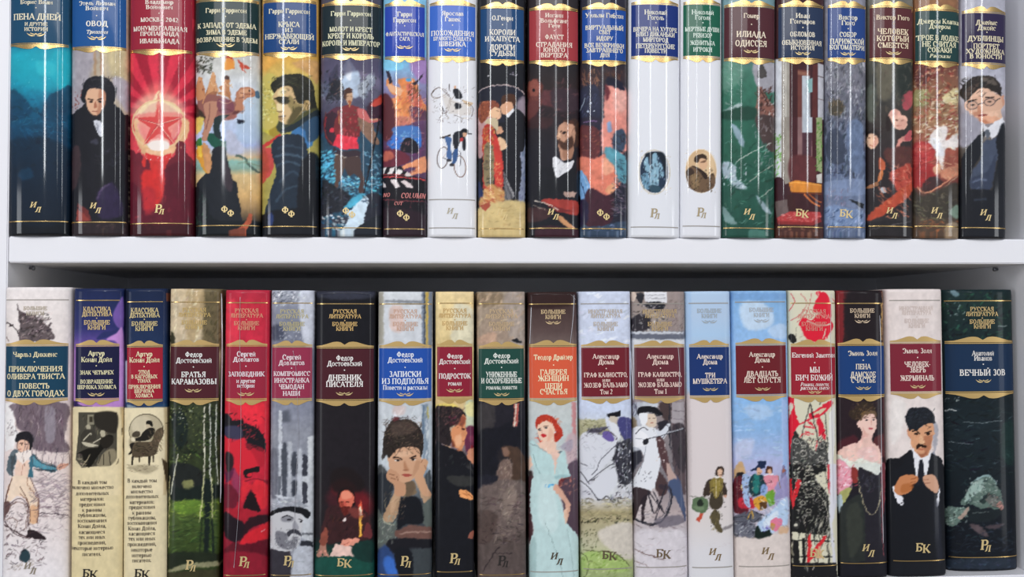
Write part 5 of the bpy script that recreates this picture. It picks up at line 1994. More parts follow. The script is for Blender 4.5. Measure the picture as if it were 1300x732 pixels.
MORE['T6'] = '''
@240,70,4.88
C c8a080~1 970,250 985,225 1008,228 1016,260 1008,290 990,305 976,285
C 4a3028~1 962,270 965,225 990,212 1016,228 1005,235 980,240 974,270
L 3a2418 3 978,256 990,254
L 3a2418 3 1000,256 1010,257
C a8603c~1 985,285 1005,285 998,310
D 4a5060*.7 40 820,80,960,260 34 8 60 .4
C 22222c~2 880,180 890,120 905,90 920,55 925,120 915,150 940,190 920,230 880,240
D 7a5c50*.7 20 870,120,960,280 26 7 40 .4
C a0a8b4~2 1045,200 1060,180 1090,150 1120,115 1150,110 1150,140 1120,160 1100,220 1060,260
D 3a3c44*.8 24 1050,110,1160,250 26 6 50 .4
C c84a3c~2 1125,310 1160,280 1195,260 1195,300 1150,320
D 5a5a48*.8 24 930,340,1060,480 22 8 10 .4
C c86a68~2 1045,330 1085,340 1110,370 1130,400 1180,395 1180,410 1120,420 1080,400 1050,380
L c89878 10 1120,400 1170,398
L 1c1a1e 7 1182,375 1150,560 1115,730
D a87058*.5 16 1060,340,1150,410 20 5 -30 .4
L d8a060*.8 4 925,345 935,430
L 6a3030 5 850,350 838,450 870,540
D f06878*.6 16 905,490,1040,580 50 6 85 .1
'''
MORE['T7'] = '''
@480,60,4.88
C 5a2a30~3 30,300 90,330 110,460 80,560 30,560
D e8a078*.7 40 100,310,290,480 50 7 70 .3
D 9c5c48*.7 30 130,300,280,500 40 6 60 .3
C e8b088~2 60,230 100,240 150,260 140,300 110,290 75,270
D f0c0a0*.6 16 120,240,200,320 24 5 40 .4
C 4a78b8*.9~3 90,500 230,490 260,560 130,560
D 8ac0ec*.7 24 100,510,250,620 28 6 20 .4
C 1c1a24~2 155,580 195,560 240,590 245,650 145,645
D b87878*.6 30 35,520,295,660 30 7 30 .4
'''
MORE['T8'] = '''
@480,60,4.88
L 5a4a44 3.5 350,265 380,250 410,275 440,300 450,340 430,400 400,410
L 5a4a44 3 440,330 500,350 560,350 590,380 580,430
L 5a4a44 3 385,380 400,420 380,440
L 5a4a44 3 470,420 520,440 515,470
L 8a7c70 3 330,290 350,320 390,310
C d8d0c8*.7~3 400,290 470,330 560,360 570,420 440,400
C 1f2129 466,265 495,258 522,300 480,308
C 1f2129 478,345 512,352 516,375 480,380
E d8a888 478,248 8,9
L 3a2c28 4 440,230 446,275
D 4a3c38*.7 24 340,250,590,460 22 2.5 40 .5
'''
MORE['T9'] = '''
@480,60,4.88
C 8a4a34~2 625,420 632,360 660,340 700,330 740,345 750,370 720,400 690,420 650,470 630,460
D c06848*.8 40 625,340,740,450 20 6 40 .6
D 4c1c18*.8 40 625,340,740,460 18 5 40 .6
C ecc09a~1 690,400 725,370 745,385 752,410 735,440 700,430
C dca886~1 760,370 790,340 830,345 838,380 810,405 795,420 770,410
C 4a2c1c~1 765,330 785,295 835,290 858,320 850,365 835,340 800,335 780,350
L 4a2820 3 735,392 748,398
C 1a1a20~1 800,440 835,385 880,390 910,440 912,520 900,640 840,640 800,560
P e8e8ec 795,420 838,378 848,390 806,440
C c8b898~2 660,470 690,440 740,450 740,520 700,480
D 7a5a38*.7 40 655,490,718,730 20 6 10 .5
'''
MORE['T10'] = '''
@480,60,4.88
C 8a4c40~3 935,230 975,200 1005,240 1000,280 975,310 945,300
E 1a1012~2 966,268 10,11
C 6a3834*.8~5 960,300 1020,330 990,400 930,450 930,350
D a06050*.6 24 930,210,1010,330 24 5 50 .5
@480,150,4.88
C c4947a~2 1118,165 1140,150 1200,150 1215,200 1190,250 1140,260 1130,220
C 9c7058*.8~3 1150,190 1210,160 1200,250 1150,250
C 4e3226~3 1115,130 1135,140 1160,150 1200,110 1212,160 1185,195 1145,195 1122,165
D 2c1c16*.7 30 1120,130,1210,190 20 4 70 .5
D 6a4a38*.6 20 1150,15,1240,120 30 5 70 .4
L 7a5040 4 1112,100 1108,115 1125,122
C e0e0e4~2 1085,250 1105,240 1150,275 1190,270 1212,262 1195,315 1150,345 1108,370 1090,320
D a8a6b0*.7 16 1090,260,1200,350 40 5 50 .4
'''
MORE['T17'] = '''
@980,150,4.88
C 1e1818~3 585,100 600,88 640,88 665,110 662,130 640,100 605,100 590,125
D 3a2c28*.7 20 590,60,700,110 30 7 20 .4
C d89c88*.8~3 640,120 660,130 650,170 625,190
C d8a090*.7~3 800,10 838,20 815,68 780,60
D 5a3a34*.6 30 700,180,860,300 40 9 40 .4
D e09078*.6 30 730,290,860,420 40 7 -20 .4
D 6a2420*.6 26 730,300,860,480 40 6 -30 .3
'''
MORE['T18'] = '''
@980,0,4.88
D b05c4c*.7 40 880,390,1155,740 50 14 -30 .5
D ecdcc0*.6 40 880,430,1155,740 40 6 -20 .5
D 4a2c24*.7 30 880,430,1155,740 40 7 20 .5
@980,150,4.88
D f0e8e0*.7 40 960,30,1155,200 40 9 -40 .5
D 902c2c*.7 30 875,160,1010,420 60 8 20 .4
D d8685c*.6 20 880,180,1000,300 60 5 10 .3
D c8a080*.6 30 1020,230,1155,380 50 6 -10 .4
'''
MORE['T19'] = '''
@1040,0,4.88
C dcb096~2 905,635 985,600 1040,600 1120,590 1130,670 1040,690 920,690
C e4bca4*.8~4 1000,560 1090,570 1100,600 1010,610
E 4a4a50*.55~1 950,655 34,24
E 5a5a60*.45~1 1058,628 34,22
E 1c1614~1 955,655 13,9
E 1c1614~1 1055,630 13,8
O 26262c 5 950,655 36,26 -8
O 26262c 5 1058,628 36,24 -8
L 26262c 5 984,645 1024,634
L 26262c 5 1092,622 1122,605
L 3a2a22 6 920,632 975,618
L 3a2a22 6 1030,606 1085,602
C c88c70~2 985,650 1005,690 1012,705 985,700
D 1c1816*.8 40 885,480,1120,600 50 6 25 .4
D 6a5c50*.6 20 920,480,1110,560 40 4 20 .3
'''
MORE['B1'] = '''
@0,500,3.155
C eec2a8~1 72,190 105,180 122,205 118,222 100,236 82,230 72,215
C 1d1b20~1 62,182 78,158 105,148 128,160 134,185 130,212 118,228 116,195 88,182 68,195
L 3a2420 3 80,198 94,196
L 3a2420 3 100,200 110,202
E 1c1414 88,203 3,3
L b05a50 3 76,222 86,220
L 5a3c34 2.4 72,192 68,212 80,230 100,236
P f4e8e0 62,238 90,232 116,222 134,238 112,262 92,282 72,262
L 6a5048 2 92,250 100,290
L 2a2a30 3 130,240 165,275 225,292
L 2a2a30 3 135,300 180,305 222,306
L 2a2a30 3 62,240 48,290 52,330
L 5a3a30 3 50,340 30,390 22,440
L 5a3a30 3 120,330 150,400 158,450 150,520
L 5a3a30 3 80,370 108,420 120,470 118,520
C 2a2024~1 112,545 150,550 185,580 150,578 116,570
L 3a2a28 3 118,520 120,560
L 4a3438 3 20,455 70,420 100,430 115,470 110,540
L 4a3438 3 20,510 60,560 120,580
D 4a3c40*.9 60 20,440,120,560 22 2.5 40 .6
D 3a2c34*.9 60 20,560,190,700 26 3 20 .6
D 6c5a64*.7 50 120,340,275,560 50 3 5 .3
D 554650*.7 60 90,60,265,300 70 3 88 .1
D 8c7c84*.6 40 130,220,270,420 60 3 15 .3
C 2a4048~1 85,640 110,625 122,650 105,675 82,660
'''
MORE['B4'] = '''
@200,500,5.764
D 8a9450*.6 60 95,90,330,400 22 7 40 .5
D 10180f*.7 50 95,90,440,520 50 10 60 .4
L d8d8c8 6 150,440 120,600 100,735
D e4e4cc*.8 20 100,90,270,230 14 7 20 .5
@200,605,5.764
D a0b850*.5 50 100,180,450,320 50 5 0 .15
D 1c2c18*.6 50 95,300,450,580 80 7 0 .15
'''
MORE['B5'] = '''
@200,500,5.764
C d42838~3 495,330 540,350 600,330 640,340 650,400 720,430 740,520 640,560 600,600 560,540 500,560
C 2a1a20~4 500,430 545,440 560,500 540,560 505,560
C 1a1418~2 635,560 690,540 745,530 740,570 700,572 690,600 655,612 635,600
C d42838~1 655,590 690,575 690,600 665,605
C b02030*.7~4 640,360 790,410 780,520 740,520 700,440
D 141418*.8 30 495,150,790,420 60 6 35 .4
C 3c3a52*.9~4 495,245 600,240 615,320 550,330 495,300
L 7a1a28 7 640,640 720,620 805,640
'''
MORE['B8'] = '''
@390,500,5.764
C d2a484~2 590,470 620,420 690,388 760,382 820,400 836,470 815,530 640,540 610,520
C 2f2723~2 545,470 555,400 560,320 600,240 660,195 760,195 830,250 852,330 845,430 832,465 822,410 770,385 700,392 660,405 625,440 600,470 580,440 565,430
D 6a5848*.8 60 560,190,850,390 60 5 35 .6
D 17120f*.7 70 550,200,850,430 60 5 50 .6
D 8a7464*.5 24 600,200,800,320 50 4 20 .5
D 2a2220*.9 24 610,165,780,215 40 3 30 .6
L 3a2c26 4 690,390 665,430 640,460
L 3a2c26 4 720,385 745,410
L 2a1c18 10 630,468 665,463 698,482
L 2a1c18 10 752,472 800,450
E ece0d6 662,488 20,8
E ece0d6 778,480 18,8
E 1c1412 665,486 12,10
E 1c1412 775,479 11,10
C b4805f*.8~3 712,490 740,540 750,558 712,562
C e4bc9c*.7~6 640,500 690,500 690,560 650,560
D 7a5a44*.4 24 620,420,820,620 26 4 60 .5
@390,605,5.764
D c8b090*.5 24 570,60,720,320 50 6 60 .2
D 7a5c44*.5 24 570,60,720,320 40 5 60 .2
D 8a9088*.6 30 520,260,660,500 40 6 60 .4
'''
MORE['B8'] += '''
@390,500,5.764
C d0a282~2 600,500 640,470 780,470 835,480 828,540 800,590 770,625 730,645 690,645 650,610 610,560
L 2a1c18 10 630,468 665,463 698,482
L 2a1c18 10 752,472 800,450
E ece0d6 662,488 20,8
E ece0d6 778,480 18,8
E 1c1412 665,486 12,10
E 1c1412 775,479 11,10
L 2a1c18 4 642,480 690,484
L 2a1c18 4 758,475 800,470
C b07c5c*.9~3 712,490 738,540 748,558 712,562
C b88a6a*.7~4 795,500 830,490 815,550 770,610
L 7a4a38 4 702,556 742,558
C b0584c~1 692,592 725,582 768,592 730,608
L 6a2c28 3 692,594 770,594
C c49474~1 580,600 598,552 640,560 672,590 682,640 720,662 715,740 645,740 636,670 592,632
L 6a4430 4 600,585 640,595
L 6a4430 4 612,615 650,625
L 6a4430 4 655,600 668,635
C cfa07e~1 785,605 818,560 830,492 860,474 886,496 872,552 852,602 872,660 912,740 850,740 812,662
L 7a5038 4 832,505 845,482
L 7a5038 4 860,520 870,550
'''
MORE['B9'] = '''
@390,500,5.764
D 6a4a44*.7 40 945,95,1130,240 40 5 50 .6
D 120e12*.7 40 940,100,1060,340 50 7 70 .4
C dc9468~1 1055,300 1070,250 1110,235 1130,250 1100,340 1070,360
C f0b890*.7~3 1080,320 1125,300 1130,370 1095,385
C 6a3020*.8~3 1060,330 1085,380 1060,385
D 6a2c28*.6 16 1050,170,1110,250 20 5 40 .5
'''
MORE['B11'] = '''
@590,500,5.764
D d85838*.9 30 520,160,710,340 40 6 40 .6
C f0ccb4~1 532,255 552,220 598,200 640,228 655,285 640,328 590,346 556,330 538,295
L 4a2c24 5 536,258 562,248
L 4a2c24 5 578,238 612,232
E 26303c 549,264 10,6
E 26303c 596,247 12,6
L c08474 4 563,262 570,286
C c42c34~1 558,300 580,292 602,304 576,318
C e0a890*.6~3 625,250 652,290 630,330 605,340
D f0d0c0*.5 14 570,330,700,430 26 7 60 .4
'''
MORE['B12'] = '''
@730,510,4.306
C d8dae2~2 30,190 110,170 200,200 240,220 215,290 160,350 100,420 30,420
L 34343e 3.5 30,335 70,350
L 34343e 4 30,380 60,420 80,450
L 34343e 3.5 70,440 130,390 220,330
L 34343e 3.5 90,400 120,370 140,320 200,260 240,225
D 9a9ca8*.6 40 30,190,220,420 40 3 -30 .5
P 16161c 172,70 198,60 212,66 252,46 248,80 205,84
C ccc0b0~1 190,82 215,78 232,95 215,112 195,108
C 45457a~2 235,100 262,82 300,95 312,110 312,210 290,215 260,180 240,140
D 9494c0*.6 16 245,95,305,200 24 4 60 .4
C e0e2e8~2 180,95 200,110 230,130 245,190 230,195 200,150
C 6c5ca0~1 150,185 180,160 205,180 215,212 185,215 160,200
D 3c3a40*.8 30 60,130,170,185 30 4 15 .4
C 3a3a44~2 225,240 260,215 312,215 312,420 240,420 225,340
D d4d6de*.9 50 225,215,312,440 30 6 70 .5
D 16161c*.9 40 225,215,312,440 30 6 70 .5
C d8dae2~2 130,400 180,370 225,370 230,450 180,500 140,535 100,500 60,470 30,450 30,440 90,450
L 2a2a32 4 30,430 80,470 120,525 150,535
'''
MORE['B13'] = '''
@730,510,4.306
C e4e6ec~1 330,178 370,140 420,152 446,190 470,260 472,300 455,400 412,490 318,462 350,392 378,320 362,262 318,238
C f2f2f6~1 314,172 350,155 398,186 392,236 330,246 314,240
L 8a8e9a 3 330,200 385,205
L 8a8e9a 3 390,240 372,330 345,400
L 26262e 4 330,175 372,140 400,155
C d8dce4~1 440,150 470,158 505,122 522,128 495,180 470,205
L 26262e 3 500,125 515,150 480,200
C 553c3e~1 445,202 476,196 500,300 522,400 502,402 472,330
D d8ccc8*.9 12 450,210,500,330 14 7 80 .2
C bca098~1 500,330 528,370 562,430 515,440 506,400
C 4a5878~2 512,440 565,425 590,520 606,640 590,600 540,500
C 3a2e32~1 320,470 400,480 412,500 370,520 350,580 330,640 318,640 325,560
L 2a2830 7 400,490 415,560 425,600
L 2a2830 6 412,500 460,570 490,610
L 2a2830 5 500,450 470,540 440,610
D 343640*.9 20 335,370,420,450 9 5 0 .8
C 17171d~1 345,50 372,28 410,24 450,34 480,72 455,72 400,52 350,62
C dcc8b4~1 392,72 430,66 446,92 442,122 415,136 395,120
C eceef2~1 352,66 395,62 398,90 390,120 375,128 360,110
L 3a2c28 3 402,92 414,90
L 3a2c28 3 428,90 440,90
L a85c48 3 412,116 430,114
L 1e1e24 5 405,200 470,185 600,145
L d4d8e0 2.5 412,197 480,180 596,146
C 26262c~1 372,215 400,198 400,225 378,236
'''
MORE['B14'] = '''
@790,605,5.764
D a8986a*.7 26 640,30,740,150 22 6 70 .4
D 2a2420*.7 26 600,20,770,240 24 6 70 .4
L d8c8a8 4 690,20 690,150
L 2a241c 4 655,120 690,165 730,100
C 5a5038~1 650,280 690,260 720,280 712,320 690,300 665,320
D 2c281e*.8 20 645,240,730,410 20 6 60 .5
'''
MORE['B15'] = '''
@790,500,5.764
D 2a1c20*.7 20 815,570,960,735 26 7 60 .5
D f0d8b0*.6 16 820,560,960,735 22 6 40 .5
L 1a2440 6 940,555 1000,548 1050,500
C e0b090~1 990,545 1012,545 1015,568 998,580
L 3a2018 4 1000,575 1015,580
D 1c3c40*.6 20 940,610,1050,735 36 6 70 .4
D f0b8c0*.6 16 1045,600,1130,735 36 5 70 .3
L 8a6a3c 4 1140,600 1160,690
@790,605,5.764
D 1c1a22*.7 40 815,0,1110,300 30 6 50 .6
D f0e4c8*.5 40 815,0,1110,300 22 5 40 .6
D 6a2028*.6 20 815,60,960,270 40 7 40 .4
D f0f6fc*.7 24 1000,160,1212,360 60 8 -35 .2
D 8098b8*.6 24 1000,160,1212,380 60 6 -35 .2
L 2a2a30 4 830,300 900,290 960,330 1010,300
'''
MORE['B16'] = '''
@990,500,7.956
D 2a2a2a*.9 70 125,450,490,735 30 7 30 .6
D dcd8c8*.9 60 125,450,490,735 26 6 30 .6
L dc2038 8 205,440 240,400 300,420
L dc2038 7 420,400 450,460
D b0303c*.8 16 230,260,480,480 50 5 -20 .5
@990,590,5.155
D ccc8b8*.9 90 100,0,320,240 18 6 30 .7
O c8c4b4 4 180,60 14,12 0
O c8c4b4 4 250,150 15,12 0
O c8c4b4 4 210,200 16,12 0
O c8c4b4 4 150,250 16,13 0
O c8c4b4 4 270,60 13,11 0
O c8c4b4 4 290,250 12,14 0
O c8c4b4 4 190,300 16,12 0
D 1c1c1c*.8 50 100,0,320,330 20 6 30 .7
L b8b4a4 4 250,180 300,260 318,340
'''
MORE['B17'] = '''
@990,500,7.956
C efcabd~2 800,290 835,245 880,215 930,205 962,230 978,280 972,345 945,400 925,420 850,410 822,350 805,320
C 6a5440~3 815,260 850,190 920,165 970,190 975,235 950,205 900,200 850,225 830,270
D 3a2c20*.9 40 710,80,980,250 44 7 40 .6
D 94784c*.6 30 790,150,960,230 40 6 40 .4
L 5a3a30 6 858,244 896,238
L 5a3a30 6 934,240 968,234
E 2c2830 880,264 14,8
E 2c2830 950,262 12,8
L c48678 5 925,265 928,318
C b8505a~1 896,346 925,340 950,348 920,360
C d49a8a*.6~5 840,330 870,390 910,410 850,410
D f8e0d8*.4 24 660,520,980,700 70 12 20 .3
'''
MORE['B18'] = '''
@1100,500,6.365
C d9a07a~1 345,300 370,262 430,275 480,245 535,232 546,300 540,330 360,340
C 1d2128~1 315,190 345,130 370,108 400,118 430,108 480,108 530,140 554,192 548,242 520,235 470,250 430,278 405,300 375,285 350,300 335,262 318,222
D 39404c*.7 24 330,115,540,230 60 5 25 .4
D 0e1014*.8 24 330,120,550,280 50 6 20 .4
L 1c1410 10 368,300 400,297 436,322
L 1c1410 9 470,316 530,300
E 1c100c~1 405,323 17,9
E 1c100c~1 500,322 15,9
C e4b48c*.9~2 438,330 462,390 455,405 430,396
D a86c4c*.4 24 350,300,540,500 30 5 60 .4
@1100,605,5.765
C 17191f~2 395,-20 420,-20 415,120 395,120
L 7a3c1c 5 322,30 372,20
L 7a3c1c 5 318,60 360,55
L 8a5440 5 412,32 455,28
L 8a5440 5 430,62 476,62
'''
MORE['B18'] += '''
@1100,500,6.365
P ececf0~1 372,452 400,470 440,520 480,510 525,470 515,560 490,680 395,680 378,560
D b0b0c0*.6 14 385,500,420,640 20 4 70 .3
P 1c1e28 430,535 455,525 462,560 478,740 405,740
P 2c3242~2 505,540 528,500 545,735 495,735
P 17191f 372,455 400,640 396,690 330,700 300,520
P 17191f 525,475 560,500 610,540 600,690 480,690 500,600
@1100,605,5.765
P 17191f 395,15 412,15 420,140 385,140
C c98458~1 205,100 225,40 260,-5 330,-15 378,2 370,42 330,62 330,100 280,125 240,135
C a8602e*.6~3 260,60 330,50 340,90 260,120
L 7a3c1c 4 325,18 370,8
L 7a3c1c 4 320,45 365,36
L 7a3c1c 4 318,70 340,64
C d0a084~1 412,20 430,-10 500,-10 530,70 520,115 490,110 440,70
L 8a5440 4 415,25 460,18
L 8a5440 4 425,50 470,45
'''
MORE['B19'] = '''
@1100,605,5.765
D 1c2a2c*.7 30 690,20,1000,240 50 8 40 .5
D d8e4dc*.6 24 740,0,960,190 26 5 -50 .5
L 20282a 7 830,190 880,140 905,130 930,150
D 94786c*.6 16 880,120,1000,230 26 7 40 .4
'''

MORE['T1'] = """
@0,0,4.88
C 18a4b8*.6~16 80,320 430,320 430,480 320,560 180,540 90,470
C 3cc4d0*.5~10 230,380 340,400 330,470 240,460
D bfeef2*.8 22 70,330,430,560 6 4 0 .4
@0,150,4.88
D 2c7aa0*.5 40 65,-20,440,130 60 5 -30 .5
D 7ab8d0*.4 14 70,-120,300,60 30 4 40 .5
C 0b1c2c*.6~16 60,150 440,200 440,620 60,620
"""
MORE['T2'] += """
@0,0,4.88
C dcae8e~1 532,588 545,560 575,548 618,545 650,562 656,602 648,645 630,682 603,713 568,702 546,672 536,635
C b0765a*.8~3 615,560 655,570 652,650 603,713 612,640
C 16171e~1 505,620 510,565 528,520 560,488 610,474 660,484 700,520 716,580 706,640 665,675 655,640 660,590 640,560 600,548 565,545 545,562 532,600 528,640
D 34323a*.7 20 530,485,690,545 50 5 20 .4
L 2a1812 8 543,612 580,620
L 2a1812 8 600,622 640,610
E 180e0c~1 566,631 12,6
E 180e0c~1 620,631 12,6
C a86a50~1 592,628 604,664 582,668
L 7a3830 5 572,690 606,692
"""
MORE['T3'] = """
@0,0,4.88
E f4d8b8*.5~20 985,690 170,110
@0,150,4.88
D f0d0a8*.6 30 840,-20,1130,200 30 7 60 .5
C f08878*.5~10 870,0 1100,0 1060,150 910,150
L f8c8b0 4 985,-90 985,40 1130,-2
L f8c8b0 4 985,40 1080,160
L f8c8b0 4 985,40 892,165
L f8c8b0 4 985,40 842,0
O e8c898 8 985,40 165,150 0
P d83838~1 900,215 985,240 1065,220 1060,255 985,270 905,250
D f0e0d8 12 905,225,1060,262 10 5 80 .1
"""
MORE['T6'] += """
@240,0,4.88
C 4a4660*.7~14 820,380 1190,380 1190,480 1050,440 930,480 830,520
D 24262e*.7 40 820,430,960,640 30 9 60 .5
D 8c94a8*.5 20 820,540,900,640 26 6 40 .5
@240,150,4.88
D 14181e*.7 40 820,380,1010,600 40 12 20 .5
D 2a3a48*.7 40 1080,300,1195,560 40 12 -40 .5
C 5c463e~1 908,235 965,250 958,330 935,385 925,425 905,420 912,340
C 4c3a38~1 975,250 1060,245 1068,330 1090,385 1066,465 1050,440 1060,380 1010,330
"""
MORE['T19'] += """
@1040,0,4.88
C dcb096~2 915,640 985,618 1040,604 1120,590 1125,660 1040,680 920,690
C c8a08c*.7~3 925,640 975,630 985,670 930,680
C c8a08c*.7~3 1025,615 1090,605 1090,650 1030,658
L 2a201c 7 920,634 978,618
L 2a201c 7 1028,606 1086,600
E 2a2420*.9~1 952,652 14,6
E 2a2420*.9~1 1056,630 14,6
O 2c2c34 3.5 950,655 34,24 -8
O 2c2c34 3.5 1058,632 34,22 -8
L 26262c 4 984,647 1024,638
L 26262c 5 1092,626 1124,606
C c08468*.8~2 988,650 1008,688 1014,704 982,702
L 8a3a34 8 985,722 1038,712
"""
MORE['B1'] += """
@0,360,4.88
D 2c2428*.9 30 120,200,320,340 30 6 30 .6
D c8b4b4*.8 30 130,180,330,340 26 5 30 .6
"""
MORE['B6'] = """
@200,605,5.764
C c4c4c8~2 835,300 880,268 960,255 1050,282 1064,330 1050,400 1040,480 980,540 880,540 838,500 828,400
C 7c7c84*.8~3 905,300 960,288 1000,305 980,330 920,330
L 1c1c22 8 912,298 950,284 992,302
L 1c1c22 8 1035,308 1064,322
E 141418~1 965,314 17,7
E 141418~1 1050,330 10,7
C 9a9aa2~2 1005,320 1035,378 1005,392 985,380
C 3c3c44~2 945,415 985,385 1035,395 1058,435 1030,425 990,415 960,440
C 77777f~3 870,400 945,415 960,470 1025,440 1010,520 930,530 870,480
D 26262e*.7 50 860,380,1040,530 24 4 70 .5
D f0f0f4*.7 26 930,440,1030,530 20 4 70 .3
L 55555d 5 985,440 1030,440
C 17181c~1 822,280 860,242 960,218 1060,226 1106,252 1118,280 1092,306 1060,278 960,252 880,264 835,287
D b0b0b8*.6 26 840,170,1090,230 40 5 -5 .3
"""
MORE['B10'] = """
@590,605,5.764
D 9a8a80*.5 40 260,40,400,340 60 8 70 .2
D 2c2426*.5 40 95,200,440,500 60 8 -5 .3
@590,500,5.764
C 86685a*.8~3 280,400 305,385 325,420 305,455 285,440
D b0988a*.5 20 250,480,350,640 40 6 70 .2
"""
MORE['B16'] += """
@840,360,4.88
C d8d4bc~1 955,60 985,120 960,200 900,240 850,230 790,250 790,40 940,40
L c83040 4 800,60 825,110 790,170
L c0404a 3 860,60 900,120 860,190 800,230
L c0404a 3 930,60 900,180 840,240
C dc2038~1 960,100 1000,50 1040,90 1055,200 1030,200 1010,160 960,180 940,160
C dc2038~1 850,260 880,210 930,230 980,210 1050,230 1060,280 1000,340 930,330 880,300 900,270
L d8d4bc 7 900,230 980,260 1050,250
L d8d4bc 6 1000,340 1020,280
"""

MORE['T3'] += """
@0,150,4.88
P d84a48~1 985,-100 1008,-8 1138,-4 1040,60 1082,162 985,96 890,168 932,60 838,-4 962,-8
L f4b8a4 5 985,-95 985,40
L f4b8a4 5 1130,-2 985,40
L f4b8a4 5 1080,158 985,40
L f4b8a4 5 892,164 985,40
L f4b8a4 5 842,-1 985,40
L 962830 3 992,-70 992,38
L 962830 3 1120,4 990,44
L 962830 3 1068,150 980,46
L 962830 3 905,155 980,34
L 962830 3 860,4 980,34
E f4e8e0~2 985,170 66,34
"""

MORE['B7'] = """
@390,605,5.764
C 1d1516*.85~14 180,-40 320,-60 420,40 380,110 200,110
C d9705a~1 240,150 252,112 300,96 335,126 344,170 332,200 300,240 268,240 246,215 236,185
C f0987c*.8~4 255,115 310,105 330,150 290,165 255,160
C 8a3428*.8~3 238,185 262,190 285,215 280,245 255,230
L 2a0c0c 6 246,186 266,186
L 2a0c0c 6 284,184 310,186
C c8584a~1 268,185 282,185 288,212 270,212
C 5c1e1a~2 250,222 300,216 318,225 300,262 278,284 260,258
D 7a3a2a*.7 14 255,225,310,275 18 4 75 .3
C 2a1414~2 228,140 245,108 290,84 330,100 350,150 335,130 300,98 255,108 240,150
D 5a2c28*.6 24 130,240,460,420 60 7 60 .4
C 8a4038*.6~6 300,235 380,240 400,300 340,300
"""
MORE['B8'] += """
@390,500,5.764
D 8a7060*.5 30 570,210,840,380 50 3 50 .6
C 5a4a42*.6~8 620,220 740,200 800,260 720,300 630,300
D 3a2e28*.8 16 560,170,660,230 40 3 50 .6
D 3a2e28*.8 14 700,165,850,260 50 3 -40 .6
L 3a2c26 3 650,395 640,440
L 3a2c26 3 780,385 812,430
C e4bc9c*.6~6 660,430 760,420 740,455 670,460
"""
# id: (x left/right at top of view, x left/right at bottom of view, y top, y foot, panel x0,x1, panel y0,y1, rule top y, rule bottom y)
TX = dict(
 T1=(12.7,90.6,11.3,90), T2=(91.8,163,91,163), T3=(165,247.6,165.5,246.5), T4=(248.6,330.8,248.4,331.5), T5=(332.6,405,333,404.5),
 T6=(407,486,407,485.5), T7=(486.6,541.6,486,541.5), T8=(543,606,542.5,604.8), T9=(607,667.5,606.8,667), T10=(669.5,735,669.5,735.3),
 T11=(736.2,796,736,795.6), T12=(797.2,863,796.6,862.6), T13=(863.6,916,863.4,915), T14=(917,983.6,915.6,983), T15=(984.4,1046,984,1045.4),
 T16=(1047,1099,1046,1099), T17=(1101,1159,1100,1158.6), T18=(1160,1217,1159,1217), T19=(1218.6,1276,1217.6,1277))
BX = dict(
 B1=(7.4,93,4.5,88), B2=(95.3,157.5,91,156.5), B3=(159.5,212,157.5,212), B4=(216,282.7,213,277.5), B5=(287,342.8,283,340), B6=(345,399,342.2,398),
 B7=(400,478,400.4,474), B8=(480,550,479.4,548.2), B9=(551.8,602.5,553.6,601), B10=(604.6,667,606.8,667.4), B11=(670,732,671.6,735),
 B12=(733.6,799.8,737,804), B13=(801.2,869,804.8,872.6), B14=(870,925.6,873.6,932), B15=(926.6,999,933.2,1003), B16=(999.6,1060.2,1003.6,1063),
 B17=(1061,1120.4,1065,1126.4), B18=(1121,1195.4,1128,1199.8), B19=(1196.4,1283,1201,1291.8))
TOPB = dict(B1=364.5,B2=366,B3=366.2,B4=366.5,B5=368,B6=368.5,B7=369,B8=370,B9=370,B10=370,B11=370.5,B12=369.7,B13=370,B14=369.5,B15=369,B16=368.5,B17=368.5,B18=366.8,B19=367.5)
# ------------------------------------------------------------------ what is printed on each spine
# panel: colour, half width (share of spine), top y, bottom y in photo pixels, then lines  text|y|cap height|width
TXT = {}
TXT['T1'] = ('0d4464', .95, -12, 54, 'e4dcc0', 'Борис Виан|2.5|5.5|41;*|10;ПЕНА ДНЕЙ|21|8|60;И ДРУГИЕ|30.5|4.5|29;ИСТОРИИ|37|5|30;~|43.5|24')
TXT['T2'] = ('14508f', .95, -10, 58.5, 'ece8dc', 'Этель Лилиан|4|5.5|46;Войнич|10.5|5.5|29;*|20;ОВОД|30|7|28;/Трилогия|40.5|5|27;~|48|24')
TXT['T3'] = ('961d33', .95, -8, 62, 'eee0d4', 'Владимир|2.5|5.5|36;Войнович|9|5.5|34;*|17;МОСКВА 2042|25|5.5|48;МОНУМЕНТАЛЬНАЯ|36|6|68;ПРОПАГАНДА|42.8|5.5|49;ИВАНЬКИАДА|52|6|50')
TXT['T4'] = ('0d2c2e', .96, 2, 64.5, 'e8e0bc', 'Гарри Гаррисон|13|6|52;*|21;К ЗАПАДУ ОТ ЭДЕМА|32|6.5|74;ЗИМА В ЭДЕМЕ|41|6|52;ВОЗВРАЩЕНИЕ В ЭДЕМ|50|6|77;~|57|24')
TXT['T5'] = ('0f3f78', .93, 3, 66, 'e8e2c8', 'Гарри Гаррисон|14|6|52;*|22;КРЫСА|31|6.5|27;ИЗ|38.3|5.5|10;НЕРЖАВЕЮЩЕЙ|46|6.5|62;СТАЛИ|53|6|26;~|61|22')
TXT['T6'] = ('13252c', .95, 7, 68, 'e6e4c0', 'Гарри Гаррисон|17|6|51;*|26;МОЛОТ И КРЕСТ|37|6|54;КРЕСТ И КОРОЛЬ|45.5|6.5|58;КОРОЛЬ И ИМПЕРАТОР|54.5|6.5|73;~|62|22')
TXT['T7'] = ('2342a8', .91, 8, 71, 'ece8dc', 'Гарри|18|6|19;Гаррисон|25.5|6|29;*|33;ФАНТАСТИЧЕСКАЯ|43|5|48;САГА|49.5|5|13;~|59.5|22')
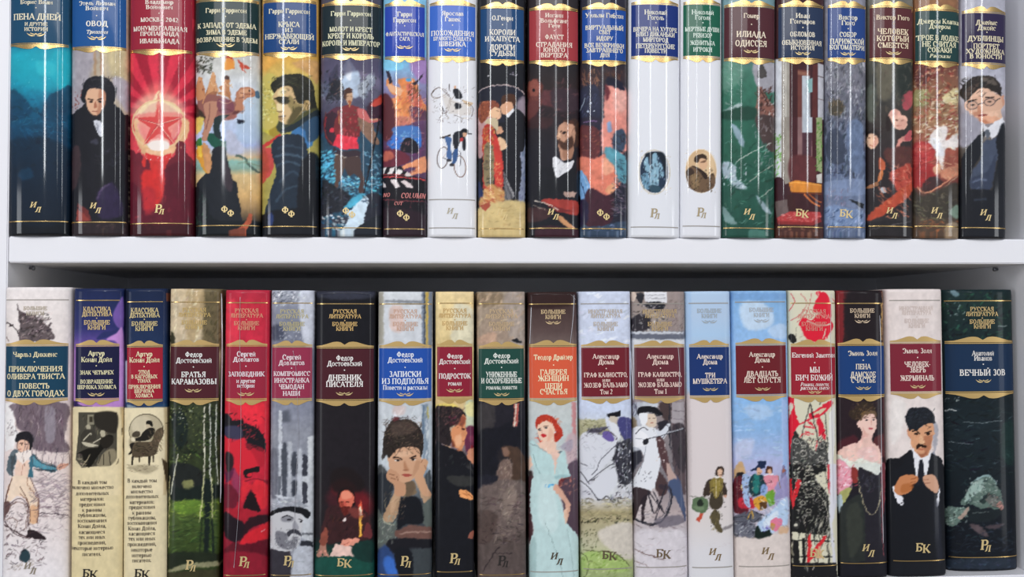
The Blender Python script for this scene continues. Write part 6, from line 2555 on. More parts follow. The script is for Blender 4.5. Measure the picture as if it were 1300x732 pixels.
TXT['T8'] = ('3a68c4', .92, 7, 71, 'f0ece4', 'Ярослав|17|5.8|28;Гашек|24.5|5.8|20;*|32;ПОХОЖДЕНИЯ|42|6.5|54;БРАВОГО СОЛДАТА|49|4.8|48;ШВЕЙКА|55.8|6|34;~|63|22')
TXT['T9'] = ('12416f', .9, 11, 75, 'f0eadc', 'О.Генри|23|6|27;*|31.5;КОРОЛИ|41|7|33;И КАПУСТА|49.3|6.5|44;ДОРОГИ|60|7|32;СУДЬБЫ|67.8|6.3|32')
TXT['T10'] = ('9e3339', .93, 13, 76, 'f0dccc', 'Иоганн|19.5|5.5|23;Вольфганг|26.3|5.5|35;Гете|32.8|5|15;*|39;ФАУСТ|47|6|24;СТРАДАНИЯ|56.5|6|46;ЮНОГО|63.2|5.5|28;ВЕРТЕРА|70|5.8|34')
TXT['T11'] = ('0f4698', .92, 12, 76, 'ece4cc', 'Уильям Гибсон|19.5|6|48;ВИРТУАЛЬНЫЙ|35|5.5|48;СВЕТ|41|5|15;ИДОРУ|48.8|5.5|21;ВСЕ ВЕЧЕРИНКИ|57.5|5.5|50;ЗАВТРАШНЕГО|63.8|5.3|47;ДНЯ|70|5|12')
TXT['T12'] = ('102d74', .9, 6, 70.5, 'e8e4d4', 'Николай|15.5|6|29;Гоголь|22.3|6|21;*|29;ВЕЧЕРА НА ХУТОРЕ|37|5.5|55;БЛИЗ ДИКАНЬКИ|43.5|5.5|49;МИРГОРОД|50.5|5.5|32;ПЕТЕРБУРГСКИЕ|58.3|5.8|49;ПОВЕСТИ|64.5|5.5|28')
TXT['T13'] = ('115c45', .9, 6, 70.5, 'd8e8dc', 'Николай|15.5|6|28;Гоголь|22.3|6|20;*|29;МЕРТВЫЕ ДУШИ|37|5.5|43;РЕВИЗОР|45|5.5|24;ЖЕНИТЬБА|54.5|5.5|31;ИГРОКИ|63|5.5|24')
TXT['T14'] = ('4c2028', .95, 9, 73, 'ecdcc4', 'Гомер|20|6|20;*|31;ИЛИАДА|43.5|7.5|37;ОДИССЕЯ|55|7.5|40;~|65|20')
TXT['T15'] = ('22324f', .92, 9, 73, 'e8e0cc', 'Иван|20|6|18;Гончаров|27.2|6|32;*|35;ОБЛОМОВ|43.5|6|32;ОБЫКНОВЕННАЯ|54|6|50;ИСТОРИЯ|60.6|5.5|30;~|67.5|20')
TXT['T16'] = ('1e4080', .9, 10, 73, 'e8e4d0', 'Виктор|22|6|24;Гюго|29|6|17;*|36.5;СОБОР|44|6|22;ПАРИЖСКОЙ|52.5|6.5|43;БОГОМАТЕРИ|60|6|44;~|68|20')
TXT['T17'] = ('56262a', .94, 10, 73, 'ecd8b8', 'Виктор Гюго|22|6|42;*|30;ЧЕЛОВЕК|40|7|39;КОТОРЫЙ|48.8|6.8|41;СМЕЕТСЯ|57.5|6.5|39;~|67|20')
TXT['T18'] = ('183c3c', .96, 14, 77, 'e4e0bc', 'Джером Клапка|27|6|52;Джером|33.6|5.5|27;*|40;ТРОЕ В ЛОДКЕ,|48|6.5|54;НЕ СЧИТАЯ|56|6.5|43;СОБАКИ|63.5|6|31;/Рассказы|71|4.5|26')
TXT['T19'] = ('2a2144', .95, 17, 79, 'e4d8b8', 'Джеймс|28.5|6|27;Джойс|35.3|6|23;*|41;ДУБЛИНЦЫ|49|6.5|45;ПОРТРЕТ|58.5|6|33;ХУДОЖНИКА|65|5.8|48;В ЮНОСТИ|71.5|5.6|41')
TXT['B1'] = ('143f58', .93, 439.5, 505, 'e8dcb0', 'Чарльз Диккенс|449.5|6.5|56;*|459;ПРИКЛЮЧЕНИЯ|468|7|68;ОЛИВЕРА ТВИСТА|477.5|7|73;ПОВЕСТЬ|489.5|7|39;О ДВУХ ГОРОДАХ|499|7.5|72')
TXT['B2'] = ('17183c', .86, 440, 505, 'e8e0b4', 'Артур|448|6.5|21;Конан Дойл|456|6.5|39;*|464;ЗНАК ЧЕТЫРЕХ|472.5|5.2|43;ВОЗВРАЩЕНИЕ|484|5.2|41;ШЕРЛОКА ХОЛМСА|491|5.2|49;~|500|22')
TXT['B3'] = ('9e1c30', .84, 441, 506, 'ece0b8', 'Артур|449|6.5|21;Конан Дойл|456.5|6.5|38;*|465;ЭТЮД|472|5|15;В БАГРОВЫХ|477.7|4.8|33;ТОНАХ|483|4.8|17;ПРИКЛЮЧЕНИЯ|490.5|5|40;ШЕРЛОКА|496|4.8|25;ХОЛМСА|501.8|4.8|22')
TXT['B4'] = ('4c1e26', .93, 440, 505, 'ecece8', 'Федор|449.5|6.5|22;Достоевский|457|6.5|45;*|465.5;БРАТЬЯ|475|7|31;КАРАМАЗОВЫ|484|7|57;~|495|22')
TXT['B5'] = ('98263c', .91, 440, 505, 'ece0e4', 'Сергей|449|6.5|24;Довлатов|455.8|6|33;*|464.5;ЗАПОВЕДНИК|474.5|6|46;и другие|483|5.5|24;истории|489|5.5|22;~|499.5|22')
TXT['B6'] = ('94304c', .92, 441, 505, 'ecdce0', 'Сергей|453|6.5|24;Довлатов|460|6.3|33;*|467;КОМПРОМИСС|474|5.8|46;ИНОСТРАНКА|482.5|6|44;ЧЕМОДАН|490.5|6|32;НАШИ|499|6|22')
TXT['B7'] = ('481b24', .95, 442.5, 506, 'f0ece8', 'Федор|454|6.5|22;Достоевский|461|6.5|44;*|469.5;ДНЕВНИК|479|7.5|43;ПИСАТЕЛЯ|487.3|7|47;~|499|22')
TXT['B8'] = ('2150a8', .95, 442, 505.5, 'e8ecf4', 'Федор|449.5|6.5|22;Достоевский|456.5|6.5|44;*|466;ЗАПИСКИ|474.5|7|41;ИЗ ПОДПОЛЬЯ|483.5|7|59;Повести и рассказы|491.5|5.8|56;~|500|22')
TXT['B9'] = ('8c1e34', .9, 440, 503, 'f0e8e4', 'Федор|451.5|6|20;Достоевский|458.5|6.3|39;*|467.5;ПОДРОСТОК|477|6.5|40;РОМАН|487|4|17;~|495|22')
TXT['B10'] = ('1e483f', .92, 442.5, 505, 'e8ece4', 'Федор|451|6.3|22;Достоевский|457.8|6.5|43;*|466;УНИЖЕННЫЕ|475|6.8|39;И ОСКОРБЛЕННЫЕ|483|6.5|51;РОМАНЫ, ПОВЕСТИ|492|4|39;~|500|20')
TXT['B11'] = ('d85c3e', .95, 440.5, 505, 'f4e8c0', 'Теодор Драйзер|453|6.5|49;*|463;ГАЛЕРЕЯ|472|6.8|34;ЖЕНЩИН|479.8|6.8|39;ЦЕПИ|489.5|6.8|22;СЧАСТЬЯ|496.8|6.8|35')
TXT['B12'] = ('701e2a', .91, 441, 503, 'f0d4c8', 'Александр|452|6|34;Дюма|459|6.3|20;*|467.5;ГРАФ КАЛИОСТРО,|475.5|5.8|55;или|482|5|10;ЖОЗЕФ БАЛЬЗАМО|488.5|5.8|55;Том 2|497|6|16')
TXT['B13'] = ('642a34', .93, 441, 502.5, 'f0d4c8', 'Александр|452|6|34;Дюма|459|6.3|20;*|467;ГРАФ КАЛИОСТРО,|475|5.8|55;или|481.5|5|10;ЖОЗЕФ БАЛЬЗАМО|488|5.8|55;Том 1|496.5|6|16')
TXT['B14'] = ('18336c', .88, 440.5, 501.5, 'ecdcd0', 'Александр|452|6|33;Дюма|459|6.3|18;*|467;ТРИ|476|6.3|13;МУШКЕТЕРА|483.5|6.3|43;~|493.5|20')
TXT['B15'] = ('6c1c24', .89, 438.5, 500, 'ecd8c8', 'Александр|449.5|6|33;Дюма|456.3|6.3|19;*|465.5;ДВАДЦАТЬ|474|6.6|41;ЛЕТ СПУСТЯ|482|6.8|47;~|493|20')
TXT['B16'] = ('9a2030', .93, 440, 501, 'ecdcd8', 'Евгений Замятин|450.5|6|54;*|460;МЫ|469|7|13;БИЧ БОЖИЙ|479|7|47;/Романы, повести,|487.5|4.5|36;/рассказы, пьесы|492|4.5|36;~|497|18')
TXT['B17'] = ('173c74', .96, 439, 500, 'e8dcc8', 'Эмиль Золя|448|6|37;*|457;ПЕНА|465|6.5|19;ДАМСКОЕ|475|6.6|32;СЧАСТЬЕ|482|6.6|31;~|492|20')
TXT['B18'] = ('7c2434', .88, 436, 496.5, 'f0dcd0', 'Эмиль Золя|445|6|37;*|453.5;ЧЕЛОВЕК-|462|6.5|33;ЗВЕРЬ|469|6.5|21;ЖЕРМИНАЛЬ|479.5|6.5|43;~|490|20')
TXT['B19'] = ('152e4c', .97, 436.5, 496, 'e4e0dc', 'Анатолий|448|6|28;Иванов|454.3|6|23;*|462;ВЕЧНЫЙ ЗОВ|472.5|7.5|58;~|483|20')
# series lines near the head (lower row): y offset, colour, kind
_RL = 'РУССКАЯ|395|5.2|30;ЛИТЕРАТУРА|401.3|5.2|41;*|406.5;БОЛЬШИЕ|411|5.2|32;КНИГИ|417|5.2|22'
_IL = 'ИНОСТРАННАЯ|395|5|43;ЛИТЕРАТУРА|400.8|5|38;*|406;БОЛЬШИЕ|411|5.2|31;КНИГИ|417|5.2|21'
_KD = 'КЛАССИКА|392|6|35;ДЕТЕКТИВА|398.3|5.8|38;*|403.5;БОЛЬШИЕ|409|5.8|33;КНИГИ|415.3|5.8|23'
_BK = 'БОЛЬШИЕ|395.5|5.2|31;КНИГИ|402|5.2|20;~|409|20'
SER = dict(B1=('БОЛЬШИЕ|391|5|30;КНИГИ|397.5|5|23', 'b8ac98', 0), B2=(_KD, 'd8bc84', 0), B3=(_KD, 'd8c48c', 1.5), B4=(_RL, 'c8aa68', -2), B5=(_RL, 'd89878', -1),
 B6=(_RL, 'c0b484', 0), B7=(_RL, 'd4b070', 0), B8=(_RL, 'd0a890', 0), B9=(_RL, 'c8a468', -1), B10=(_RL, 'ccb088', 0), B11=(_BK, 'd8bc90', 0), B12=(_IL, 'c0b09c', 0),
 B13=(_IL, 'c4a878', 0), B14=(_BK, 'a8b0b4', -1.3), B15=(_BK, 'b0b4b8', -2.5), B16=(_RL, 'd88a7c', 0), B17=(_BK, 'd4bca0', -1.5), B18=(_IL, 'd4c4bc', -4), B19=(_RL, 'ccb078', -3))
# gilt rules: y near the head / near the foot, emblem kind, emblem x, y
RULE = dict(T1=(None, 280.7), T2=(None, 281.7), T3=(None, 283.3), T4=(None, 286), T5=(None, 287.2), T6=(None, 289), T7=(None, 290.4), T8=(253, 289), T9=(None, 290), T10=(None, 289.5),
 T11=(None, 290), T12=(None, 288), T13=(None, 286.8), T14=(None, 289.4), T15=(None, 288), T16=(None, 288), T17=(None, 287), T18=(None, 287), T19=(None, 289),
 B1=(380.3, None), B2=(381, None), B3=(382.8, None), B4=(383.2, None), B5=(384, 730), B6=(384.5, 729.7), B7=(385.4, 730.2), B8=(385.6, 729), B9=(384.6, 725.5), B10=(385.3, 729.3), B11=(385.6, 725.4),
 B12=(385.2, 721.7), B13=(385.2, 719.5), B14=(384.6, 719.8), B15=(383, 718.5), B16=(384.6, 718), B17=(384.8, 714.5), B18=(381, 711.5), B19=(381.6, 707))
EMB = dict(T1=('ИЛ', 45, 262), T2=('ИЛ', 121, 263), T3=('РЛ', 202, 265), T4=('ФФ', 289, 267.5), T5=('ФФ', 366, 268.5), T6=('ФФ', 443, 269.5), T7=('ФФ', 512, 273), T8=('ИЛ', 574, 270), T9=('ИЛ', 637, 271.5),
 T10=('ИЛ', 702, 271), T11=('ФФ', 766, 272), T12=('РЛ', 831, 270.5), T13=('РЛ', 890, 269.5), T14=('ИЛ', 951, 271), T15=('БК', 1018, 270.5), T16=('БК', 1074, 271), T17=('ИЛ', 1132, 269.5), T18=('ИЛ', 1189, 269.5), T19=('ИЛ', 1251, 272),
 B1=('ИЛ', 38, 720), B2=('БК', 114.6, 727.5), B3=('БК', 180.5, 727.5), B4=('РЛ', 241.5, 717), B5=('РЛ', 309.5, 712.5), B6=('РЛ', 366, 711.5), B7=('БК', 437, 714), B8=('РЛ', 514.5, 712), B9=('РЛ', 577, 708.5), B10=('РЛ', 638, 711.5),
 B11=('ИЛ', 706.5, 708), B12=('БК', 773.5, 704.5), B13=('БК', 842, 702.5), B14=('ИЛ', 907.5, 702.5), B15=('ИЛ', 974.5, 701.5), B16=('БК', 1037, 702), B17=('ИЛ', 1102, 697.5), B18=('БК', 1171.5, 695), B19=('РЛ', 1250.5, 691.5))
DARK_EMB = dict(B2='1a1510', B3='1a1510', B11='4a3c28', B12='5c5038', B13='6a5840', B14='7a6440', B15='7a6440', T8='b0a894', T12='a89878', T13='a89878', B10='241e1c', B1='8a8070')
BLURB2 = 'В каждый том|611.5|5|37;включено множество|618|5|53;дополнительных|625.5|5|42;материалов:|632.5|5|30;предисловия|639.5|5|33;к ранним|646.5|5|25;публикациям,|653|5|36;воспоминания|660|5|37;Конан Дойла,|667|5|36;касающиеся|674.5|5|33;тех или иных|681|5|34;произведений,|688|5|36;некоторые интервью|695|5|53;писателя.|702.5|5|24'
BLURB3 = 'В каждый том|609.5|5|37;включено|616.5|5|25;множество|623|5|28;дополнительных|629.5|5|41;материалов:|636.5|5|31;предисловия|643|5|33;к ранним|650|5|24;публикациям,|656.5|5|35;воспоминания|663|5|37;Конан Дойла,|670|5|35;касающиеся|676.5|5|33;тех или иных|683|5|34;произведений,|690|5|36;некоторые|697|5|27;интервью|704|5|25;писателя.|710.5|5|24'
LABEL = dict(
 T1='teal underwater-picture hardback with navy title panel, leftmost on the upper shelf',
 T2='upper-shelf hardback picturing a dark-haired man in a black coat, blue title panel',
 T3='red upper-shelf hardback with a five-pointed star and sun rays',
 T4='upper-shelf hardback picturing riders on reddish beasts above a dark cliff',
 T5='yellow upper-shelf hardback picturing a man in a dark blue jacket',
 T6='upper-shelf hardback picturing a warrior in a red skirt wading through icy water',
 T7='narrow blue upper-shelf hardback with a clapperboard and a horned figure',
 T8='white upper-shelf hardback with a cyclist below a sketched horse rider',
 T9='black upper-shelf hardback picturing a couple kissing, beige foot',
 T10='dark upper-shelf hardback with red title panel and a bearded man in white collar',
 T11='upper-shelf hardback with coral and purple abstract figures, bright blue title panel',
 T12='white upper-shelf hardback with navy title panel and blue oval picture',
 T13='white upper-shelf hardback with green title panel and brown oval portrait',
 T14='sea-green upper-shelf hardback with maroon title panel, foam and rigging lines',
 T15='upper-shelf hardback picturing a room with an orange chair and red cushion',
 T16='grey-blue mottled upper-shelf hardback with a royal blue title panel',
 T17='dark upper-shelf hardback with pale child faces and a long red arm',
 T18='red and cream swirling-picture upper-shelf hardback with a dark green title panel',
 T19='upper-shelf hardback picturing a man in glasses and waistcoat, rightmost of its row',
 B1='wide white lower-shelf hardback with a boy in a teal jacket, leftmost of its row',
 B2='purple lower-shelf hardback in a cream paper band picturing two men talking',
 B3='navy lower-shelf hardback in a cream paper band picturing a man in an armchair',
 B4='lower-shelf hardback picturing white birch trunks in a green meadow',
 B5='red and black high-contrast face hardback on the lower shelf',
 B6='grey lower-shelf hardback with a photo-like bearded man in a flat cap',
 B7='black lower-shelf hardback picturing a man writing by candlelight',
 B8='lower-shelf hardback picturing a young woman with chin on her fists, blue title panel',
 B9='narrow cream-topped lower-shelf hardback with a dark-haired man in profile',
 B10='brown lower-shelf hardback picturing a dim interior, dark green title panel',
 B11='lower-shelf hardback with orange title panel and a red-haired woman in a pale dress',
 B12='pale lower-shelf hardback picturing a rider on a white horse, maroon title panel',
 B13='lower-shelf hardback picturing a swordsman in a white coat and tricorne hat',
 B14='narrow pale blue and pink lower-shelf hardback with one small figure holding a green hat',
 B15='sky-blue lower-shelf hardback with a colourful crowd of cavaliers at the foot',
 B16='red, cream and black lower-shelf hardback with marching soldiers and lances',
 B17='dark lower-shelf hardback picturing a lady in an off-shoulder white and black gown',
 B18='pale pink lower-shelf hardback picturing a moustached man in a black cap and suit',
 B19='dark sea-picture lower-shelf hardback with pale rocks, rightmost of its row')

CREASE_GLINT = dict(B5=[[(305, 377), (304.5, 440), (306, 520), (305, 600), (302, 660), (297, 720)]], B6=[[(372, 445), (376, 470), (378, 520), (379, 560), (376, 600), (374, 660), (370, 725)]],
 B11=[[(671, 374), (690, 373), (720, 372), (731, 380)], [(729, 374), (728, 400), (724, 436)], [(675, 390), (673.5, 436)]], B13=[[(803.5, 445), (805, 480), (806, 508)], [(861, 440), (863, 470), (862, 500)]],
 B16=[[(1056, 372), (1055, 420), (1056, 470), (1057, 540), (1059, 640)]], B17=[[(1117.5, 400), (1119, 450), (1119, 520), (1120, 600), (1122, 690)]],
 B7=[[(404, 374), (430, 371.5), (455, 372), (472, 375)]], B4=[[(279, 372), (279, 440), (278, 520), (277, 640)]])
# ------------------------------------------------------------------ book builder
GOLD = mat('gilt_foil', 'd2b074', .26, .95, bump=.05, bscale=900)
GOLD_B = mat('gilt_foil_matte', 'c4a468', .42, .45, bump=.05, bscale=900)
GOLD_PALE = mat('gilt_lettering', 'dcc48c', .4, .35)
PAPER = mat('page_paper', 'd8d0c0', .8, var=.12, bscale=2500)
COVER_T = cover_mat('glossy_printed_cover', .5, .16, .7, .07)
COVER_B = cover_mat('satin_printed_cover', .5, .06, .15, .10)
BAND_M = cover_mat('matte_printed_band', .6, .03)

class Spine:
    """a rounded spine standing in its row; u across, w up, v into the shelf"""
    def __init__(self, key):
        self.key = key; top = key[0] == 'T'
        x = (TX if top else BX)[key]
        n = int(key[1:])
        self.Yf = Y_TOP if top else (.012 if n == 19 else -.012+.0007*(n-1))
        self.p = 2.3 if top else 2.6; self.t = 0.0
        self.z0 = (Z_SH1 if top else Z_LOW1)+.0002
        ya, yb = (0, 297) if top else (370, 715)
        hw_guess = .0006*(x[1]-x[0])/2
        self.B = min((.42 if top else .36)*hw_guess, .012)
        Ye = self.Yf+self.B*.5
        la, ra, lb, rb = unproject(x[0], ya, Ye), unproject(x[1], ya, Ye), unproject(x[2], yb, Ye), unproject(x[3], yb, Ye)
        self.hw = ((ra-la)[0]+(rb-lb)[0])/4-.0003
        ca, cb = (la+ra)/2, (lb+rb)/2
        self.k = (ca[0]-cb[0])/(ca[2]-cb[2])
        self.x0 = cb[0]-self.k*(cb[2]-self.z0)
        # fit the outline of the rounded spine to the photographed one
        tl, tr = (x[0]+x[2])/2, (x[1]+x[3])/2; ym = (ya+yb)/2
        su = np.linspace(-.995, .995, 61)
        self.H = .2
        for _ in range(6):
            w = self.w_at(ym); p = project(self.world(np.stack([su*self.hw, self.v(su), 0*su+w], -1)))[0]
            s = self.px_scale(w)
            dl, dr = (tl-p.min())*s, (tr-p.max())*s
            self.x0 += (dl+dr)/2; self.hw += (dr-dl)/2*.9
        self.hw -= .00012
        ztop = self.z0+.2155 if top else unproject((x[0]+x[1])/2, TOPB[key], self.Yf+self.B*.4)[2]
        self.H = ztop-self.z0
    def v(self, s):
        a = np.minimum(np.abs(s), 1.0)
        return self.B*(1-np.maximum(1-a**self.p, 0)**(1/self.p))+self.t*s
    def surf(self, u, w, off=0.0):
        s = np.clip(u/self.hw, -.999, .999); e = .004
        v = self.v(s); dv = (self.v(np.minimum(s+e, .9995))-self.v(s-e))/((np.minimum(s+e, .9995)-(s-e))*self.hw)
        n = np.sqrt(1+dv*dv)
        return np.stack([u-(-dv/n)*0+dv/n*off, v-off/n, w+0*u], -1)
    def world(self, L):
        return np.stack([self.x0+L[..., 0]+self.k*L[..., 2], self.Yf+L[..., 1], self.z0+L[..., 2]], -1)
    def w_at(self, py, off=0.0):
        """height on the spine's front line seen at photo row py"""
        lo, hi = -.1, .5
        for _ in range(40):
            m = (lo+hi)/2
            if project(self.world(np.array([0., 0., m])))[1] > py: lo = m
            else: hi = m
        return (lo+hi)/2
    def px_scale(self, w):
        a = project(self.world(np.array([-.001, 0, w]))); b = project(self.world(np.array([.001, 0, w])))
        return .002/(b[0]-a[0])
    def u_at(self, px, w):
        return (px-project(self.world(np.array([0., 0., w])))[0])*self.px_scale(w)

def grid_mesh(name, L, sp, canvas, material, parent, caps=None, front_cols=None):
    """L: (rows, cols, 3) local points; coloured from the canvas where the camera's photo shows them"""
    nr, nc = L.shape[:2]
    idx = np.arange(nr*nc).reshape(nr, nc)
    q = np.stack([idx[:-1, :-1], idx[:-1, 1:], idx[1:, 1:], idx[1:, :-1]], -1).reshape(-1, 4)
    me = bpy.data.meshes.new(name)
    V = L.reshape(-1, 3)
    loops = q.reshape(-1); starts = np.arange(len(q))*4; tot = np.full(len(q), 4)
    ex = caps or []
    for c in ex:
        starts = np.append(starts, len(loops)); tot = np.append(tot, len(c)); loops = np.append(loops, c)
    me.vertices.add(len(V)); me.vertices.foreach_set('co', V.astype(np.float32).ravel())
    me.loops.add(len(loops)); me.loops.foreach_set('vertex_index', loops.astype(np.int32))
    me.polygons.add(len(starts)); me.polygons.foreach_set('loop_start', starts.astype(np.int32)); me.polygons.foreach_set('loop_total', tot.astype(np.int32))
    sm = np.ones(len(starts), bool); sm[len(q):] = False
    me.polygons.foreach_set('use_smooth', sm)
    me.update(calc_edges=True); me.validate()
    px, py = project(sp.world(V))
    if front_cols is not None:      # side boards continue the colour of the spine's edge
        PX = px.reshape(nr, nc); PY = py.reshape(nr, nc); a, b = front_cols
        PX[:, :a] = PX[:, a:a+1]; PX[:, b+1:] = PX[:, b:b+1]; PY[:, :a] = PY[:, a:a+1]; PY[:, b+1:] = PY[:, b:b+1]
        px, py = PX.ravel(), PY.ravel()
    c = canvas.sample(px, py)
    lin = np.where(c <= .04045, c/12.92, ((c+.055)/1.055)**2.4)
    at = me.color_attributes.new('print', 'FLOAT_COLOR', 'POINT')
    at.data.foreach_set('color', np.concatenate([lin, np.ones((len(lin), 1))], 1).astype(np.float32).ravel())
    me.materials.append(material)
    o = bpy.data.objects.new(name, me); SC.collection.objects.link(o); o.parent = parent
    return o
def patch(name, sp, u0, u1, w0, w1, off, material, parent, nu=28):
    """strip lying on the spine; w0, w1 numbers or functions of t in -1..1"""
    t = np.linspace(-1, 1, nu+1); u = (u0+u1)/2+(u1-u0)/2*t
    a = np.array([w0(x) if callable(w0) else w0 for x in t]); b = np.array([w1(x) if callable(w1) else w1 for x in t])
    V = np.concatenate([sp.surf(u, a, off), sp.surf(u, b, off)]); n = nu+1
    return V, [[i, i+1, n+i+1, n+i] for i in range(nu)]
def merged(name, parts, material, parent):
    V = []; F = []
    for v, f in parts:
        o = len(V); V += [tuple(x) for x in v]; F += [[i+o for i in g] for g in f]
    return add_mesh(name, V, F, material, parent, True)
def lay_quads(sp, quads, uc, wc, sx, sz, off):
    """lay flat quads (x right, y up) on the curved spine"""
    P = np.array(quads)*[sx, sz]+[uc, wc]
    n = len(P); L = sp.surf(P[..., 0].ravel(), P[..., 1].ravel(), off)
    return L, [[4*i, 4*i+1, 4*i+2, 4*i+3] for i in range(n)]
def lines(sp, spec, off, dy=0.0, uc=0.0):
    """lettering and flourish pieces of a block of lines"""
    tx = []; fl = []
    for ln in spec.split(';'):
        a = ln.split('|'); y = float(a[1])+dy; w = sp.w_at(y); s = sp.px_scale(w)
        if a[0] == '*': tx.append(lay_quads(sp, diamond(1.0), uc, w, s, s, off))
        elif a[0] == '~': fl.append(lay_quads(sp, flourish_quads(), uc, w, s*float(a[2]), s*float(a[2])*.8, off))
        else:
            h, wd = float(a[2]), float(a[3]); sh = 0.0; t = a[0]
            if t[0] == '/': t = t[1:]; sh = .25
            tx.append(lay_quads(sp, text_quads(t, wd/h, sh), uc, w-s*h/2, s*h, s*h, off))
    return tx, fl
def scallop(t):
    return float(np.interp(abs(t), [0, .06, .14, .28, .42, .6, .8, 1], [.42, .62, .9, 1, .92, .62, .32, .2]))

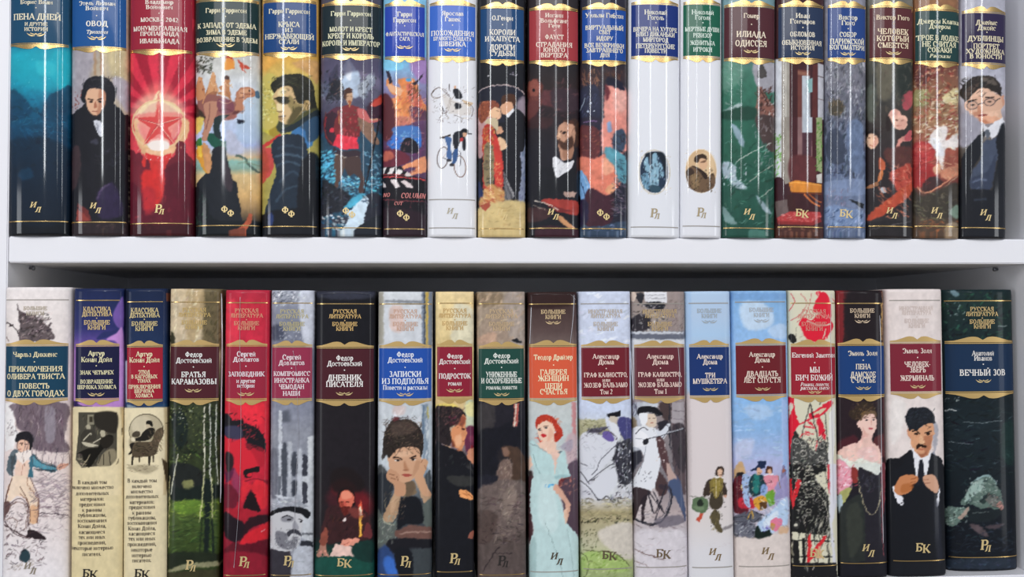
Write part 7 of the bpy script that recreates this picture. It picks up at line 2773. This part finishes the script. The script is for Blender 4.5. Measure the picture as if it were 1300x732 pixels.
def build_book(key):
    sp = Spine(key); top = key[0] == 'T'
    x = (TX if top else BX)[key]
    y0, y1 = (-2, 306) if top else (360, 734)
    cv = Canvas(min(x[0], x[2])-3, y0, max(x[1], x[3])+3, y1, sum(map(ord, key))*7)
    crisp = key in ('T8', 'T12', 'T13', 'T15', 'B2', 'B3')
    cv.run(ART[key])
    if not crisp: cv.warp(.6, 3.0)
    if key in MORE:
        cv.run(MORE[key])
        if not crisp: cv.warp(.3, 2.5)
    if top: cv.ymax = project(sp.world(np.array([0., 0., 0.])))[1]-7
    root = empty('hardcover_book', (sp.x0, sp.Yf, sp.z0)); root.rotation_euler = (0, math.atan(sp.k), 0)
    tag(root, LABEL[key], 'book', 'hardbacks on the upper shelf' if top else 'hardbacks on the lower shelf')
    cm = COVER_T if top else COVER_B
    # cover: rounded spine, boards behind it, closed at head and tail
    nu = max(int((x[1]-x[0])*1.05), 24); a = np.linspace(-1, 1, nu+1)
    s = .72*np.sin(a*np.pi/2)+.28*a; s[0], s[-1] = -1, 1
    nw = int(sp.H/.0006*1.0)
    wv = np.linspace(0, sp.H, nw+1)
    # soften the head and tail of the spine
    u = np.concatenate([[-sp.hw]*3, s*sp.hw, [sp.hw]*3])
    vv = np.concatenate([[.135, .02, sp.B+.002], sp.v(s), [sp.B+.002, .02, .135]])
    rd = np.ones(nw+1)
    L = np.zeros((nw+1, len(u), 3)); L[..., 0] = u[None]; L[..., 1] = vv[None]; L[..., 2] = wv[:, None]
    edge = np.minimum(wv, sp.H-wv); ins = .0011*np.clip(1-edge/.0022, 0, 1)**2
    L[:, 3:-3, 1] += ins[:, None]
    nc = len(u); i0 = list(range(2, nc-2)); iN = [(nw)*nc+i for i in range(2, nc-2)]
    cover = grid_mesh('cover', L, sp, cv, cm, root, caps=[i0[::-1], iN], front_cols=(3, nc-4))
    V, F = rounded_box(-sp.hw+.0025, sp.hw-.0025, sp.B+.0026, .132, .0026, sp.H-.003, .0006)
    add_mesh('page_block', V, F, PAPER, root)
    # title panel with its gilt frame, lettering and flourish
    pc, hf, py0, py1, tc, spec = TXT[key]
    U = sp.hw*hf; w1, w0 = sp.w_at(py0), sp.w_at(py1); s1 = sp.px_scale(w0)
    pm = mat(('gloss' if top else 'satin')+'_title_panel_'+pc, pc, .5, bump=.08, bscale=500, coat=.6 if top else .15, spec=.15)
    V, F = patch('title_panel', sp, -U, U, w0, w1, .0002, pm, root)
    panel = add_mesh('title_panel', V, F, pm, root, True)
    g = 7.0*s1 if not top else 6.4*s1; ln = 1.0*s1
    gm = GOLD if top else GOLD_B
    for nm, lo, hi in (('gilt_rule', w1+.5*s1, w1+.5*s1+ln), ('gilt_rule', w0-.5*s1-ln, w0-.5*s1),
                       ('gilt_scroll', w1+2.2*s1, lambda t: w1+2.2*s1+g*scallop(t)), ('gilt_scroll', lambda t: w0-2.2*s1-g*scallop(t), w0-2.2*s1)):
        V, F = patch('', sp, -U, U, lo, hi, .0003, 0, 0, 40)
        add_mesh(nm, V, F, gm, panel, True)
    tx, fl = lines(sp, spec, .00042)
    merged('title_lettering', tx, mat('title_ink_'+tc, tc, .45), panel)
    if fl: merged('flourish', fl, GOLD_PALE, panel)
    # series lines, rules and monogram
    if key in SER:
        sspec, scol, dy = SER[key]
        tx, fl = lines(sp, sspec, .0003, dy)
        merged('series_lettering', tx+fl, mat('series_ink_'+scol, scol, .4, .2), root)
    for ry in RULE[key]:
        if ry is None: continue
        w = sp.w_at(ry); ss = sp.px_scale(w)
        if w < .001: continue
        pale = key in ('T8', 'T12', 'T13', 'B12', 'B13', 'B14', 'B15', 'B11', 'B18', 'B1')
        m = mat('grey_rule', '9a948c', .4) if pale and not (key == 'B18' and ry > 500) and not (key == 'B11' and ry < 500) else GOLD
        V, F = patch('', sp, -U, U, w-.55*ss, w+.55*ss, .0003, 0, 0)
        add_mesh('rule_line', V, F, m, root, True)
    band = None
    if key in ('B2', 'B3'):
        wt = sp.w_at(517); sB = np.linspace(-.985, .985, 60); wb = np.linspace(.0004, wt, int(wt/.0006)+1)
        LB = np.stack([sp.surf(sB*sp.hw, np.full(60, w), .0005) for w in wb])
        band = grid_mesh('paper_band', LB, sp, cv, BAND_M, root)
        tag(band, 'cream paper band with a small engraving and a text block')
        tx, fl = lines(sp, BLURB2 if key == 'B2' else BLURB3, .0007, 0, -.0022 if key == 'B2' else -.0013)
        merged('blurb_lettering', tx, mat('blurb_ink', '4a4034', .6), band)
    kind, ex, ey = EMB[key]
    w = sp.w_at(ey); ss = sp.px_scale(w); h = 11.5 if key in ('B2', 'B3') else (11 if not top else 9.8)
    if w > .002:
        Lq = lay_quads(sp, emblem_quads(kind), sp.u_at(ex, w), w, ss*h, ss*h, .0008 if band else .0003)
        merged('series_emblem', [Lq], mat('emblem_ink_'+DARK_EMB[key], DARK_EMB[key], .45) if key in DARK_EMB else GOLD_PALE, band or root)
    for pts in CREASE_GLINT.get(key, ()):     # film creases: opaque pale ridges, their white reflection put into the colour
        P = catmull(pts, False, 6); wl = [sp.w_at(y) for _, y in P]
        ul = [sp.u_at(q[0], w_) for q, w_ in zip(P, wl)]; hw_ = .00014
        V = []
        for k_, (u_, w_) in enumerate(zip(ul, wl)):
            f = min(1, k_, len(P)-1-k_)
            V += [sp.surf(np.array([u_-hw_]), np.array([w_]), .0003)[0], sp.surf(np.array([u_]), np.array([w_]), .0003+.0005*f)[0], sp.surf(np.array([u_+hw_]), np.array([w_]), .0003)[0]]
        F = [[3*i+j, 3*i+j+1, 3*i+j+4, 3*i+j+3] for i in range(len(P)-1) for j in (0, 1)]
        add_mesh('film_crease_glint', V, F, mat('pale_film_glint', 'd4d4dc', .25, coat=1.0), root)
    if key == 'T7':
        for t, px, py, h, wd in (('NO', 490.5, 247, 5, 9), ('COLUMN', 524, 248, 6.5, 31), ('CUT', 505.5, 258, 4.5, 11)):
            w = sp.w_at(py); ss = sp.px_scale(w)
            merged('clapper_lettering', [lay_quads(sp, text_quads(t, wd/h, .2), sp.u_at(px, w), w-ss*h/2, ss*h, ss*h, .0003)], mat('chalk_red', 'c87874', .5), root)
    return sp
SPINES = {}
for _k in ART: SPINES[_k] = build_book(_k)
